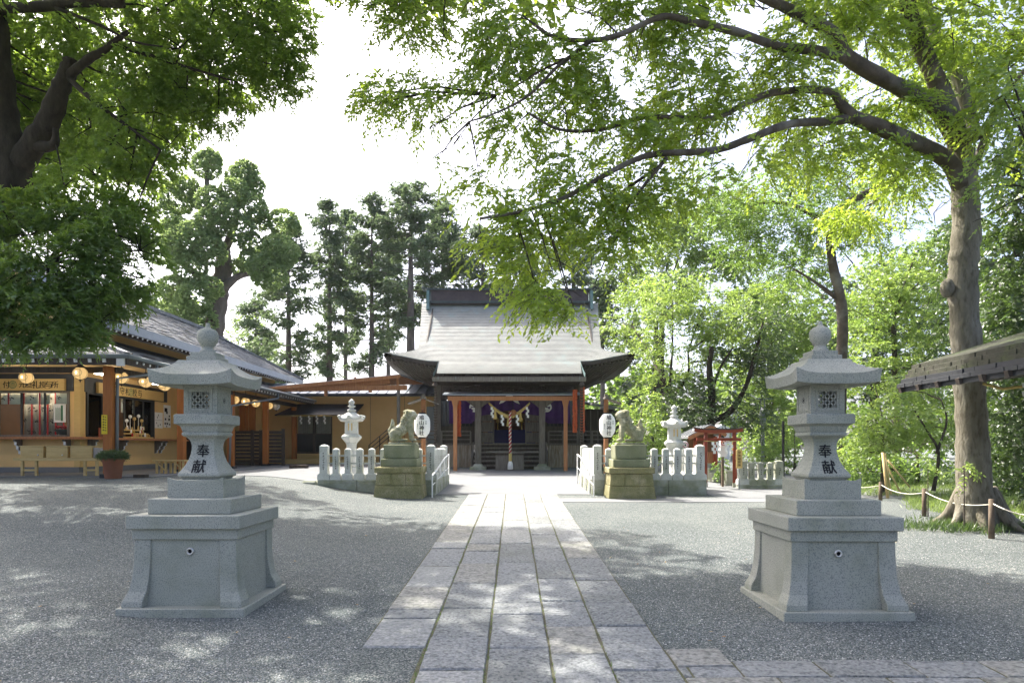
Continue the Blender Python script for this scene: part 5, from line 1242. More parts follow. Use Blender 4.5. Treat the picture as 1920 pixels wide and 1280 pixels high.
# ------------------------------------------------ corridor building between office and shrine
def corridor():
    d = 32.0; g = .87
    T = empty('corridor_building', (-8, d, g), 'tan walled corridor building with sliding door between office and shrine', 'building')
    x0, x1 = X(490,d), X(822,d); zt = Z(741,d)
    hx0, hx1, hz0, hz1 = X(554,d), X(623,d), Z(850,d), Z(776,d)
    m = M(); m.box(x0,d,g,hx0,d+.15,zt); m.box(hx1,d,g,x1,d+.15,zt); m.box(hx0,d,hz1,hx1,d+.15,zt); m.box(hx0,d,g,hx1,d+.15,hz0); m.build('wall', 'tan_wall', T)
    for k in range(5): M().box(x0+1.9+k*1.6,d-.006,g+.2,x0+1.915+k*1.6,d,zt).build('panel_joint', 'dark_wood', T) if k > 1 else None
    for a, b in ((hx0, (hx0+hx1)/2), ((hx0+hx1)/2, hx1)):
        dr = M().box(a,d+.02,hz0,a+.06,d+.08,hz1).box(b-.06,d+.02,hz0,b,d+.08,hz1).box(a+.06,d+.02,hz0,b-.06,d+.08,hz0+.1).box(a+.06,d+.02,hz1-.06,b-.06,d+.08,hz1).box(a+.06,d+.02,(hz0+hz1)/2-.04,b-.06,d+.08,(hz0+hz1)/2+.02).build('sliding_door', 'dark_wood', T)
        M().box(a+.06,d+.045,hz0+.1,b-.06,d+.055,(hz0+hz1)/2-.04).build('pane', 'glass_dark', dr); M().box(a+.06,d+.045,(hz0+hz1)/2+.02,b-.06,d+.055,hz1-.06).build('pane', 'window_glass', dr)
        m = M(); n = 14
        for i in range(n):
            u = a+.08+(b-a-.16)*i/n; m.box(u,d+.12+.02*(i%2),(hz0+hz1)/2,u+(b-a-.16)/n,d+.125+.02*(i%2),hz1-.06)
        m.build('curtain', 'curtain', dr)
    M().box(hx0,d+1.2,g,hx1,d+1.25,zt).build('inner_wall', 'room_dark', T)
    # steps
    M().box(X(537,d)-.0,d-1.1,g,X(700,d),d,g+.24).build('deck', 'pale_wood', T, bevel=.01); M().box(X(549,d),d-.5,g+.24,X(640,d),d-.002,g+.42).build('step', 'pale_wood', T, bevel=.01)
    # metal roof of the corridor
    m = M(); m.slab((x0-1,d-.7,zt+.02),(x1+.4,d-.7,zt+.02),(x1+.4,d+2,zt+.75),(x0-1,d+2,zt+.75),.08); m.build('roof', 'zinc', T)
    for k in range(22): M().bar((x0-.8+k*.45,d-.7,zt+.04),(x0-.8+k*.45,d+2,zt+.77),.03,.04).build('roof_seam', 'zinc', T)
    M().box(x0-1,d-.75,zt-.10,x1+.4,d-.70,zt+.03).build('fascia', 'dark_trim', T)
    # awning over the door
    aw = empty_mesh = M(); a0, a1 = X(522,d), X(650,d)
    aw.slab((X(515,30.6),30.6,Z(777,30.6)),(X(664,30.6),30.6,Z(777,30.6)),(X(682,d),d,Z(757,d)),(X(560,d),d,Z(757,d)),.05); aw.build('awning', 'dark_trim', T)
    M().box(X(520,30.6),30.6,Z(780.5,30.6),X(661,30.6),30.66,Z(777.8,30.6)).build('awning_edge', 'pale_wood', T)
    s = empty('streamer_rope', (-9,30.6,2.9), 'four white zigzag paper streamers hanging under the awning', 'paper streamers')
    for px in (563.5,579,593.5,608): m = M(); shide(m, X(px,30.55), 30.55, Z(779,30.6), .36, .07); m.build('paper_streamer', 'paper', s)
    M().tube([(X(555,30.55),30.55,Z(778.5,30.6)),(X(620,30.55),30.55,Z(778.5,30.6))], .012, 5).build('cord', 'straw', s)
    # grey door at the right end, handrail of the side stair
    M().box(X(800,d),d-.03,g+.7,X(818,d),d-.002,Z(762,d)).build('side_door', 'grey_metal', T)
    t = empty('stair_handrail', (-6,30.8,g), 'dark metal handrail beside the stair behind the left lion-dog', 'handrail')
    p = lambda px, py, dd=30.6: (X(px,dd), dd, Z(py,dd))
    for dy in (0, 8, 16): M().tube([p(692,834+dy),p(728,804+dy),p(742,800+dy)], .02, 6).build('rail', 'dark_wood', t)
    for px, py in ((692,834),(712,817),(728,804)): M().tube([p(px,py),(X(px,30.6),30.6,g)], .025, 6).build('post', 'dark_wood', t)
    # open timber passage roof in front
    t = empty('passage_roof', (-7,29,g), 'open orange timber passage roof leading from the office to the shrine', 'roof')
    dn, df = 28.6, 30.4
    A, B = (X(500,dn),dn,Z(725,dn)), (X(751,dn),dn,Z(701,dn)); A2, B2 = (X(500,dn),df,Z(725,dn)+.55), (X(751,dn),df,Z(701,dn)+.42)
    m = M(); m.slab(A, B, (X(795,df),df,Z(716,df)), (X(520,df),df,Z(728,df)), .05); m.build('roof_sheet', 'zinc', t)
    n = 9
    for k in range(n):
        f = k/n; f2 = (k+.93)/n; l = lambda a, b, q, dz: (a[0]+(b[0]-a[0])*q, a[1]+(b[1]-a[1])*q, a[2]+(b[2]-a[2])*q+dz)
        C2, D2 = (X(795,df),df,Z(716,df)), (X(520,df),df,Z(728,df)); m = M(); m.slab(l(A,B,f,-.055), l(A,B,f2,-.055), l(D2,C2,f2,-.055), l(D2,C2,f,-.055), .03); m.build('ceiling_board', 'cedar_wood', t)
    M().bar((A[0],dn-.05,A[2]-.10),(B[0],dn-.05,B[2]-.10),.06,.13).build('eave_board', 'cedar_wood', t)
    M().bar((X(515,dn),dn+.15,Z(729,dn)),(X(762,dn),dn+.15,Z(726,dn)),.14,.20).build('beam', 'cedar_wood', t)
    M().bar((X(560,dn),dn+.16,Z(725,dn)),(X(730,dn),dn+.16,Z(712,dn)),.1,.30).build('truss_board', 'cedar_wood', t)
    for px, py0, py1 in ((609,742,731),(693,735,729),(746,880,729)): M().box(X(px,dn)-.06,dn+.1,Z(py0,dn) if py0 < 800 else g,X(px,dn)+.06,dn+.22,Z(py1,dn)).build('post', 'cedar_wood' if py0 < 800 else 'grey_wood', t)
    for px in (665,745): M().bar((X(px,dn),dn+.1,Z(728,dn)),(X(px,dn),dn+.1,Z(706,dn)),.09,.09).build('strut', 'cedar_wood', t)
corridor()

# ------------------------------------------------ right side: torii, little shrine, signs, poles
def right_side():
    d = 19.3; g = gz(6,d)
    t = empty('torii', (6.0,d,g), 'small vermilion torii gate right of the picket fence', 'torii gate')
    zk = Z(808.5,d)
    for px, py in ((1322,0),(1378,0)):
        x = X(px,d); M().lathe(x,d,[(.075,g),(.075,g+.12)],14).build('post_base', 'base_stone', t); M().tube([(x,d,g+.12),(x-(.02 if px > 1350 else -.02),d,zk-.03)], [.062,.052], 14).build('post', 'vermilion', t, smooth=True)
    m = M(); a, b = X(1302,d), X(1392,d); n = 8
    for i in range(n):
        f0, f1 = i/n, (i+1)/n; c = lambda f: zk+.045*(2*f-1)**4; x0, x1 = a+(b-a)*f0, a+(b-a)*f1
        m.bar((x0,d,c(f0)),(x1,d,c(f1)),.12,.09)
    m.build('top_lintel', 'vermilion', t); m = M()
    for i in range(n):
        f0, f1 = i/n, (i+1)/n; x0, x1 = a-.03+(b-a+.06)*f0, a-.03+(b-a+.06)*f1; m.bar((x0,d,c(f0)+.062),(x1,d,c(f1)+.062),.15,.035)
    m.build('lintel_cap', 'dark_wood', t)
    M().ell((a-.02,d-.0,zk+.03),(.03,.05,.05),10,8).build('lintel_end', 'white_paint', t)
    M().box(X(1306,d),d-.03,Z(826,d),X(1390,d),d+.03,Z(820.5,d)).build('tie_beam', 'vermilion', t); M().box(X(1348,d),d-.03,Z(820,d),X(1352,d),d+.03,Z(813,d)).build('strut', 'vermilion', t)
    s = empty('streamer_rope', (6,19.15,2), 'thin rope with white paper streamers tied across the red torii', 'paper streamers')
    M().tube([(X(1318,d),19.2,Z(826,d)),(X(1350,d),19.2,Z(829,d)),(X(1382,d),19.2,Z(826,d))], .012, 6).build('cord', 'straw', s)
    for px in (1334,1342,1357,1366): m = M(); shide(m, X(px,d), 19.16, Z(828,d), .32, .075); m.build('paper_streamer', 'paper', s)
    # little shrine behind
    d2 = 21.8; h = empty('small_shrine', (5.9,d2,.6), 'little roofed wooden side shrine behind the red torii', 'small shrine')
    m = M(); pk = (X(1325,d2), Z(797,d2)); 
    for s_, e in ((-1,(X(1283,d2),Z(818,d2))),(1,(X(1352,d2),Z(812,d2)))):
        m = M(); m.slab((pk[0],d2-.5,pk[1]),(e[0],d2-.5,e[1]),(e[0],d2+1.2,e[1]),(pk[0],d2+1.2,pk[1]),.07); m.build('roof', 'slate', h)
        for k in range(5): M().bar((pk[0],d2-.5+k*.4,pk[1]+.01),(e[0],d2-.5+k*.4,e[1]+.01),.03,.03).build('batten', 'grey_metal', h)
        M().bar((pk[0],d2-.53,pk[1]-.08),(e[0],d2-.53,e[1]-.08),.04,.1).build('verge_board', 'cedar_wood', h)
    M().prism([(pk[0]-.55,Z(816,d2)),(pk[0]+.45,Z(813,d2)),(pk[0],pk[1]-.06)], d2-.35, d2-.3, 'y').build('gable_wall', 'cedar_wood', h)
    M().box(X(1295,d2),d2-.33,Z(826,d2),X(1350,d2),d2-.27,Z(821,d2)).build('red_beam', 'vermilion', h)
    for px in (1299,1336): M().box(X(px,d2)-.05,d2-.33,.9,X(px,d2)+.05,d2-.23,Z(818,d2)).build('post', 'vermilion', h)
    M().box(X(1296,d2),d2+.4,.9,X(1345,d2),d2+.5,Z(812,d2)).build('back_wall', 'room_wood', h)
    M().box(X(1326,d2),d2-.2,Z(870,d2),X(1342,d2),d2+.05,Z(847,d2)).build('wooden_box', 'cedar_wood', h)
    gg = gz(6,d2)
    for k in range(4): M().box(X(1322,d2)-.0,d2-.9+k*.22,gg,X(1350,d2),d2-.68+k*.22,gg+.14*(k+1)).build('stone_step', 'base_stone', h, bevel=.01)
    M().box(X(1296,d2),d2-.0,gg,X(1350,d2),d2+.9,gg+.60).build('stone_base', 'base_stone', h)
    for px, dd, py, lb in ((1283.5,19.0,834,'round white target-like festival lantern left of the torii'),(1355,19.45,830,'white box lantern with a red and black target mark inside the torii')):
        x = X(px,dd); z = Z(py,dd); k = px > 1300
        l = empty('festival_lantern', (x,dd,z), lb, 'paper lantern')
        if k: M().fr(x,dd,Z(856,dd),.10,.08,Z(824,dd),.075,.06).build('shade', 'lantern_paper', l); M().box(x-.03,dd-.03,gz(x,dd),x+.03,dd+.03,Z(856,dd)).build('post', 'post_brown', l)
        else: M().ell((x,dd,z),(.11,.09,.11),16,12).build('shade', 'lantern_paper', l, smooth=True); M().box(x-.02,dd-.02,gz(x,dd),x+.02,dd+.02,z-.09).build('post', 'post_brown', l)
        f = lambda r0, r1: M().add([(x+r*math.cos(2*math.pi*i/18), dd-.103+0*r, z+r*math.sin(2*math.pi*i/18)) for r in (r0,r1) for i in range(18)], [(i,(i+1)%18,18+(i+1)%18,18+i) for i in range(18)])
        f(.075,.06).build('ring', 'red_cloth', l); f(.025,.001).build('dot', 'paint_black', l)
    # small stone and plants near the torii
    M().fr(X(1367,19.9),19.9,.5,.12,.12,.95,.10,.1).build('stone_stand', 'base_stone', None, loc=(6.3,19.9,.5), bevel=.01, label='short grey stone post inside the right leg of the torii', cat='stone post')
    # wooden sign
    d = 18.3; x = X(1386,d); sg = empty('wooden_sign', (x,d,gz(x,d)), 'pale upright wooden sign board with black characters on a metal stake', 'sign')
    w_ = .082; z0, z1 = Z(877.5,d), Z(842,d); M().prism([(x-w_,z0),(x+w_,z0),(x+w_,z1-.03),(x+w_*.5,z1),(x-w_*.5,z1),(x-w_,z1-.03)], d-.012, d+.012, 'y').build('board', 'sign_wood', sg)
    M().tube([(x,d+.02,gz(x,d)-.02),(x,d+.02,z0+.2)], .018, 8).build('stake', 'grey_metal', sg)
    m = M()
    for i, ch in enumerate('伊勢稲荷神社'[:5]): text(m, ch, .07, lambda u, v, i=i: (x+u, d-.0145, z1-.09-i*.083+v), .02)
    m.build('characters', 'paint_black', sg)
    # poles
    d = 27; x = X(1430,d); t = empty('antenna_pole', (x,d,.7), 'thin grey steel pole with a flat T-shaped head beyond the grey fence', 'pole')
    M().tube([(x,d,.6),(x,d,Z(790,d))], .075, 8).build('shaft', 'grey_metal', t, smooth=True); M().tube([(x,d,Z(796,d)),(x,d,Z(772,d))], .13, 8).build('sleeve', 'grey_metal', t)
    for q in (-.07,.07): M().tube([(x+q,d,Z(775,d)),(x+q,d,Z(748,d))], .022, 6).build('fork', 'grey_metal', t)
    M().bar((X(1418,d),d,Z(747.5,d)),(X(1447,d),d,Z(747.5,d)),.12,.05).build('flat_head', 'grey_metal', t); M().bar((X(1418,d),d,Z(747,d)),(X(1404,d),d,Z(738,d)),.05,.03).build('side_arm', 'white_paint', t); M().bar((x,d,Z(826,d)),(X(1418,d),d,Z(823,d)),.05,.04).build('side_arm', 'grey_metal', t)
    d = 23; x = X(1468.5,d); t = empty('black_pole', (x,d,.6), 'thin black pole standing beyond the right granite lantern', 'pole'); M().tube([(x,d,.5),(x,d,Z(789,d))], .045, 8).build('shaft', 'black_metal', t); M().lathe(x,d,[(.06,Z(813,d)),(.06,Z(811,d))],8).build('collar', 'black_metal', t)
    d = 40; x = X(1376,d); t = empty('utility_pole', (x,d,.87), 'pale grey utility pole among the trees behind the torii', 'utility pole'); M().tube([(x,d,.8),(x,d,Z(715,d))], [.2,.15], 12).build('shaft', 'zinc', t, smooth=True); M().box(x-.22,d-.3,Z(790,d),x+.22,d-.1,Z(770,d)).build('junction_box', 'zinc', t)
    d = 45; T = empty('white_house', (X(1350,d),d,.87), 'pale house with a low white roof half hidden behind the torii', 'house')
    x0, x1 = X(1338,d), X(1368,d); M().box(x0,d,.8,x1,d+3,Z(808,d)).build('wall', 'white_paint', T); m = M(); m.prism([(x0-.3,Z(808,d)),(x1+.3,Z(808,d)),(x1-.6,Z(795,d)),(x0+.5,Z(795,d))], d-.3, d+3.3, 'y'); m.build('roof', 'white_paint', T)
    M().box(x0+.35,d-.03,Z(820,d),x1-.35,d,Z(812,d)).build('window', 'glass_dark', T)
    d = 60; T = empty('grey_house', (X(1175,d),d,.87), 'grey house wall glimpsed through the trees right of the shrine', 'house')
    M().box(X(1168,d),d,.8,X(1185,d),d+5,Z(722,d)).build('wall', 'grey_metal', T); m = M(); m.prism([(X(1164,d),Z(722,d)),(X(1189,d),Z(722,d)),(X(1177,d),Z(712,d))], d-.4, d+5, 'y'); m.build('roof', 'slate', T)
    # rope fence
    t = empty('rope_fence', (8,12,.3), 'brown posts joined by a white rope round the big tree', 'rope fence')
    ps = [(1859,1010,935),(1733,968,915),(1651,938,903),(1560,925,897)]; tops = []
    for px, pyb, pyt in ps:
        d = 2048/(pyb-807); x = X(px,d); g = gz(x,d); z1 = Z(pyt,d); M().tube([(x,d,g-.05),(x,d,z1)], [.042,.038], 10).build('post', 'post_brown', t, smooth=True); tops.append(Vector((x,d,z1-.07)))
    tops.insert(0, Vector((X(1990,8.6),8.6,tops[0].z+.02)))
    M().tube([(tops[0].x,8.6,gz(8,8.6)),(tops[0].x,8.6,tops[0].z+.07)], .04, 10).build('post', 'post_brown', t)
    for a, b in zip(tops, tops[1:]):
        m = M(); m.tube([a.lerp(b, f)-Vector((0,.045,.10*4*f*(1-f))) for f in np.linspace(0,1,12)], .009, 6); m.build('rope', 'rope', t, smooth=True)
    # bamboo stakes propping a sapling
    t = empty('bamboo_stakes', (9.2,16,.4), 'bamboo stakes propping a young tree behind the rope fence', 'stakes'); d = 16
    for (a, b, c, e, r) in ((1656,932,1655,848,.035),(1679,922,1658,862,.02),(1697,912,1664,862,.02),(1662,925,1659,850,.02)):
        M().tube([(X(a,d),d-.2,Z(b,d)),(X(c,d),d,Z(e,d))], r, 8).build('stake', 'bamboo', t, smooth=True)
    # net fence beyond
    t = empty('net_fence', (6.5,20.5,.5), 'grey wire net fence beyond the right granite lantern', 'fence'); d = 22
    for px in (1560,1600,1640): M().tube([(X(px,d),d,.5),(X(px,d),d,Z(838,d))], .025, 6).build('post', 'grey_metal', t)
    m = M(); x0, x1 = X(1540,d), X(1650,d); z0, z1 = .6, Z(840,d); k = x0-2
    while k < x1:
        for s_ in (1,-1):
            a = [(k+q, z0+q if s_ > 0 else z1-q) for q in (0, z1-z0)]
            (xa, za), (xb, zb) = a
            if xa >= x0 and xb <= x1: m.bar((xa,d,za),(xb,d,zb),.012)
        k += .12
    m.build('wire_mesh', 'net', t, kind='stuff')
right_side()

# ------------------------------------------------ roof of the water pavilion at the right edge
def pavilion():
    T = empty('water_pavilion', (8.2,8.6,.25), 'dark mossy shingled roof corner of a pavilion at the right edge', 'pavilion')
    X0, Y0, Y1, Z0 = 5.98, 5.2, 10.75, 2.60; pit = .30; XR = 8.4
    for k in range(5):
        a = X0+.05+k*.035; z = Z0+.07*k; yk = Y1-.03-.04*k
        m = M(); n = 26; R = random.Random(k)
        for i in range(n):
            y0, y1 = Y0+(yk-Y0)*i/n, Y0+(yk-Y0)*(i+1)/n; o = R.uniform(-.01,.012); zo = .05*((y1-Y0)/(Y1-Y0))**6
            m.slab((a+o,y0+.003,z+o*.3-zo*0),(a+o,y1-.003,z+o*.3),(XR,y1-.003,z+(XR-a)*pit),(XR,y0+.003,z+(XR-a)*pit),.06)
        m.build('shingle_layer', 'mossy_shingle' if k > 1 else 'dark_trim', T)
    m = M(); m.slab((XR,Y0,Z0+.30+(XR-X0)*pit),(XR,Y1-.1,Z0+.30+(XR-X0)*pit),(XR+2.4,Y1-.1,Z0+.3),(XR+2.4,Y0,Z0+.3),.3); m.build('far_slope', 'mossy_shingle', T)
    M().bar((XR,Y0,Z0+.38+(XR-X0)*pit),(XR,Y1,Z0+.38+(XR-X0)*pit),.25,.12).build('ridge_cap', 'dark_wood', T)
    M().bar((X0+.12,Y0,Z0-.05),(X0+.12,Y1-.02,Z0-.05),.06,.14).build('eave_board', 'dark_trim', T)
    for k in range(12): M().bar((X0+.04,Y1-.12-k*.46,Z0-.10),(XR,Y1-.12-k*.46,Z0-.10+(XR-X0)*pit),.07,.09).build('rafter', 'dark_wood', T)
    M().box(X0+1.0,Y0,2.60,X0+1.18,Y1-.5,2.80).build('beam', 'dark_wood', T); M().box(X0+.5,Y1-1.4,2.62,XR+2,Y1-1.25,2.82).build('beam', 'dark_wood', T)
    for x, y in ((X0+1.45,Y1-2.6),(X0+1.45,Y0+.4),(XR+1.8,Y1-1.3)): M().box(x-.08,y-.08,gz(x,y)-.02,x+.08,y+.08,2.62).build('post', 'dark_wood', T) if x > 7.4 else None
    s = empty('streamer_rope', (7,9.1,2.4), 'twisted rope and white paper streamer under the pavilion roof', 'paper streamers')
    m = M(); m.tube([(X(1843,9.6),9.6,Z(719,9.6)),(X(1880,9.5),9.5,Z(729,9.5)),(X(1935,9.4),9.4,Z(722,9.4)),(X(1990,9.3),9.3,Z(705,9.3))], .02, 8); m.build('rope', 'straw', s, smooth=True)
    m = M(); shide(m, X(1916,9.4), 9.36, Z(718,9.4), .24, .06); m.build('paper_streamer', 'paper', s)
pavilion()
# ------------------------------------------------ trees
def nrm(a): return a/np.maximum(np.linalg.norm(a, axis=-1, keepdims=True), 1e-9)
def leaves(name, Cn, A, L, W, mt, parent, off, kind='stuff', fold=.12, up=None):
    n = len(Cn); r = rng.normal(size=(n,3)); 
    if up is not None: r = np.array([0,0,1.])+up*rng.normal(size=(n,3))
    s = nrm(np.cross(A, r)); nn = np.cross(s, A); L = np.asarray(L).reshape(-1,1)*np.ones((n,1)); W = np.asarray(W).reshape(-1,1)*np.ones((n,1))
    v = np.stack([Cn-A*L*.5, Cn+s*W*.5+nn*W*fold-A*L*.08, Cn+A*L*.5-nn*L*.08, Cn-s*W*.5+nn*W*fold-A*L*.08], 1).reshape(-1,3)-np.array(off)
    me = bpy.data.meshes.new(name); me.vertices.add(len(v)); me.vertices.foreach_set('co', v.astype('f').ravel())
    me.loops.add(4*n); me.loops.foreach_set('vertex_index', np.arange(4*n, dtype='i')); me.polygons.add(n)
    me.polygons.foreach_set('loop_start', np.arange(0, 4*n, 4, dtype='i')); me.update(calc_edges=True)
    at = me.attributes.new('tone', 'FLOAT', 'FACE'); at.data.foreach_set('value', rng.random(n).astype('f'))
    me.materials.append(MT[mt]); o = bpy.data.objects.new(name, me); C.objects.link(o)
    if parent: o.parent = parent
    else: o.location = off
    return tag(o, kind=kind)
def clump_noise(p, f, seed=0):
    x, y, z = p[:,0]*f+seed, p[:,1]*f+seed*1.7, p[:,2]*f-seed
    return (np.sin(x*1.0+1.3*np.sin(y*.8+z))+np.sin(y*1.1+1.2*np.sin(z*.9+x*.7)+2)+np.sin(z*1.2+1.4*np.sin(x*.6-y*.5)+4))/3
def in_blobs(blobs, dens, shell=.0, gap=None, gf=1.2, seed=1):
    """blobs (N,6) centre+radii -> points, outward directions"""
    P_, D_, B_ = [], [], []
    for bi, b in enumerate(blobs):
        c, r = np.array(b[:3]), np.array(b[3:6]); k = b[6] if len(b) > 6 else 1
        n = max(3, int(dens*k*(r[0]*r[1]*r[2])**(2/3)))
        d = nrm(rng.normal(size=(n,3))); q = rng.random(n)**(1/3) if not shell else (1-shell)+shell*rng.random(n)**.5
        p = c+d*r*(q*(1+.12*clump_noise(d*3, 1.5, bi)))[:,None]; P_.append(p); D_.append(d); B_.append(np.full(n, bi))
    p, d, bi = np.concatenate(P_), np.concatenate(D_), np.concatenate(B_)
    if gap is not None: k = clump_noise(p, gf, seed) > gap; p, d, bi = p[k], d[k], bi[k]
    return p, d, bi
def sprays(p, d, n, length, leafL, droop=.5, spread=.5, flat=.6, jl=.3):
    """leafy twigs: from p, growing along d"""
    N = len(p); h = nrm(d*np.array([1,1,flat])+.35*rng.normal(size=(N,3))); ln = length*(.6+.8*rng.random((N,1)))
    t = (np.arange(n)+.6)/n; side = nrm(np.cross(h, np.array([0,0,1.])+.35*rng.normal(size=(N,3)))); sg = np.where(np.arange(n)%2, 1., -1.)
    T_ = t[None,:,None]*np.ones((N,1,1))
    pos = p[:,None]+h[:,None]*ln[:,None]*T_+np.array([0,0,-1.])*(droop*ln[:,None]*T_**2)
    ax = nrm(h[:,None]*.7+side[:,None]*sg[None,:,None]*.8+np.array([0,0,-1.])*(droop*(.3+T_))+spread*.5*rng.normal(size=(N,n,3)))
    pos = pos+ax*leafL*.5
    tip = p+h*ln-np.array([0,0,1.])*droop*ln
    return pos.reshape(-1,3), ax.reshape(-1,3), tip
def twig_tubes(name, a, b, r, parent, off, mt='bark_branch', sag=.0):
    """many thin three-sided twigs a->b as one mesh"""
    n = len(a)
    if n == 0: return
    d = nrm(b-a); u = nrm(np.cross(d, np.array([.3,.2,1.]))); w_ = np.cross(d, u); mid = (a+b)/2+np.array([0,0,1.])*sag*np.linalg.norm(b-a, axis=1, keepdims=True); r = np.asarray(r).reshape(-1,1)*np.ones((n,1))
    vs = []
    for q, rr in ((a, 1.), (mid, .75), (b, .35)):
        for k in range(3):
            an = 2*math.pi*k/3; vs.append(q+(u*math.cos(an)+w_*math.sin(an))*r*rr)
    v = np.stack(vs, 1).reshape(-1,3)-np.array(off)
    f = np.array([(j*3+k, j*3+(k+1)%3, j*3+3+(k+1)%3, j*3+3+k) for j in range(2) for k in range(3)]); f = (f[None]+np.arange(n)[:,None,None]*9).reshape(-1)
    me = bpy.data.meshes.new(name); me.vertices.add(len(v)); me.vertices.foreach_set('co', v.astype('f').ravel()); me.loops.add(len(f)); me.loops.foreach_set('vertex_index', f.astype('i'))
    me.polygons.add(len(f)//4); me.polygons.foreach_set('loop_start', np.arange(0, len(f), 4, dtype='i')); me.update(calc_edges=True); me.materials.append(MT[mt])
    o = bpy.data.objects.new(name, me); C.objects.link(o); o.parent = parent; return tag(o, kind='stuff')
def smooth_path(pts, k=5):
    P_ = [Vector(p) for p in pts]; P_ = [P_[0]*2-P_[1]]+P_+[P_[-1]*2-P_[-2]]; out = []
    for i in range(1, len(P_)-2):
        for q in range(k):
            t = q/k; a, b, c, d = P_[i-1], P_[i], P_[i+1], P_[i+2]
            out.append(.5*((2*b)+(c-a)*t+(2*a-5*b+4*c-d)*t*t+(3*b-3*c+d-a)*t**3))
    out.append(P_[-2]); return out
def limb(name, pix, r0, r1, mt, parent, n=10, k=5, wob=.02, flare=None):
    """pix: list of (px,py,depth)"""
    pts = smooth_path([P(*q) if len(q) == 3 else q[3:] for q in pix], k); L = len(pts); R = random.Random(len(pts)*13+int(r0*1000))
    rs = [r0+(r1-r0)*(i/(L-1))**.85 for i in range(L)]
    rs = [r*(1+R.uniform(-wob, wob)*2) for r in rs]
    if flare:
        for i in range(L):
            h = pts[i].z-pts[0].z; rs[i] *= 1+flare*math.exp(-h/.35)
    m = M(); m.tube(pts, rs, n); o = m.build(name, mt, parent, smooth=True); return o, pts
def near(pts, q):
    a = np.array([tuple(p) for p in pts]); return a[np.argmin(np.linalg.norm(a-q, axis=1))]

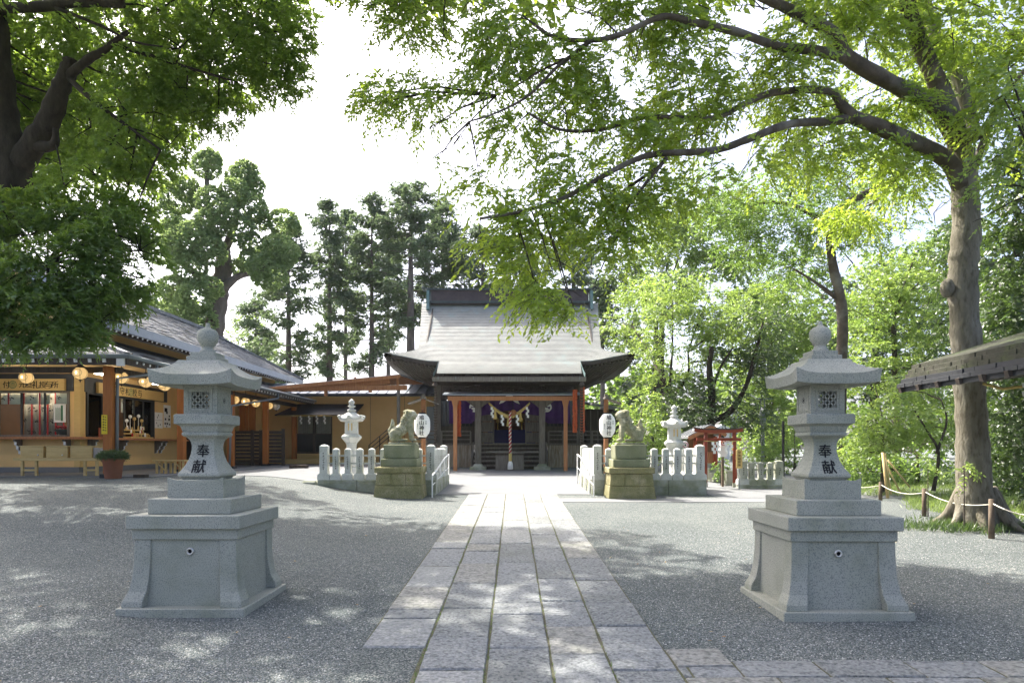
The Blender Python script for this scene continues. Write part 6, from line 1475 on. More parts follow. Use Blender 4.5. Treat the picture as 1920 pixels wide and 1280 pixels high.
# ---- big zelkova at the right; its limbs reach over the whole forecourt
def zelkova():
    base = (X(1830,11.3), 11.3, gz(7.5,11.3)); T = empty('zelkova_tree', base, 'large grey-barked zelkova at the right whose long limbs arch over the forecourt', 'tree')
    limb('trunk', [(1832,1000,11.2),(1826,900,11.2),(1822,800,11.2),(1815,680,11.2),(1808,590,11.2),(1806,500,11.2),(1812,430,11.2),(1808,350,11.2),(1803,285,11.2)], .262, .19, 'bark_grey', T, 20, 6, .04, .5)
    for dx, dy in ((-.55,-.2),(-.25,-.6),(.35,-.55),(.75,-.1),(-.4,.5),(.5,.5)):
        x, y = base[0], base[1]; M().tube(smooth_path([(x+dx*.25,y+dy*.25,base[2]+.62),(x+dx*.62,y+dy*.62,base[2]+.20),(x+dx*1.15,y+dy*1.15,gz(x+dx,y+dy)-.05)], 4), [.13,.13,.12,.11,.09,.07,.055,.04,.03], 10).build('root', 'bark_grey', T, smooth=True)
    M().ell(P(1776,540,11.15), (.10,.12,.16), 12, 8).build('burl', 'bark_grey', T, smooth=True)
    Ls = []
    def lb(pix, r0, r1, n=8, mt='bark_brown_shade'): o, p = limb('limb', pix, r0, r1, mt, T, n, 5, .04); Ls.extend(p); return p  # limbs darker than the trunk, their shade put into the bark colour
    lb([(1808,360,11.2),(1775,300,11.0),(1700,262,10.6),(1640,235,10.3),(1600,220,10.1),(1575,195,10.0)], .15, .085)
    lb([(1597,222,10.1),(1555,228,9.9),(1480,233,9.6),(1400,262,9.3),(1340,282,9.1),(1240,288,8.9),(1195,298,8.8),(1140,325,8.7),(1060,370,8.6),(980,396,8.5),(900,410,8.4)], .072, .018)
    lb([(1578,198,10.0),(1550,170,9.9),(1450,174,9.7),(1390,198,9.5),(1335,222,9.4),(1210,220,9.1),(1130,243,9.0),(1050,243,8.9),(990,212,8.8)], .062, .014)
    lb([(1800,270,11.2),(1750,200,10.8),(1660,150,10.3),(1590,108,10.0),(1562,62,9.8),(1480,18,9.5),(1400,-20,9.3),(1300,-90,9.0)], .15, .045)
    lb([(1585,110,10.0),(1530,95,9.7),(1460,88,9.5),(1380,60,9.2),(1290,40,9.0),(1240,32,8.9),(1160,66,8.8),(1108,76,8.7),(1040,70,8.6),(1000,45,8.5)], .075, .018)
    lb([(1108,76,8.7),(1062,112,8.7),(1040,130,8.6),(990,180,8.6),(930,212,8.5),(880,228,8.5)], .03, .01)
    lb([(1066,108,8.7),(1010,135,8.8),(970,160,8.9),(930,180,9.0)], .018, .007)
    lb([(1800,285,11.2),(1790,240,11.1),(1755,150,10.9),(1720,70,10.7),(1700,0,10.5),(1690,-90,10.2),(1640,-220,9.8)], .17, .09)
    lb([(1825,262,11.3),(1810,190,11.4),(1790,130,11.5),(1745,45,11.6),(1730,-50,11.8),(1720,-200,12)], .13, .08, mt='bark_grey')
    lb([(1250,296,8.9),(1210,345,8.9),(1180,385,8.9),(1168,425,8.9)], .03, .008)
    lb([(1240,310,9.1),(1180,350,9.2),(1130,385,9.3),(1090,398,9.4)], .028, .008)
    lb([(1822,330,11.2),(1850,250,11.2),(1880,190,11),(1930,120,10.6)], .07, .03)
    lb([(1400,-20,9.3),(1200,-60,9.6),(1000,-60,9.8),(800,-40,10),(650,-10,10.2)], .05, .02)
    lb([(1640,-220,9.8),(1400,-330,11),(1100,-380,12.5),(800,-300,14)], .1, .03)
    B = []
    def b(px, py, d, rx, rz, k=1, ry=None): c = P(px, py, d); B.append((*c, rx/1280*d, (ry or rx)/1280*d, rz/1280*d, k))
    # left reach, thin
    for q in ((630,20,10,45,35),(700,25,10,60,40),(780,40,10,60,40),(830,85,9.8,45,35),(880,20,9.6,60,50),(720,175,9.6,40,28),(700,195,9.6,28,20,.7),(790,190,9.4,50,30),(860,205,9.2,50,42),(805,240,9.3,28,25,.7),(850,270,9.3,40,32),(820,300,9.2,30,30,.8),
              (920,150,9,50,40),(950,90,9,60,45),(960,30,9.2,60,45),(1040,110,8.9,50,35),(960,250,9.1,45,35),(900,340,9,35,25,.7),(920,400,8.8,50,35),(900,440,8.8,40,30),(960,440,8.8,45,35),(985,500,8.8,45,30),(1040,460,8.8,50,30,.8),(1040,520,8.6,50,35),(1010,560,8.5,50,25),(1075,575,8.5,50,22),(1060,540,8.6,50,30),(1110,545,8.7,30,25,.7),
              (1000,395,8.7,60,30,.8),(1080,340,8.8,60,35),(1060,290,9.0,50,25,.7),(1120,400,9,55,45),(1140,460,9,50,40),(1100,490,8.9,40,35),(1180,420,9,45,55),(1200,340,9,55,35),(1160,260,9.1,60,30),(1060,200,9.1,60,40),(1150,180,9.2,60,45),(1240,250,9.3,60,35),(1130,120,9.1,60,35),(1100,20,9.2,80,35),(1200,30,9.3,80,45),(1190,120,9.4,60,40),
              (1290,90,9.5,70,45),(1290,180,9.5,70,50),(1310,10,9.5,80,45),(1330,330,9.4,65,45),(1300,270,9.6,60,35),(1250,370,9.3,50,35),(1390,130,9.7,70,50),(1400,310,9.6,65,45),(1380,220,9.9,70,35),(1430,20,9.8,80,45),(1480,150,9.9,60,40),(1470,290,9.9,60,40),(1500,220,10.6,60,40),
              (1550,20,9.9,70,45),(1540,280,10.2,60,45),(1620,60,10.4,70,50),(1640,170,10.6,60,45),(1630,300,10.6,60,45),(1700,220,11.2,60,45),(1690,330,11,55,45),(1720,130,11.6,60,50),(1800,40,12,70,60),(1660,0,10.8,70,50),(1780,160,12.2,60,50),(1860,120,12,60,60),(1880,30,12,60,60),(1750,400,11.6,50,35),(1620,400,11.8,60,40),(1560,360,11.8,60,35)): b(*q)
    for q in ((1690,190,10.4,45,30),(1790,60,10.6,60,45),(1510,60,9.6,50,30),(1860,210,10.4,50,40)): b(*q)
    vis = len(B)
    for q in ((1600,-120,10,160,90),(1300,-120,9.6,160,80),(1000,-110,9.8,150,70),(760,-60,10.4,110,45),(1800,-120,11.5,150,100),(2050,0,11,130,150),(2080,250,10.8,120,110),(1500,-260,11,180,100),(1150,-260,12,180,90),(1800,-320,12,180,110)): b(*q, k=.5) if 0 else b(q[0],q[1],q[2],q[3],q[4],.45)
    for c_, r_ in (((-2.6,10.3,10.6),1.4),((-.6,10.4,10.9),1.4),((-1.8,12.3,11.2),1.5),((-3.6,11.8,11.0),1.2),((1.2,11.2,10.8),1.4),((-1.2,8.6,10.2),1.3),((-3.4,8.4,10.0),1.2)): B.append((*c_, r_*1.15, r_*1.15, r_*.55, 1.3))  # added unseen clumps overhead, put in to shade the foreground
    up_ = B[vis:]; vb = B[:vis]
    p, d, bi = in_blobs(up_, 420, gap=-.6, gf=2.5); Cn, A, tip = sprays(p, d, 10, .4, .12, droop=.4, spread=.55, flat=.35); s_ = .75+.5*rng.random(len(Cn)); leaves('upper_shade_foliage', Cn, A, .15*s_, .075*s_, 'leaf_zelkova', T, base, fold=.15)
    p, d, bi = in_blobs(vb, 950, gap=-.14, gf=3.0)
    d = nrm(d+np.array([-.5,-.1,0])*.5)
    Cn, A, tip = sprays(p, d, 12, .32, .066, droop=.55, spread=.55, flat=.35)
    s_ = .75+.5*rng.random(len(Cn)); leaves('foliage', Cn, A, .082*s_, .033*s_, 'leaf_zelkova', T, base, fold=.15)
    twig_tubes('fine_twigs', p[::4], tip[::4], .004, T, base)
    # connecting twigs from the limbs into every clump
    a_, b_ = [], []
    for i, q in enumerate(B):
        c = np.array(q[:3]); s0 = near(Ls, c); 
        a_.append(s0); b_.append(c)
        for _ in range(2):
            dd = nrm(rng.normal(size=3)); b_.append(c+dd*np.array(q[3:6])*.85); a_.append(c+(s0-c)*.35*rng.random())
    L_ = np.linalg.norm(np.array(b_)-np.array(a_), axis=1)
    twig_tubes('twigs', np.array(a_), np.array(b_), np.clip(.006+.010*L_, .006, .022), T, base, sag=.06)
zelkova()

# ---- large camphor at the left edge
def camphor():
    base = (-11.4, 12.5, gz(-11.4,12.5)); T = empty('camphor_tree', base, 'huge dark-trunked evergreen at the left edge spreading over the office roof', 'tree'); d = 13
    o, tr = limb('trunk', [(0,0,0,*base),(-250,780,12.7),(-140,650,12.8),(-60,540,12.9),(-8,440,13),(22,330,13),(5,230,13),(-10,120,13),(-18,0,13),(-30,-160,13),(-20,-330,13.2)], .44, .22, 'bark_dark', T, 18, 6, .05, .5)
    Ls = list(tr)
    def lb(pix, r0, r1, n=10): o, p = limb('limb', pix, r0, r1, 'bark_dark', T, n, 5, .06); Ls.extend(p)
    lb([(20,330,13),(62,272,12.9),(92,225,12.8),(112,170,12.7),(128,135,12.7),(134,112,12.7)], .24, .13)
    lb([(120,150,12.7),(165,112,12.5),(195,95,12.4),(210,82,12.3),(240,60,12.2)], .09, .04, 8); lb([(60,275,12.9),(100,272,12.7),(105,240,12.6)], .12, .05, 8)
    lb([(-15,15,13),(60,14,12.6),(140,6,12.3),(230,8,12)], .10, .07, 8); lb([(105,15,12.4),(180,45,12.2),(250,78,12),(305,88,11.9)], .035, .015, 6)
    lb([(122,140,12.7),(170,185,12.4),(230,230,12.2),(300,280,12)], .06, .02, 8); lb([(0,520,12.9),(20,535,12.4),(50,515,12),(90,490,11.8)], .09, .03, 8); lb([(5,230,13),(-60,150,13),(-140,60,13)], .2, .1)
    lb([(-20,-60,13),(120,-140,13.5),(300,-160,14),(450,-120,14.5)], .22, .06); lb([(300,-160,14),(420,-20,14.2),(500,60,14)], .09, .03, 8); lb([(210,82,12.3),(330,120,12.6),(430,150,13)], .05, .02, 8)
    B = []
    def b(px, py, dd, rx, rz=None, k=1, ry=None): c = P(px, py, dd); rz = rz or rx*.8; B.append((*c, rx/1280*dd, (ry or rx)/1280*dd, rz/1280*dd, k))
    for q in ((555,95,14,34,38),(562,140,14,28,36),(535,60,14,48,42),(520,160,14,32,24),(500,120,13.8,50,36),(480,30,14,60,45),(455,165,13.8,42,32),(430,90,13.6,60,45),(410,210,13.6,38,30),(390,150,13.4,55,42),(400,20,13.8,60,45),(350,215,13.2,42,38),
              (340,90,13,60,48),(335,165,13,45,40),(320,270,13,34,32),(290,210,12.8,48,42),(300,20,13,60,42),(270,130,12.6,55,45),(285,310,12.8,42,30),(235,280,12.4,46,38),(230,200,12.5,45,38),(240,350,12.6,42,28),(215,60,12.8,55,45),(180,330,12.3,42,32),(170,240,13.4,45,38),(150,60,13,50,45),(120,350,12.3,42,30),(100,60,13.5,45,40),(95,300,13.8,40,30),(60,130,14,45,50),(70,220,14.2,35,40),(60,20,13.8,50,35),(160,150,13.8,40,45),
              # the nearer lower mass over the office
              (262,470,11.6,40,34),(255,520,11.6,38,32),(285,505,11.8,26,30),(220,440,11.4,48,40),(225,560,11.3,42,30),(170,470,11.1,52,42),(180,540,11,52,42),(190,600,11,38,26),(140,420,11.6,48,36),(110,500,10.8,55,48),(120,580,10.7,55,42),(150,625,10.7,40,20),(60,440,11.4,48,40),(40,510,10.7,50,45),(50,590,10.5,58,45),(90,630,10.5,50,22),(10,400,11.5,45,40),(15,630,10.5,45,24),(-30,560,10.6,50,60),(-20,460,11.2,40,40),
              (200,395,12,45,30),(90,390,12,50,30),(20,350,13.5,50,35),(250,405,12.2,40,25)): b(*(q if len(q) > 5 else q+((1.75 if q[2] < 12.3 and q[1] > 380 else 1),)))
    vis = len(B)
    for q in ((60,-60,13.5,110,60),(240,-60,13.6,110,60),(420,-60,14,110,60),(540,-20,14.2,60,45),(350,-190,14.5,140,80),(120,-190,14,140,80),(520,-150,15,110,70),(-60,60,13.4,90,90),(-40,180,13.6,80,70),(460,-20,14.3,80,50),(560,0,14.4,50,40),(400,-90,14.5,80,50),(-100,50,13,110,110),(-120,250,13,110,100),(-100,400,12,90,80),(-90,600,11,60,60),(250,-330,15,160,80),(50,-340,14,160,90),(-150,-150,13,150,130)): b(q[0],q[1],q[2],q[3],q[4],.3)
    for c_, r_ in (((-6.3,9.3,10.6),1.5),((-8.4,8.6,10.2),1.6),((-7.4,10.6,10.8),1.5),((-5.0,10.2,11.0),1.3),((-9.6,10.6,9.6),1.6),((-6.4,7.4,10.4),1.4)): B.append((*c_, r_, r_, r_*.6, .8))  # unseen clumps added above the frame to shade the near ground
    for q in ((300,290,19.5,45,35),(240,330,20,55,40),(170,300,20.5,60,45),(100,280,21,60,50),(40,300,21,60,50),(320,230,19,45,40),(250,230,19.5,60,45),(180,200,20,60,50),(90,180,20,60,50),(380,170,18,45,35),(20,180,20,60,50)): b(q[0],q[1],q[2],q[3],q[4],.38)  # deep clumps added to block sun from the office roof and forecourt
    for q in ((240,250,15.6,50,40),(165,255,15.4,50,40),(90,240,15.2,50,40),(10,250,15,55,45),(-80,230,15,70,55),(-160,250,14.5,70,55),(20,160,14.5,55,45),(-20,210,14.2,60,45),(60,105,14.6,50,40),(130,180,15.2,50,40),(200,180,15.6,50,40),(280,200,15.6,45,38),(300,120,15.6,50,40),(-120,330,14,60,50)): b(q[0],q[1],q[2],q[3],q[4],.9)  # more clumps added inside the crown to shade the left gravel
    for q in ((10,280,17.3,50,40),(25,345,16.8,50,40),(80,300,17.3,55,40),(140,290,17.2,50,40),(200,290,17.5,50,40),(255,300,17.6,45,38),(60,230,17.5,60,45),(150,220,17.5,60,45),(-60,320,17,70,60)): b(q[0],q[1],q[2],q[3],q[4],.7)  # further clumps added to keep the sun off the left forecourt
    # deeper part of the crown behind
    for q in ((500,60,16.5,60,50),(420,130,16.5,70,50),(330,60,16.5,80,60),(230,100,16.5,80,60),(120,100,16.5,80,60),(300,200,16,60,50),(500,-70,17,90,60),(350,-100,17,110,70),(180,-80,17,110,70)): b(q[0],q[1],q[2],q[3],q[4],.7)
    up_ = B[vis:]; vb = B[:vis]
    p, dd, bi = in_blobs(up_, 480, shell=.5, gap=-.6, gf=3); Cn, A, tip = sprays(p, nrm(dd+np.array([0,0,.15])), 8, .22, .1, droop=.4, spread=.8, flat=.9); s_ = .7+.6*rng.random(len(Cn)); leaves('upper_shade_foliage', Cn, A, .13*s_, .065*s_, 'leaf_camphor', T, base)
    p, dd, bi = in_blobs(vb, 1400, shell=.42, gap=-.38, gf=3.6)
    Cn, A, tip = sprays(p, nrm(dd+np.array([0,0,.15])), 9, .17, .06, droop=.45, spread=.8, flat=.9)
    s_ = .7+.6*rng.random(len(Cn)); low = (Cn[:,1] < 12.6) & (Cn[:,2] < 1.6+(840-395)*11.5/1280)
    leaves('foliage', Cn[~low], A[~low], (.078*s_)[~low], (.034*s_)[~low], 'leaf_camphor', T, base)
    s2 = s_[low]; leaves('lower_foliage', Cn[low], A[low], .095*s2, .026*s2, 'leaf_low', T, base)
    a_, b_ = [], []
    for i, q in enumerate(B):
        c = np.array(q[:3]); a_.append(near(Ls, c)); b_.append(c)
        for _ in range(4): dd_ = nrm(rng.normal(size=3)); a_.append(c); b_.append(c+dd_*np.array(q[3:6])*.9)
    L_ = np.linalg.norm(np.array(b_)-np.array(a_), axis=1); twig_tubes('twigs', np.array(a_), np.array(b_), np.clip(.008+.014*L_, .008, .03), T, base, 'bark_dark', .05)
camphor()

# ---- pollarded tree with round clumps
def pollard():
    d = 36; base = (X(400,d), d, .87); T = empty('pollarded_tree', base, 'pruned evergreen with rounded leaf clumps behind the office roof', 'tree')
    limb('trunk', [(395,790,d),(398,650,d),(404,590,d),(412,540,d),(420,500,d),(418,470,d)], .62, .38, 'bark_pine', T, 14, 5, .05); Ls = []
    for pix in ([(418,490,d),(405,450,d),(390,400,d),(388,340,d),(388,320,d)],[(418,480,d),(440,420,d),(450,360,d)],[(410,560,d),(430,530,d-.5),(455,515,d-.5),(490,505,d-.5),(520,470,d)],[(412,545,d),(380,520,d-.5),(340,490,d-.5),(330,440,d)],[(415,520,d),(350,540,d-.6),(370,585,d-.6)]):
        o, p = limb('limb', pix, .26, .10, 'bark_pine', T, 8, 4, .06); Ls += p
    B = []
    for px, py, r, dd in ((388,310,27,d),(395,300,20,d),(455,335,30,d),(462,320,20,d),(475,350,20,d),(440,360,26,d-1),(335,370,32,d),(350,355,25,d),(400,380,32,d-1),(395,420,30,d-1.5),(420,400,28,d-1.5),(470,390,30,d-.5),(485,410,22,d),(450,430,26,d-1),(310,410,28,d),(330,430,26,d-1),(370,450,40,d-1.5),(340,460,36,d-1.5),(395,470,30,d-1.5),(355,500,32,d-1.5),(325,540,26,d-1),(365,560,34,d-1.5),(395,540,22,d-1.5),(345,585,24,d-1),(300,470,26,d),(470,455,22,d-.5),(532,418,28,d),(548,425,14,d),(510,455,16,d),(525,470,32,d-1),(535,480,22,d-1),(505,512,34,d-1),(490,500,26,d-1),(470,490,24,d-.5),(450,500,16,d),(375,600,30,d-1),(300,560,30,d),(365,620,26,d)): c = P(px,py,dd); r_ = r/1280*dd; B.append((*c, r_, r_, r_*.92, 1))
    for q in range(len(B)): B[q] = (*B[q][:3], B[q][3]*.95, B[q][4]*.95, B[q][5]*.95, 1)
    p, dd, bi = in_blobs(B, 1000, shell=.25)
    Cn, A, tip = sprays(p, nrm(dd+np.array([0,0,.35])), 5, .10, .08, droop=.15, spread=.8, flat=1)
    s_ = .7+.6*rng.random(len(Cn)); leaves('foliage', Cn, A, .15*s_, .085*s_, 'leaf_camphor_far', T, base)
    a_, b_ = [], []
    for q in B: c = np.array(q[:3]); a_.append(near(Ls, c)); b_.append(c)
    twig_tubes('twigs', np.array(a_), np.array(b_), .06, T, base, 'bark_pine', .05)
pollard()

# ---- tall conifers behind the buildings
def conifer(px, top, bot, d, halfw, r, label, seed, gapless=0, first=None, trunk='bark_pine', dens=1.0, group='tall conifers behind the shrine', lean=0):
    R = np.random.default_rng(seed); base = (X(px+lean, d), d, .87); T = empty('conifer', base, label, 'tree', group)
    zt, zb = Z(top, d), Z(bot, d); x0 = base[0]; x1 = X(px, d); m = M(); m.tube([(x0,d,.8),(x0+(x1-x0)*.3,d,zt*.35),(x0+(x1-x0)*.7,d,zt*.7),(x1,d,zt-.3)], [r, r*.85, r*.5, r*.08], 10); m.build('trunk', trunk, T, smooth=True)
    a_, b_, P_, D_ = [], [], [], []; z = zb; hw = 1.3*halfw/1280*d
    while z < zt:
        f = (z-zb)/(zt-zb); xc = x0+(x1-x0)*z/zt; L = hw*(.55+.5*R.random())*(math.sin(math.pi*min(1,.30+f*.62))**.8)*(1 if f < .85 else 1-(f-.85)*3)
        if f < .12: L *= .6
        for k in range(2 if f < .5 else 3):
            an = R.random()*6.283; L2 = max(.35, L*(.6+.5*R.random())); dr = np.array([math.cos(an), math.sin(an), .10+.25*f-.1*R.random()]); a = np.array([xc, d, z]); b = a+dr*L2; a_.append(a); b_.append(b)
            nb = int(4+L2*3.2)
            for q in range(nb):
                t = .35+.65*(q+R.random())/nb; c = a+(b-a)*t+R.normal(size=3)*np.array([.22,.22,.10])*(.7+.45*L2/2); P_.append(c); D_.append(nrm(dr+R.normal(size=3)*.5))
        z += (.34 if gapless else .46)*(.6+.8*R.random())
    P_ = np.array(P_); D_ = np.array(D_); k = int(7*dens)
    P2 = np.repeat(P_, k, 0)+R.normal(size=(len(P_)*k,3))*np.array([.17,.17,.09]); D2 = nrm(np.repeat(D_, k, 0)+R.normal(size=(len(P_)*k,3))*.7)
    Cn, A, tip = sprays(P2, D2, 6, .26, .13, droop=.45, spread=.6, flat=.7); s_ = .6+.8*rng.random(len(Cn))
    leaves('foliage', Cn, A, .23*s_, .075*s_, 'leaf_pine', T, base); twig_tubes('branches', np.array(a_), np.array(b_), .045, T, base, 'bark_pine', -.02)
for a in ((541,425,725,44,62,.26,'conifer with a bare grey trunk right of the pruned tree, left end of the row',1),
          (480,560,760,52,40,.2,'small pale conifer low behind the office roof end',2),
          (618,378,700,46,42,.26,'thin conifer with a long bare trunk, second from the left in the row',3),
          (697,368,690,47,52,.24,'slim conifer standing in the middle of the row left of the shrine roof',4),
          (770,345,610,46,80,.36,'tallest broad conifer just left of the shrine ridge',5,1),
          (830,385,600,50,60,.3,'dark conifer directly behind the left end of the shrine ridge',6,1),
          (905,430,600,48,70,.3,'dark dense conifer behind the left half of the shrine ridge',7,1),
          (975,445,560,50,60,.3,'dark conifer behind the middle of the shrine ridge',8,1),
          (1075,430,560,48,55,.3,'dark conifer behind the right end of the shrine ridge',9,1),
          (1130,520,640,44,28,.2,'narrow dark conifer just right of the shrine roof',10,1),
          (728,420,650,54,40,.2,'faint farther conifer between the slim one and the tallest one',11),
          (648,400,660,54,36,.2,'faint farther conifer behind the thin conifer with bare trunk',12)): conifer(*a)

# ---- leafy trees
def leafy(label, base_px, base_d, trunk, blobs, mt, leafL=.10, leafW=.045, dens=200, tr=.16, tmt='bark_branch', layer=0, n=9, splen=.34, shell=0, gap=-.35, gf=1.6, limbs=(), group=None, name='broadleaf_tree', droop=.4, base=None):
    x = X(base_px, base_d); base = base or (x, base_d, gz(x, base_d)); T = empty(name, base, label, 'tree', group); Ls = []
    if trunk:
        o, p = limb('trunk', [(0,0,0,*base)]+[t for t in trunk], tr, tr*.45, tmt, T, 12, 5, .05, .4); Ls += p
    for lm in limbs:
        o, p = limb('limb', lm[0], lm[1], lm[1]*.35, tmt, T, 8, 4, .06); Ls += p
    B = []
    for q in blobs:
        px, py, dd, rx, rz = q[:5]; c = P(px, py, dd); k = q[5] if len(q) > 5 else 1; B.append((*c, rx/1280*dd, rx/1280*dd*.9, rz/1280*dd, k))
    p, dd, bi = in_blobs(B, dens*(1.75 if name != 'far_trees' else 1), shell=shell, gap=gap, gf=gf, seed=base_px)
    if layer: p[:,2] = np.round(p[:,2]/layer+.35*clump_noise(p, .8, 3))*layer+.08*rng.normal(size=len(p))
    Cn, A, tip = sprays(p, dd, n, splen, leafL, droop=droop, spread=.6, flat=.35 if layer else .6); s_ = .7+.6*rng.random(len(Cn))
    leaves('foliage', Cn, A, leafL*s_*1.1, leafW*s_*1.1, mt, T, base, up=.6 if layer else None)
    if Ls:
        a_, b_ = [], []
        for q in B:
            c = np.array(q[:3]); a_.append(near(Ls, c)); b_.append(c)
            for _ in range(2): d_ = nrm(rng.normal(size=3)); a_.append(c); b_.append(c+d_*np.array(q[3:6])*.8)
        L_ = np.linalg.norm(np.array(b_)-np.array(a_), axis=1); twig_tubes('twigs', np.array(a_), np.array(b_), np.clip(.012*L_+.008,.008,.05), T, base, tmt, .05)
    return T
GR = 'broadleaf trees beyond the right side of the forecourt'
# twisted trunk tree behind the right lantern
leafy('tree with a twisting brown trunk rising behind the right granite lantern', 1570, 19, [(1572,820,19),(1576,700,19),(1580,620,19),(1576,560,19),(1562,500,19),(1556,450,19),(1556,420,19),(1572,392,19)],
      [(1540,400,19,70,40),(1470,430,19,70,35),(1420,400,19,60,40),(1350,400,20,60,35),(1450,350,20,70,35),(1570,340,20,70,40),(1650,360,20,60,35),(1480,500,20,60,30),(1600,460,19,50,25,.6),(1400,470,20,60,35),(1660,430,20,60,30),(1540,560,20,50,25,.7),(1330,350,20,60,35),(1500,320,20,80,35),(1620,590,20,45,25,.6)],
      'leaf_mid', .085, .036, 230, .19, 'bark_brown_shade', layer=.45, limbs=(([(1572,395,19),(1600,375,19),(1640,355,18.8),(1700,325,18.5)], .16),([(1560,440,19),(1520,400,19.3),(1460,380,19.6),(1400,385,20)], .10),([(1570,560,19),(1530,530,19.2),(1490,505,19.5)], .07)))
# maples right of the shrine, sunlit pale tops
leafy('spreading light green maple right of the shrine, above the right lion-dog', 1262, 27, [(1266,800,27),(1262,745,27),(1245,720,27)],
      [(1195,590,31,50,26),(1250,590,27,60,26),(1310,600,27,60,28),(1175,640,32,36,25,.8),(1240,640,27,50,25),(1290,650,27,60,25),(1350,640,27,50,28),(1200,555,31,50,22),(1260,545,28,60,22),(1330,555,28,60,24),(1215,700,28,36,22,.6),(1260,700,27,50,22,.6),(1320,700,27,50,24,.7),(1390,600,28,45,30),(1380,680,28,40,26,.7),(1150,610,33,35,22,.7)],
      'leaf_bright', .10, .05, 190, .20, 'bark_dark', layer=.5, limbs=(([(1250,722,27),(1232,690,28),(1210,650,29.5),(1185,610,31)], .10),([(1262,745,27),(1290,700,27),(1290,660,27)], .09),([(1255,740,27),(1258,690,27),(1262,650,27)], .08)), group=GR)
leafy('dark leaning tree behind the little side shrine and torii', 1330, 26, [(1333,800,26),(1334,740,26),(1330,690,26),(1335,650,26)],
      [(1290,740,26,40,26),(1340,730,26,45,28),(1300,770,25,40,26),(1250,770,26,40,30),(1230,740,27,40,26),(1400,720,27,40,30),(1380,770,26,35,30,.8),(1350,680,27,45,28),(1420,680,27,40,28),(1260,800,26,45,24),(1300,810,26,40,20),(1200,770,27,35,28),(1420,790,26,35,24),(1432,600,26,50,32),(1440,655,26,45,30)],
      'leaf_dark', .10, .05, 190, .20, 'bark_dark', limbs=(([(1334,790,26),(1370,770,26),(1400,720,26),(1420,650,26),(1432,600,26)], .14),([(1333,740,26),(1350,690,26),(1375,650,26)], .08)), group=GR)
leafy('bright yellow-green bush behind the right lion-dog', 1200, 24, [(1200,800,24)], [(1205,800,24,38,32),(1180,835,24,26,26),(1230,820,24,45,35),(1205,755,25,32,24),(1270,840,24,40,26),(1170,800,30,28,30)], 'leaf_bright', .09, .05, 220, .07, group=GR, name='bush', shell=.4)
leafy('very pale sunlit tree beyond the maple, right of the conifer tops', 1240, 45, [(1240,650,45),(1245,560,45)],
      [(1180,540,45,30,25),(1220,500,45,45,35),(1280,470,45,55,35),(1240,440,46,50,30),(1330,500,45,50,35),(1300,420,46,60,30),(1390,480,45,55,40),(1370,400,46,60,35),(1260,400,46,35,25),(1440,550,44,45,40),(1400,560,44,45,30)],
      'leaf_bright', .17, .09, 110, .3, 'bark_dark', group=GR)
leafy('dark evergreen mass behind the pale maple tops', 1230, 40, [(1230,600,40)],
      [(1200,560,40,40,40),(1250,560,40,50,45),(1210,620,40,40,40),(1180,660,40,32,40),(1300,540,40,40,35),(1340,600,40,50,45),(1170,500,42,25,30)], 'leaf_dark', .15, .08, 130, .3, 'bark_dark', group=GR)
leafy('tall pale green tree beyond the T-shaped pole', 1440, 33, [(1445,700,33),(1440,600,33)],
      [(1440,700,33,50,40),(1400,640,33,45,35),(1460,630,33,50,40),(1440,770,32,45,40),(1480,720,32,45,45),(1400,740,33,35,35),(1500,640,33,50,40),(1420,570,34,55,35),(1490,560,34,50,35),(1520,600,33,45,35),(1470,810,31,45,35),(1420,830,31,40,30),(1510,780,31,40,40),(1520,700,32,40,40)],
      'leaf_bright', .12, .06, 150, .25, 'bark_dark', group=GR)
leafy('round sunlit shrub beyond the black pole', 1490, 25, [(1490,850,25)], [(1480,850,25,38,36),(1510,830,25,35,35),(1450,860,25,30,26),(1540,860,25,30,30),(1490,800,26,34,30)], 'leaf_mid', .08, .045, 230, .06, group=GR, name='bush', shell=.4)
leafy('pale green tree filling the gap right of the twisted trunk', 1680, 24, [(1680,760,24),(1675,600,24)],
      [(1640,560,24,55,35),(1700,540,24,55,35),(1650,620,24,55,35),(1710,620,24,50,35),(1630,680,23,45,30),(1690,690,23,50,32),(1740,570,24,40,40),(1740,670,23,35,35),(1660,500,25,55,30),(1720,470,25,45,30),(1610,740,23,40,32),(1610,620,25,40,35),(1750,500,25,35,30)],
      'leaf_bright', .10, .05, 190, .16, 'bark_branch', layer=.5, group=GR)
leafy('staked young tree behind the rope fence, bright sunlit leaves', 1655, 17, [(1656,850,17),(1654,780,17)],
      [(1640,770,17,50,35),(1690,790,17,50,35),(1620,810,17,45,32),(1660,830,17,50,28),(1710,840,17,45,32),(1740,800,17,40,35),(1600,850,17,35,28),(1700,730,17.5,50,30),(1640,720,17.5,50,30),(1750,740,17.5,35,35)],
      'leaf_bright', .085, .042, 250, .06, 'bark_branch', limbs=(([(1750,920,16.5),(1760,850,16.5),(1740,810,16.5),(1715,770,16.5)], .05),([(1756,850,16.5),(1775,790,16.5),(1765,750,16.5)], .04)), group=GR)
leafy('dark shrub layer behind the staked young tree', 1720, 20, [(1720,850,20)], [(1600,880,20,40,26),(1650,885,20,45,24),(1700,870,20,50,35),(1750,860,20,40,40),(1560,880,21,35,24),(1620,840,20.5,45,30),(1760,790,20.5,35,35),(1690,800,21,50,35),(1550,830,22,30,30),(1600,790,22,40,30)], 'leaf_mid', .09, .05, 210, .07, group=GR, name='bush')
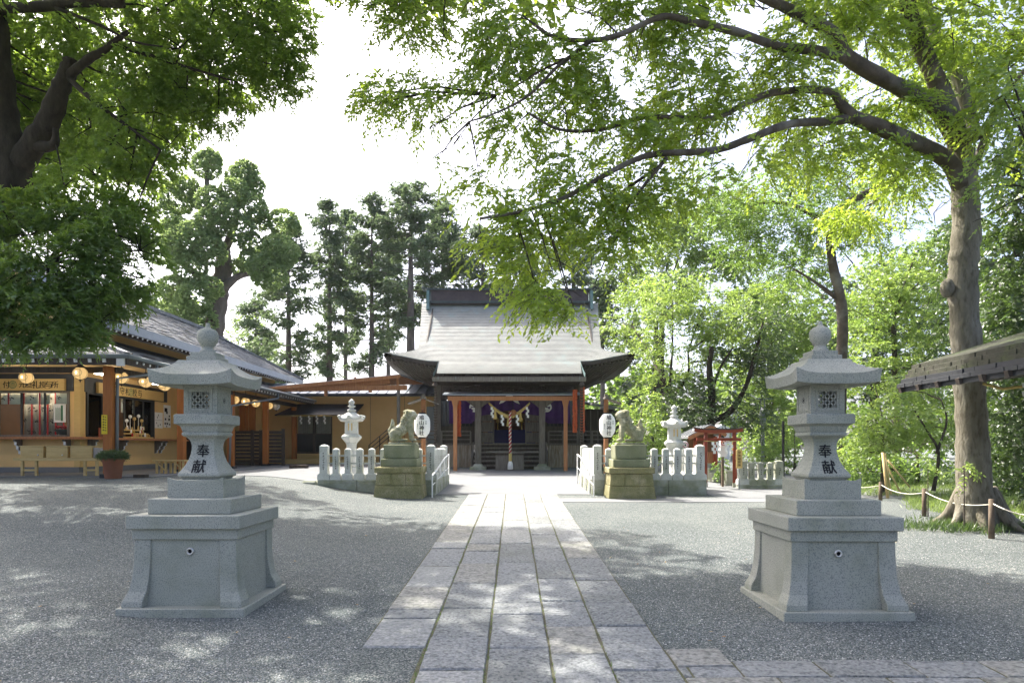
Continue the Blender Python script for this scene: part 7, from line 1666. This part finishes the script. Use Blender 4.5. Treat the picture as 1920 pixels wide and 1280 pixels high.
leafy('glossy dark evergreen filling the right edge behind the big trunk', 1960, 13, [(0,0,0,X(1960,13),13,2.5),(0,0,0,X(1950,13),13,5.5)],
      [(1880,480,12.5,40,50),(1910,420,12.4,40,50),(1890,600,12.6,45,50),(1930,560,12.4,45,60),(1870,560,13.4,35,40),(1900,350,12.2,40,45),(1930,280,12,45,45),(1880,270,12.6,30,35),(1900,680,12.6,45,45),(1950,680,12.6,50,60),(1880,760,13,40,40),(1930,790,13,50,50),(1960,400,12,50,80),(1900,850,13.5,45,45),(1950,880,13.5,50,50),(1870,830,14,30,40),(1870,660,13.6,30,40)],
      'leaf_dark', .085, .042, 420, .16, 'bark_dark', gap=-.5, group=GR)
leafy('sunlit overhanging branch leaves at the right edge below the top corner', 1990, 9.5, [(0,0,0,X(1990,9.5),9.5,3),(0,0,0,X(1960,9.5),9.5,5.2)],
      [(1880,180,9.8,35,22),(1910,220,9.6,30,26),(1860,300,9.8,32,18),(1900,330,9.6,35,24),(1850,350,9.8,22,16,.8),(1890,130,9.8,35,22),(1915,400,9.6,22,24),(1840,410,9.9,20,14,.7),(1905,480,9.6,28,22,.6)], 'leaf_bright', .075, .038, 300, .10, 'bark_dark', gap=-.2, group=GR)
leafy('deep green thicket at the far right beyond the trunk', 1900, 18, None, [(1850,820,18,45,50),(1900,800,18,55,60),(1950,820,18,60,60),(1870,900,17,50,28),(1930,910,17,50,26),(1850,700,19,50,60),(1920,680,19,60,70),(1830,760,20,35,60),(1840,600,20,45,50),(1900,560,20,55,60),(1970,700,18,60,120),(1800,560,22,45,60),(1790,650,22,35,60),(1800,460,22,50,50)], 'leaf_dark', .10, .055, 230, gap=-.6, group=GR, name='thicket')
leafy('slender branching tree left of the shrine behind the office ridge', 330, 40, [(330,650,40)], [(300,590,40,30,26),(335,600,40,30,22),(280,560,40,25,25),(350,560,41,30,25),(440,640,55,35,26),(465,610,55,28,25),(500,650,55,30,26),(410,660,50,30,18)], 'leaf_bright', .14, .07, 140, .1, gap=-.3)
leafy('deep green tree behind the pale tree in the gap right of the twisted trunk', 1640, 30, [(1640,700,30),(1645,560,30)], [(1600,520,30,50,40),(1680,500,30,55,40),(1640,580,30,60,40),(1700,600,30,50,45),(1600,650,30,50,40),(1680,690,30,55,40),(1560,600,31,45,40),(1740,540,31,40,50),(1620,740,30,50,35),(1500,500,31,50,35),(1550,440,31,50,30),(1720,760,30,45,40)], 'leaf_dark', .13, .07, 110, .25, 'bark_dark', group=GR)
# backdrop of further trees closing the horizon
R = random.Random(21)
for i, (px, d, w_, top, mt, lb) in enumerate(((-500,60,260,560,'leaf_dark','dark wood far beyond the left end of the office'),(-150,60,240,560,'leaf_mid','green wood beyond the office roof at the far left'),(560,75,70,760,'leaf_mid','low hedge of trees seen under the corridor roofline'),(700,75,80,770,'leaf_dark','low dark trees behind the left eave of the shrine'),(1130,60,70,690,'leaf_mid','mixed green trees close behind the right eave of the shrine'),
        (1250,62,90,700,'leaf_dark','dark trees far behind the torii'),(1390,62,80,690,'leaf_mid','mid green trees far behind the utility pole'),(1530,55,90,600,'leaf_mid','green trees far beyond the right granite lantern'),(1690,50,100,520,'leaf_mid','tall green trees far behind the staked young tree'),(1850,45,110,420,'leaf_dark','dark tall trees far behind the big trunk'),(2100,45,160,400,'leaf_dark','dark wood past the right edge'),(2450,60,220,500,'leaf_dark','dark wood far past the right edge'))):
    bl = []
    for q in range(int(w_*(880-top)/2600)+6):
        y = R.uniform(top, 835); bl.append((px+R.uniform(-w_, w_), y, d+R.uniform(-4,4), R.uniform(28,45), R.uniform(24,38)))
    leafy(lb, px, d, None, bl, mt, .40, .24, 17, gap=-.6, group='far trees closing the view', name='far_trees')

# ---- ground cover
def tufts(name, pts, h, label, mt='grass', blades=9, wd=.012, parent=None, off=(0,0,0)):
    p = np.repeat(np.array(pts), blades, 0); n = len(p); p = p+np.concatenate([rng.normal(size=(n,2))*.05, np.zeros((n,1))], 1)
    d = nrm(np.concatenate([rng.normal(size=(n,2))*.5, np.ones((n,1))], 1)); L = h*(.4+rng.random(n)); c = p+d*L[:,None]*.5
    o = leaves(name, c, d, L, wd, mt, parent, off); 
    if label: tag(o, label, 'grass')
    return o
pts = []
for _ in range(3800):
    y = R.uniform(12.2, 24); x = R.uniform(X(1500, y) if y > 16.5 else X(1700, y), X(2050, y))
    if (x-7.6)**2+(y-11.3)**2 < .5: continue
    if y < 13.9+.6*math.sin(x*2) and x < 8.2: continue
    pts.append((x, y, gz(x,y)))
tufts('grass_patch', pts, .14, 'sunlit weeds and grass beyond the rope fence')
pts = [(7.45+rng.normal()*.5-.45, 11.0+rng.normal()*.28, gz(7,11)) for _ in range(110)]+[(8.3+rng.normal()*.5, 11.6+rng.normal()*.4, gz(7,11)) for _ in range(90)]
tufts('dark_weeds', pts, .16, 'low dark green weeds around the foot of the big trunk', 'leaf_dark', 10, .016)
# ferns near the trunk
for i, (px, py, d, lb) in enumerate(((1740,870,12.6,'bright fern-like seedling left of the big trunk'),(1808,880,10.8,'small drooping seedling in front of the big trunk'))):
    x, y, z = P(px, py, d); g = gz(x,y); a = []; b = []
    t = empty('seedling', (x,y,g), lb, 'plant'); M().tube([(x,y,g),(x,y,z)], [.012,.006], 5).build('stem', 'bark_branch', t)
    q = np.array([(x,y,z-.12+.03*k) for k in range(10)]); dd = nrm(np.stack([rng.normal(size=10), rng.normal(size=10), .3*np.ones(10)], 1)); Cn, A, tip = sprays(q, dd, 10, .3, .07, droop=.7, spread=.3, flat=.6); leaves('foliage', Cn, A, .075, .028, 'leaf_bright', t, (x,y,g))
# shrub in the pot
cx_, d_, zt_, tp = POT
q, dd, _ = in_blobs([(cx_,d_,zt_+.04,.30,.30,.10)], 26000, shell=.5); q[:,2] = np.maximum(q[:,2], zt_-.02); Cn, A, tip = sprays(q, nrm(dd+np.array([0,0,.5])), 6, .08, .035, droop=.1); leaves('foliage', Cn, A, .04, .014, 'leaf_dark', tp, (cx_,d_,gz(cx_,d_)))
# plants at the torii
x, y = X(1352,20.0), 20.0; t = empty('green_plant', (x,y,gz(x,y)), 'leafy green plant growing beside the red torii post', 'plant')
M().tube([(x,y,gz(x,y)),(x,y,1.2)], .02, 5).build('stem', 'bark_branch', t); q, dd, _ = in_blobs([(x,y,1.0,.18,.18,.35)], 1500); Cn, A, tip = sprays(q, dd, 6, .12, .05); leaves('foliage', Cn, A, .07, .035, 'leaf_mid', t, (x,y,gz(x,y)))
# dry leaves on the gravel
n = 60; pts = np.array([(R.uniform(-6,6), R.uniform(4,12), 0) for _ in range(n)]); pts = pts[np.abs(pts[:,0]) > 1.2]; pts[:,2] = [gz(a,b)+.022 for a, b, _ in pts]; dd = nrm(np.concatenate([rng.normal(size=(len(pts),2)), .1*rng.normal(size=(len(pts),1))], 1))
mat('dry_leaf', (.42,.33,.14), (.3,.16,.06), 5, .7); o = leaves('fallen_leaves', pts, dd, .04, .02, 'dry_leaf', None, (0,0,0), up=.2); tag(o, 'a few dry yellow leaves scattered on the gravel', 'leaves')

# ------------------------------------------------ humid summer air
hz = M().box(-250,-55,-1.9,250,400,34).build('haze', 'paper', None, kind='stuff')
hm = bpy.data.materials.new('haze'); hm.use_nodes = True; n_ = hm.node_tree.nodes; n_.remove(n_['Principled BSDF'])
pv = n_.new('ShaderNodeVolumePrincipled'); pv.inputs['Color'].default_value = (.93,.96,1,1); pv.inputs['Density'].default_value = .0002; pv.inputs['Anisotropy'].default_value = .1
hm.node_tree.links.new(pv.outputs[0], n_['Material Output'].inputs['Volume']); hz.data.materials.clear(); hz.data.materials.append(hm)
S.cycles.volume_bounces = 1
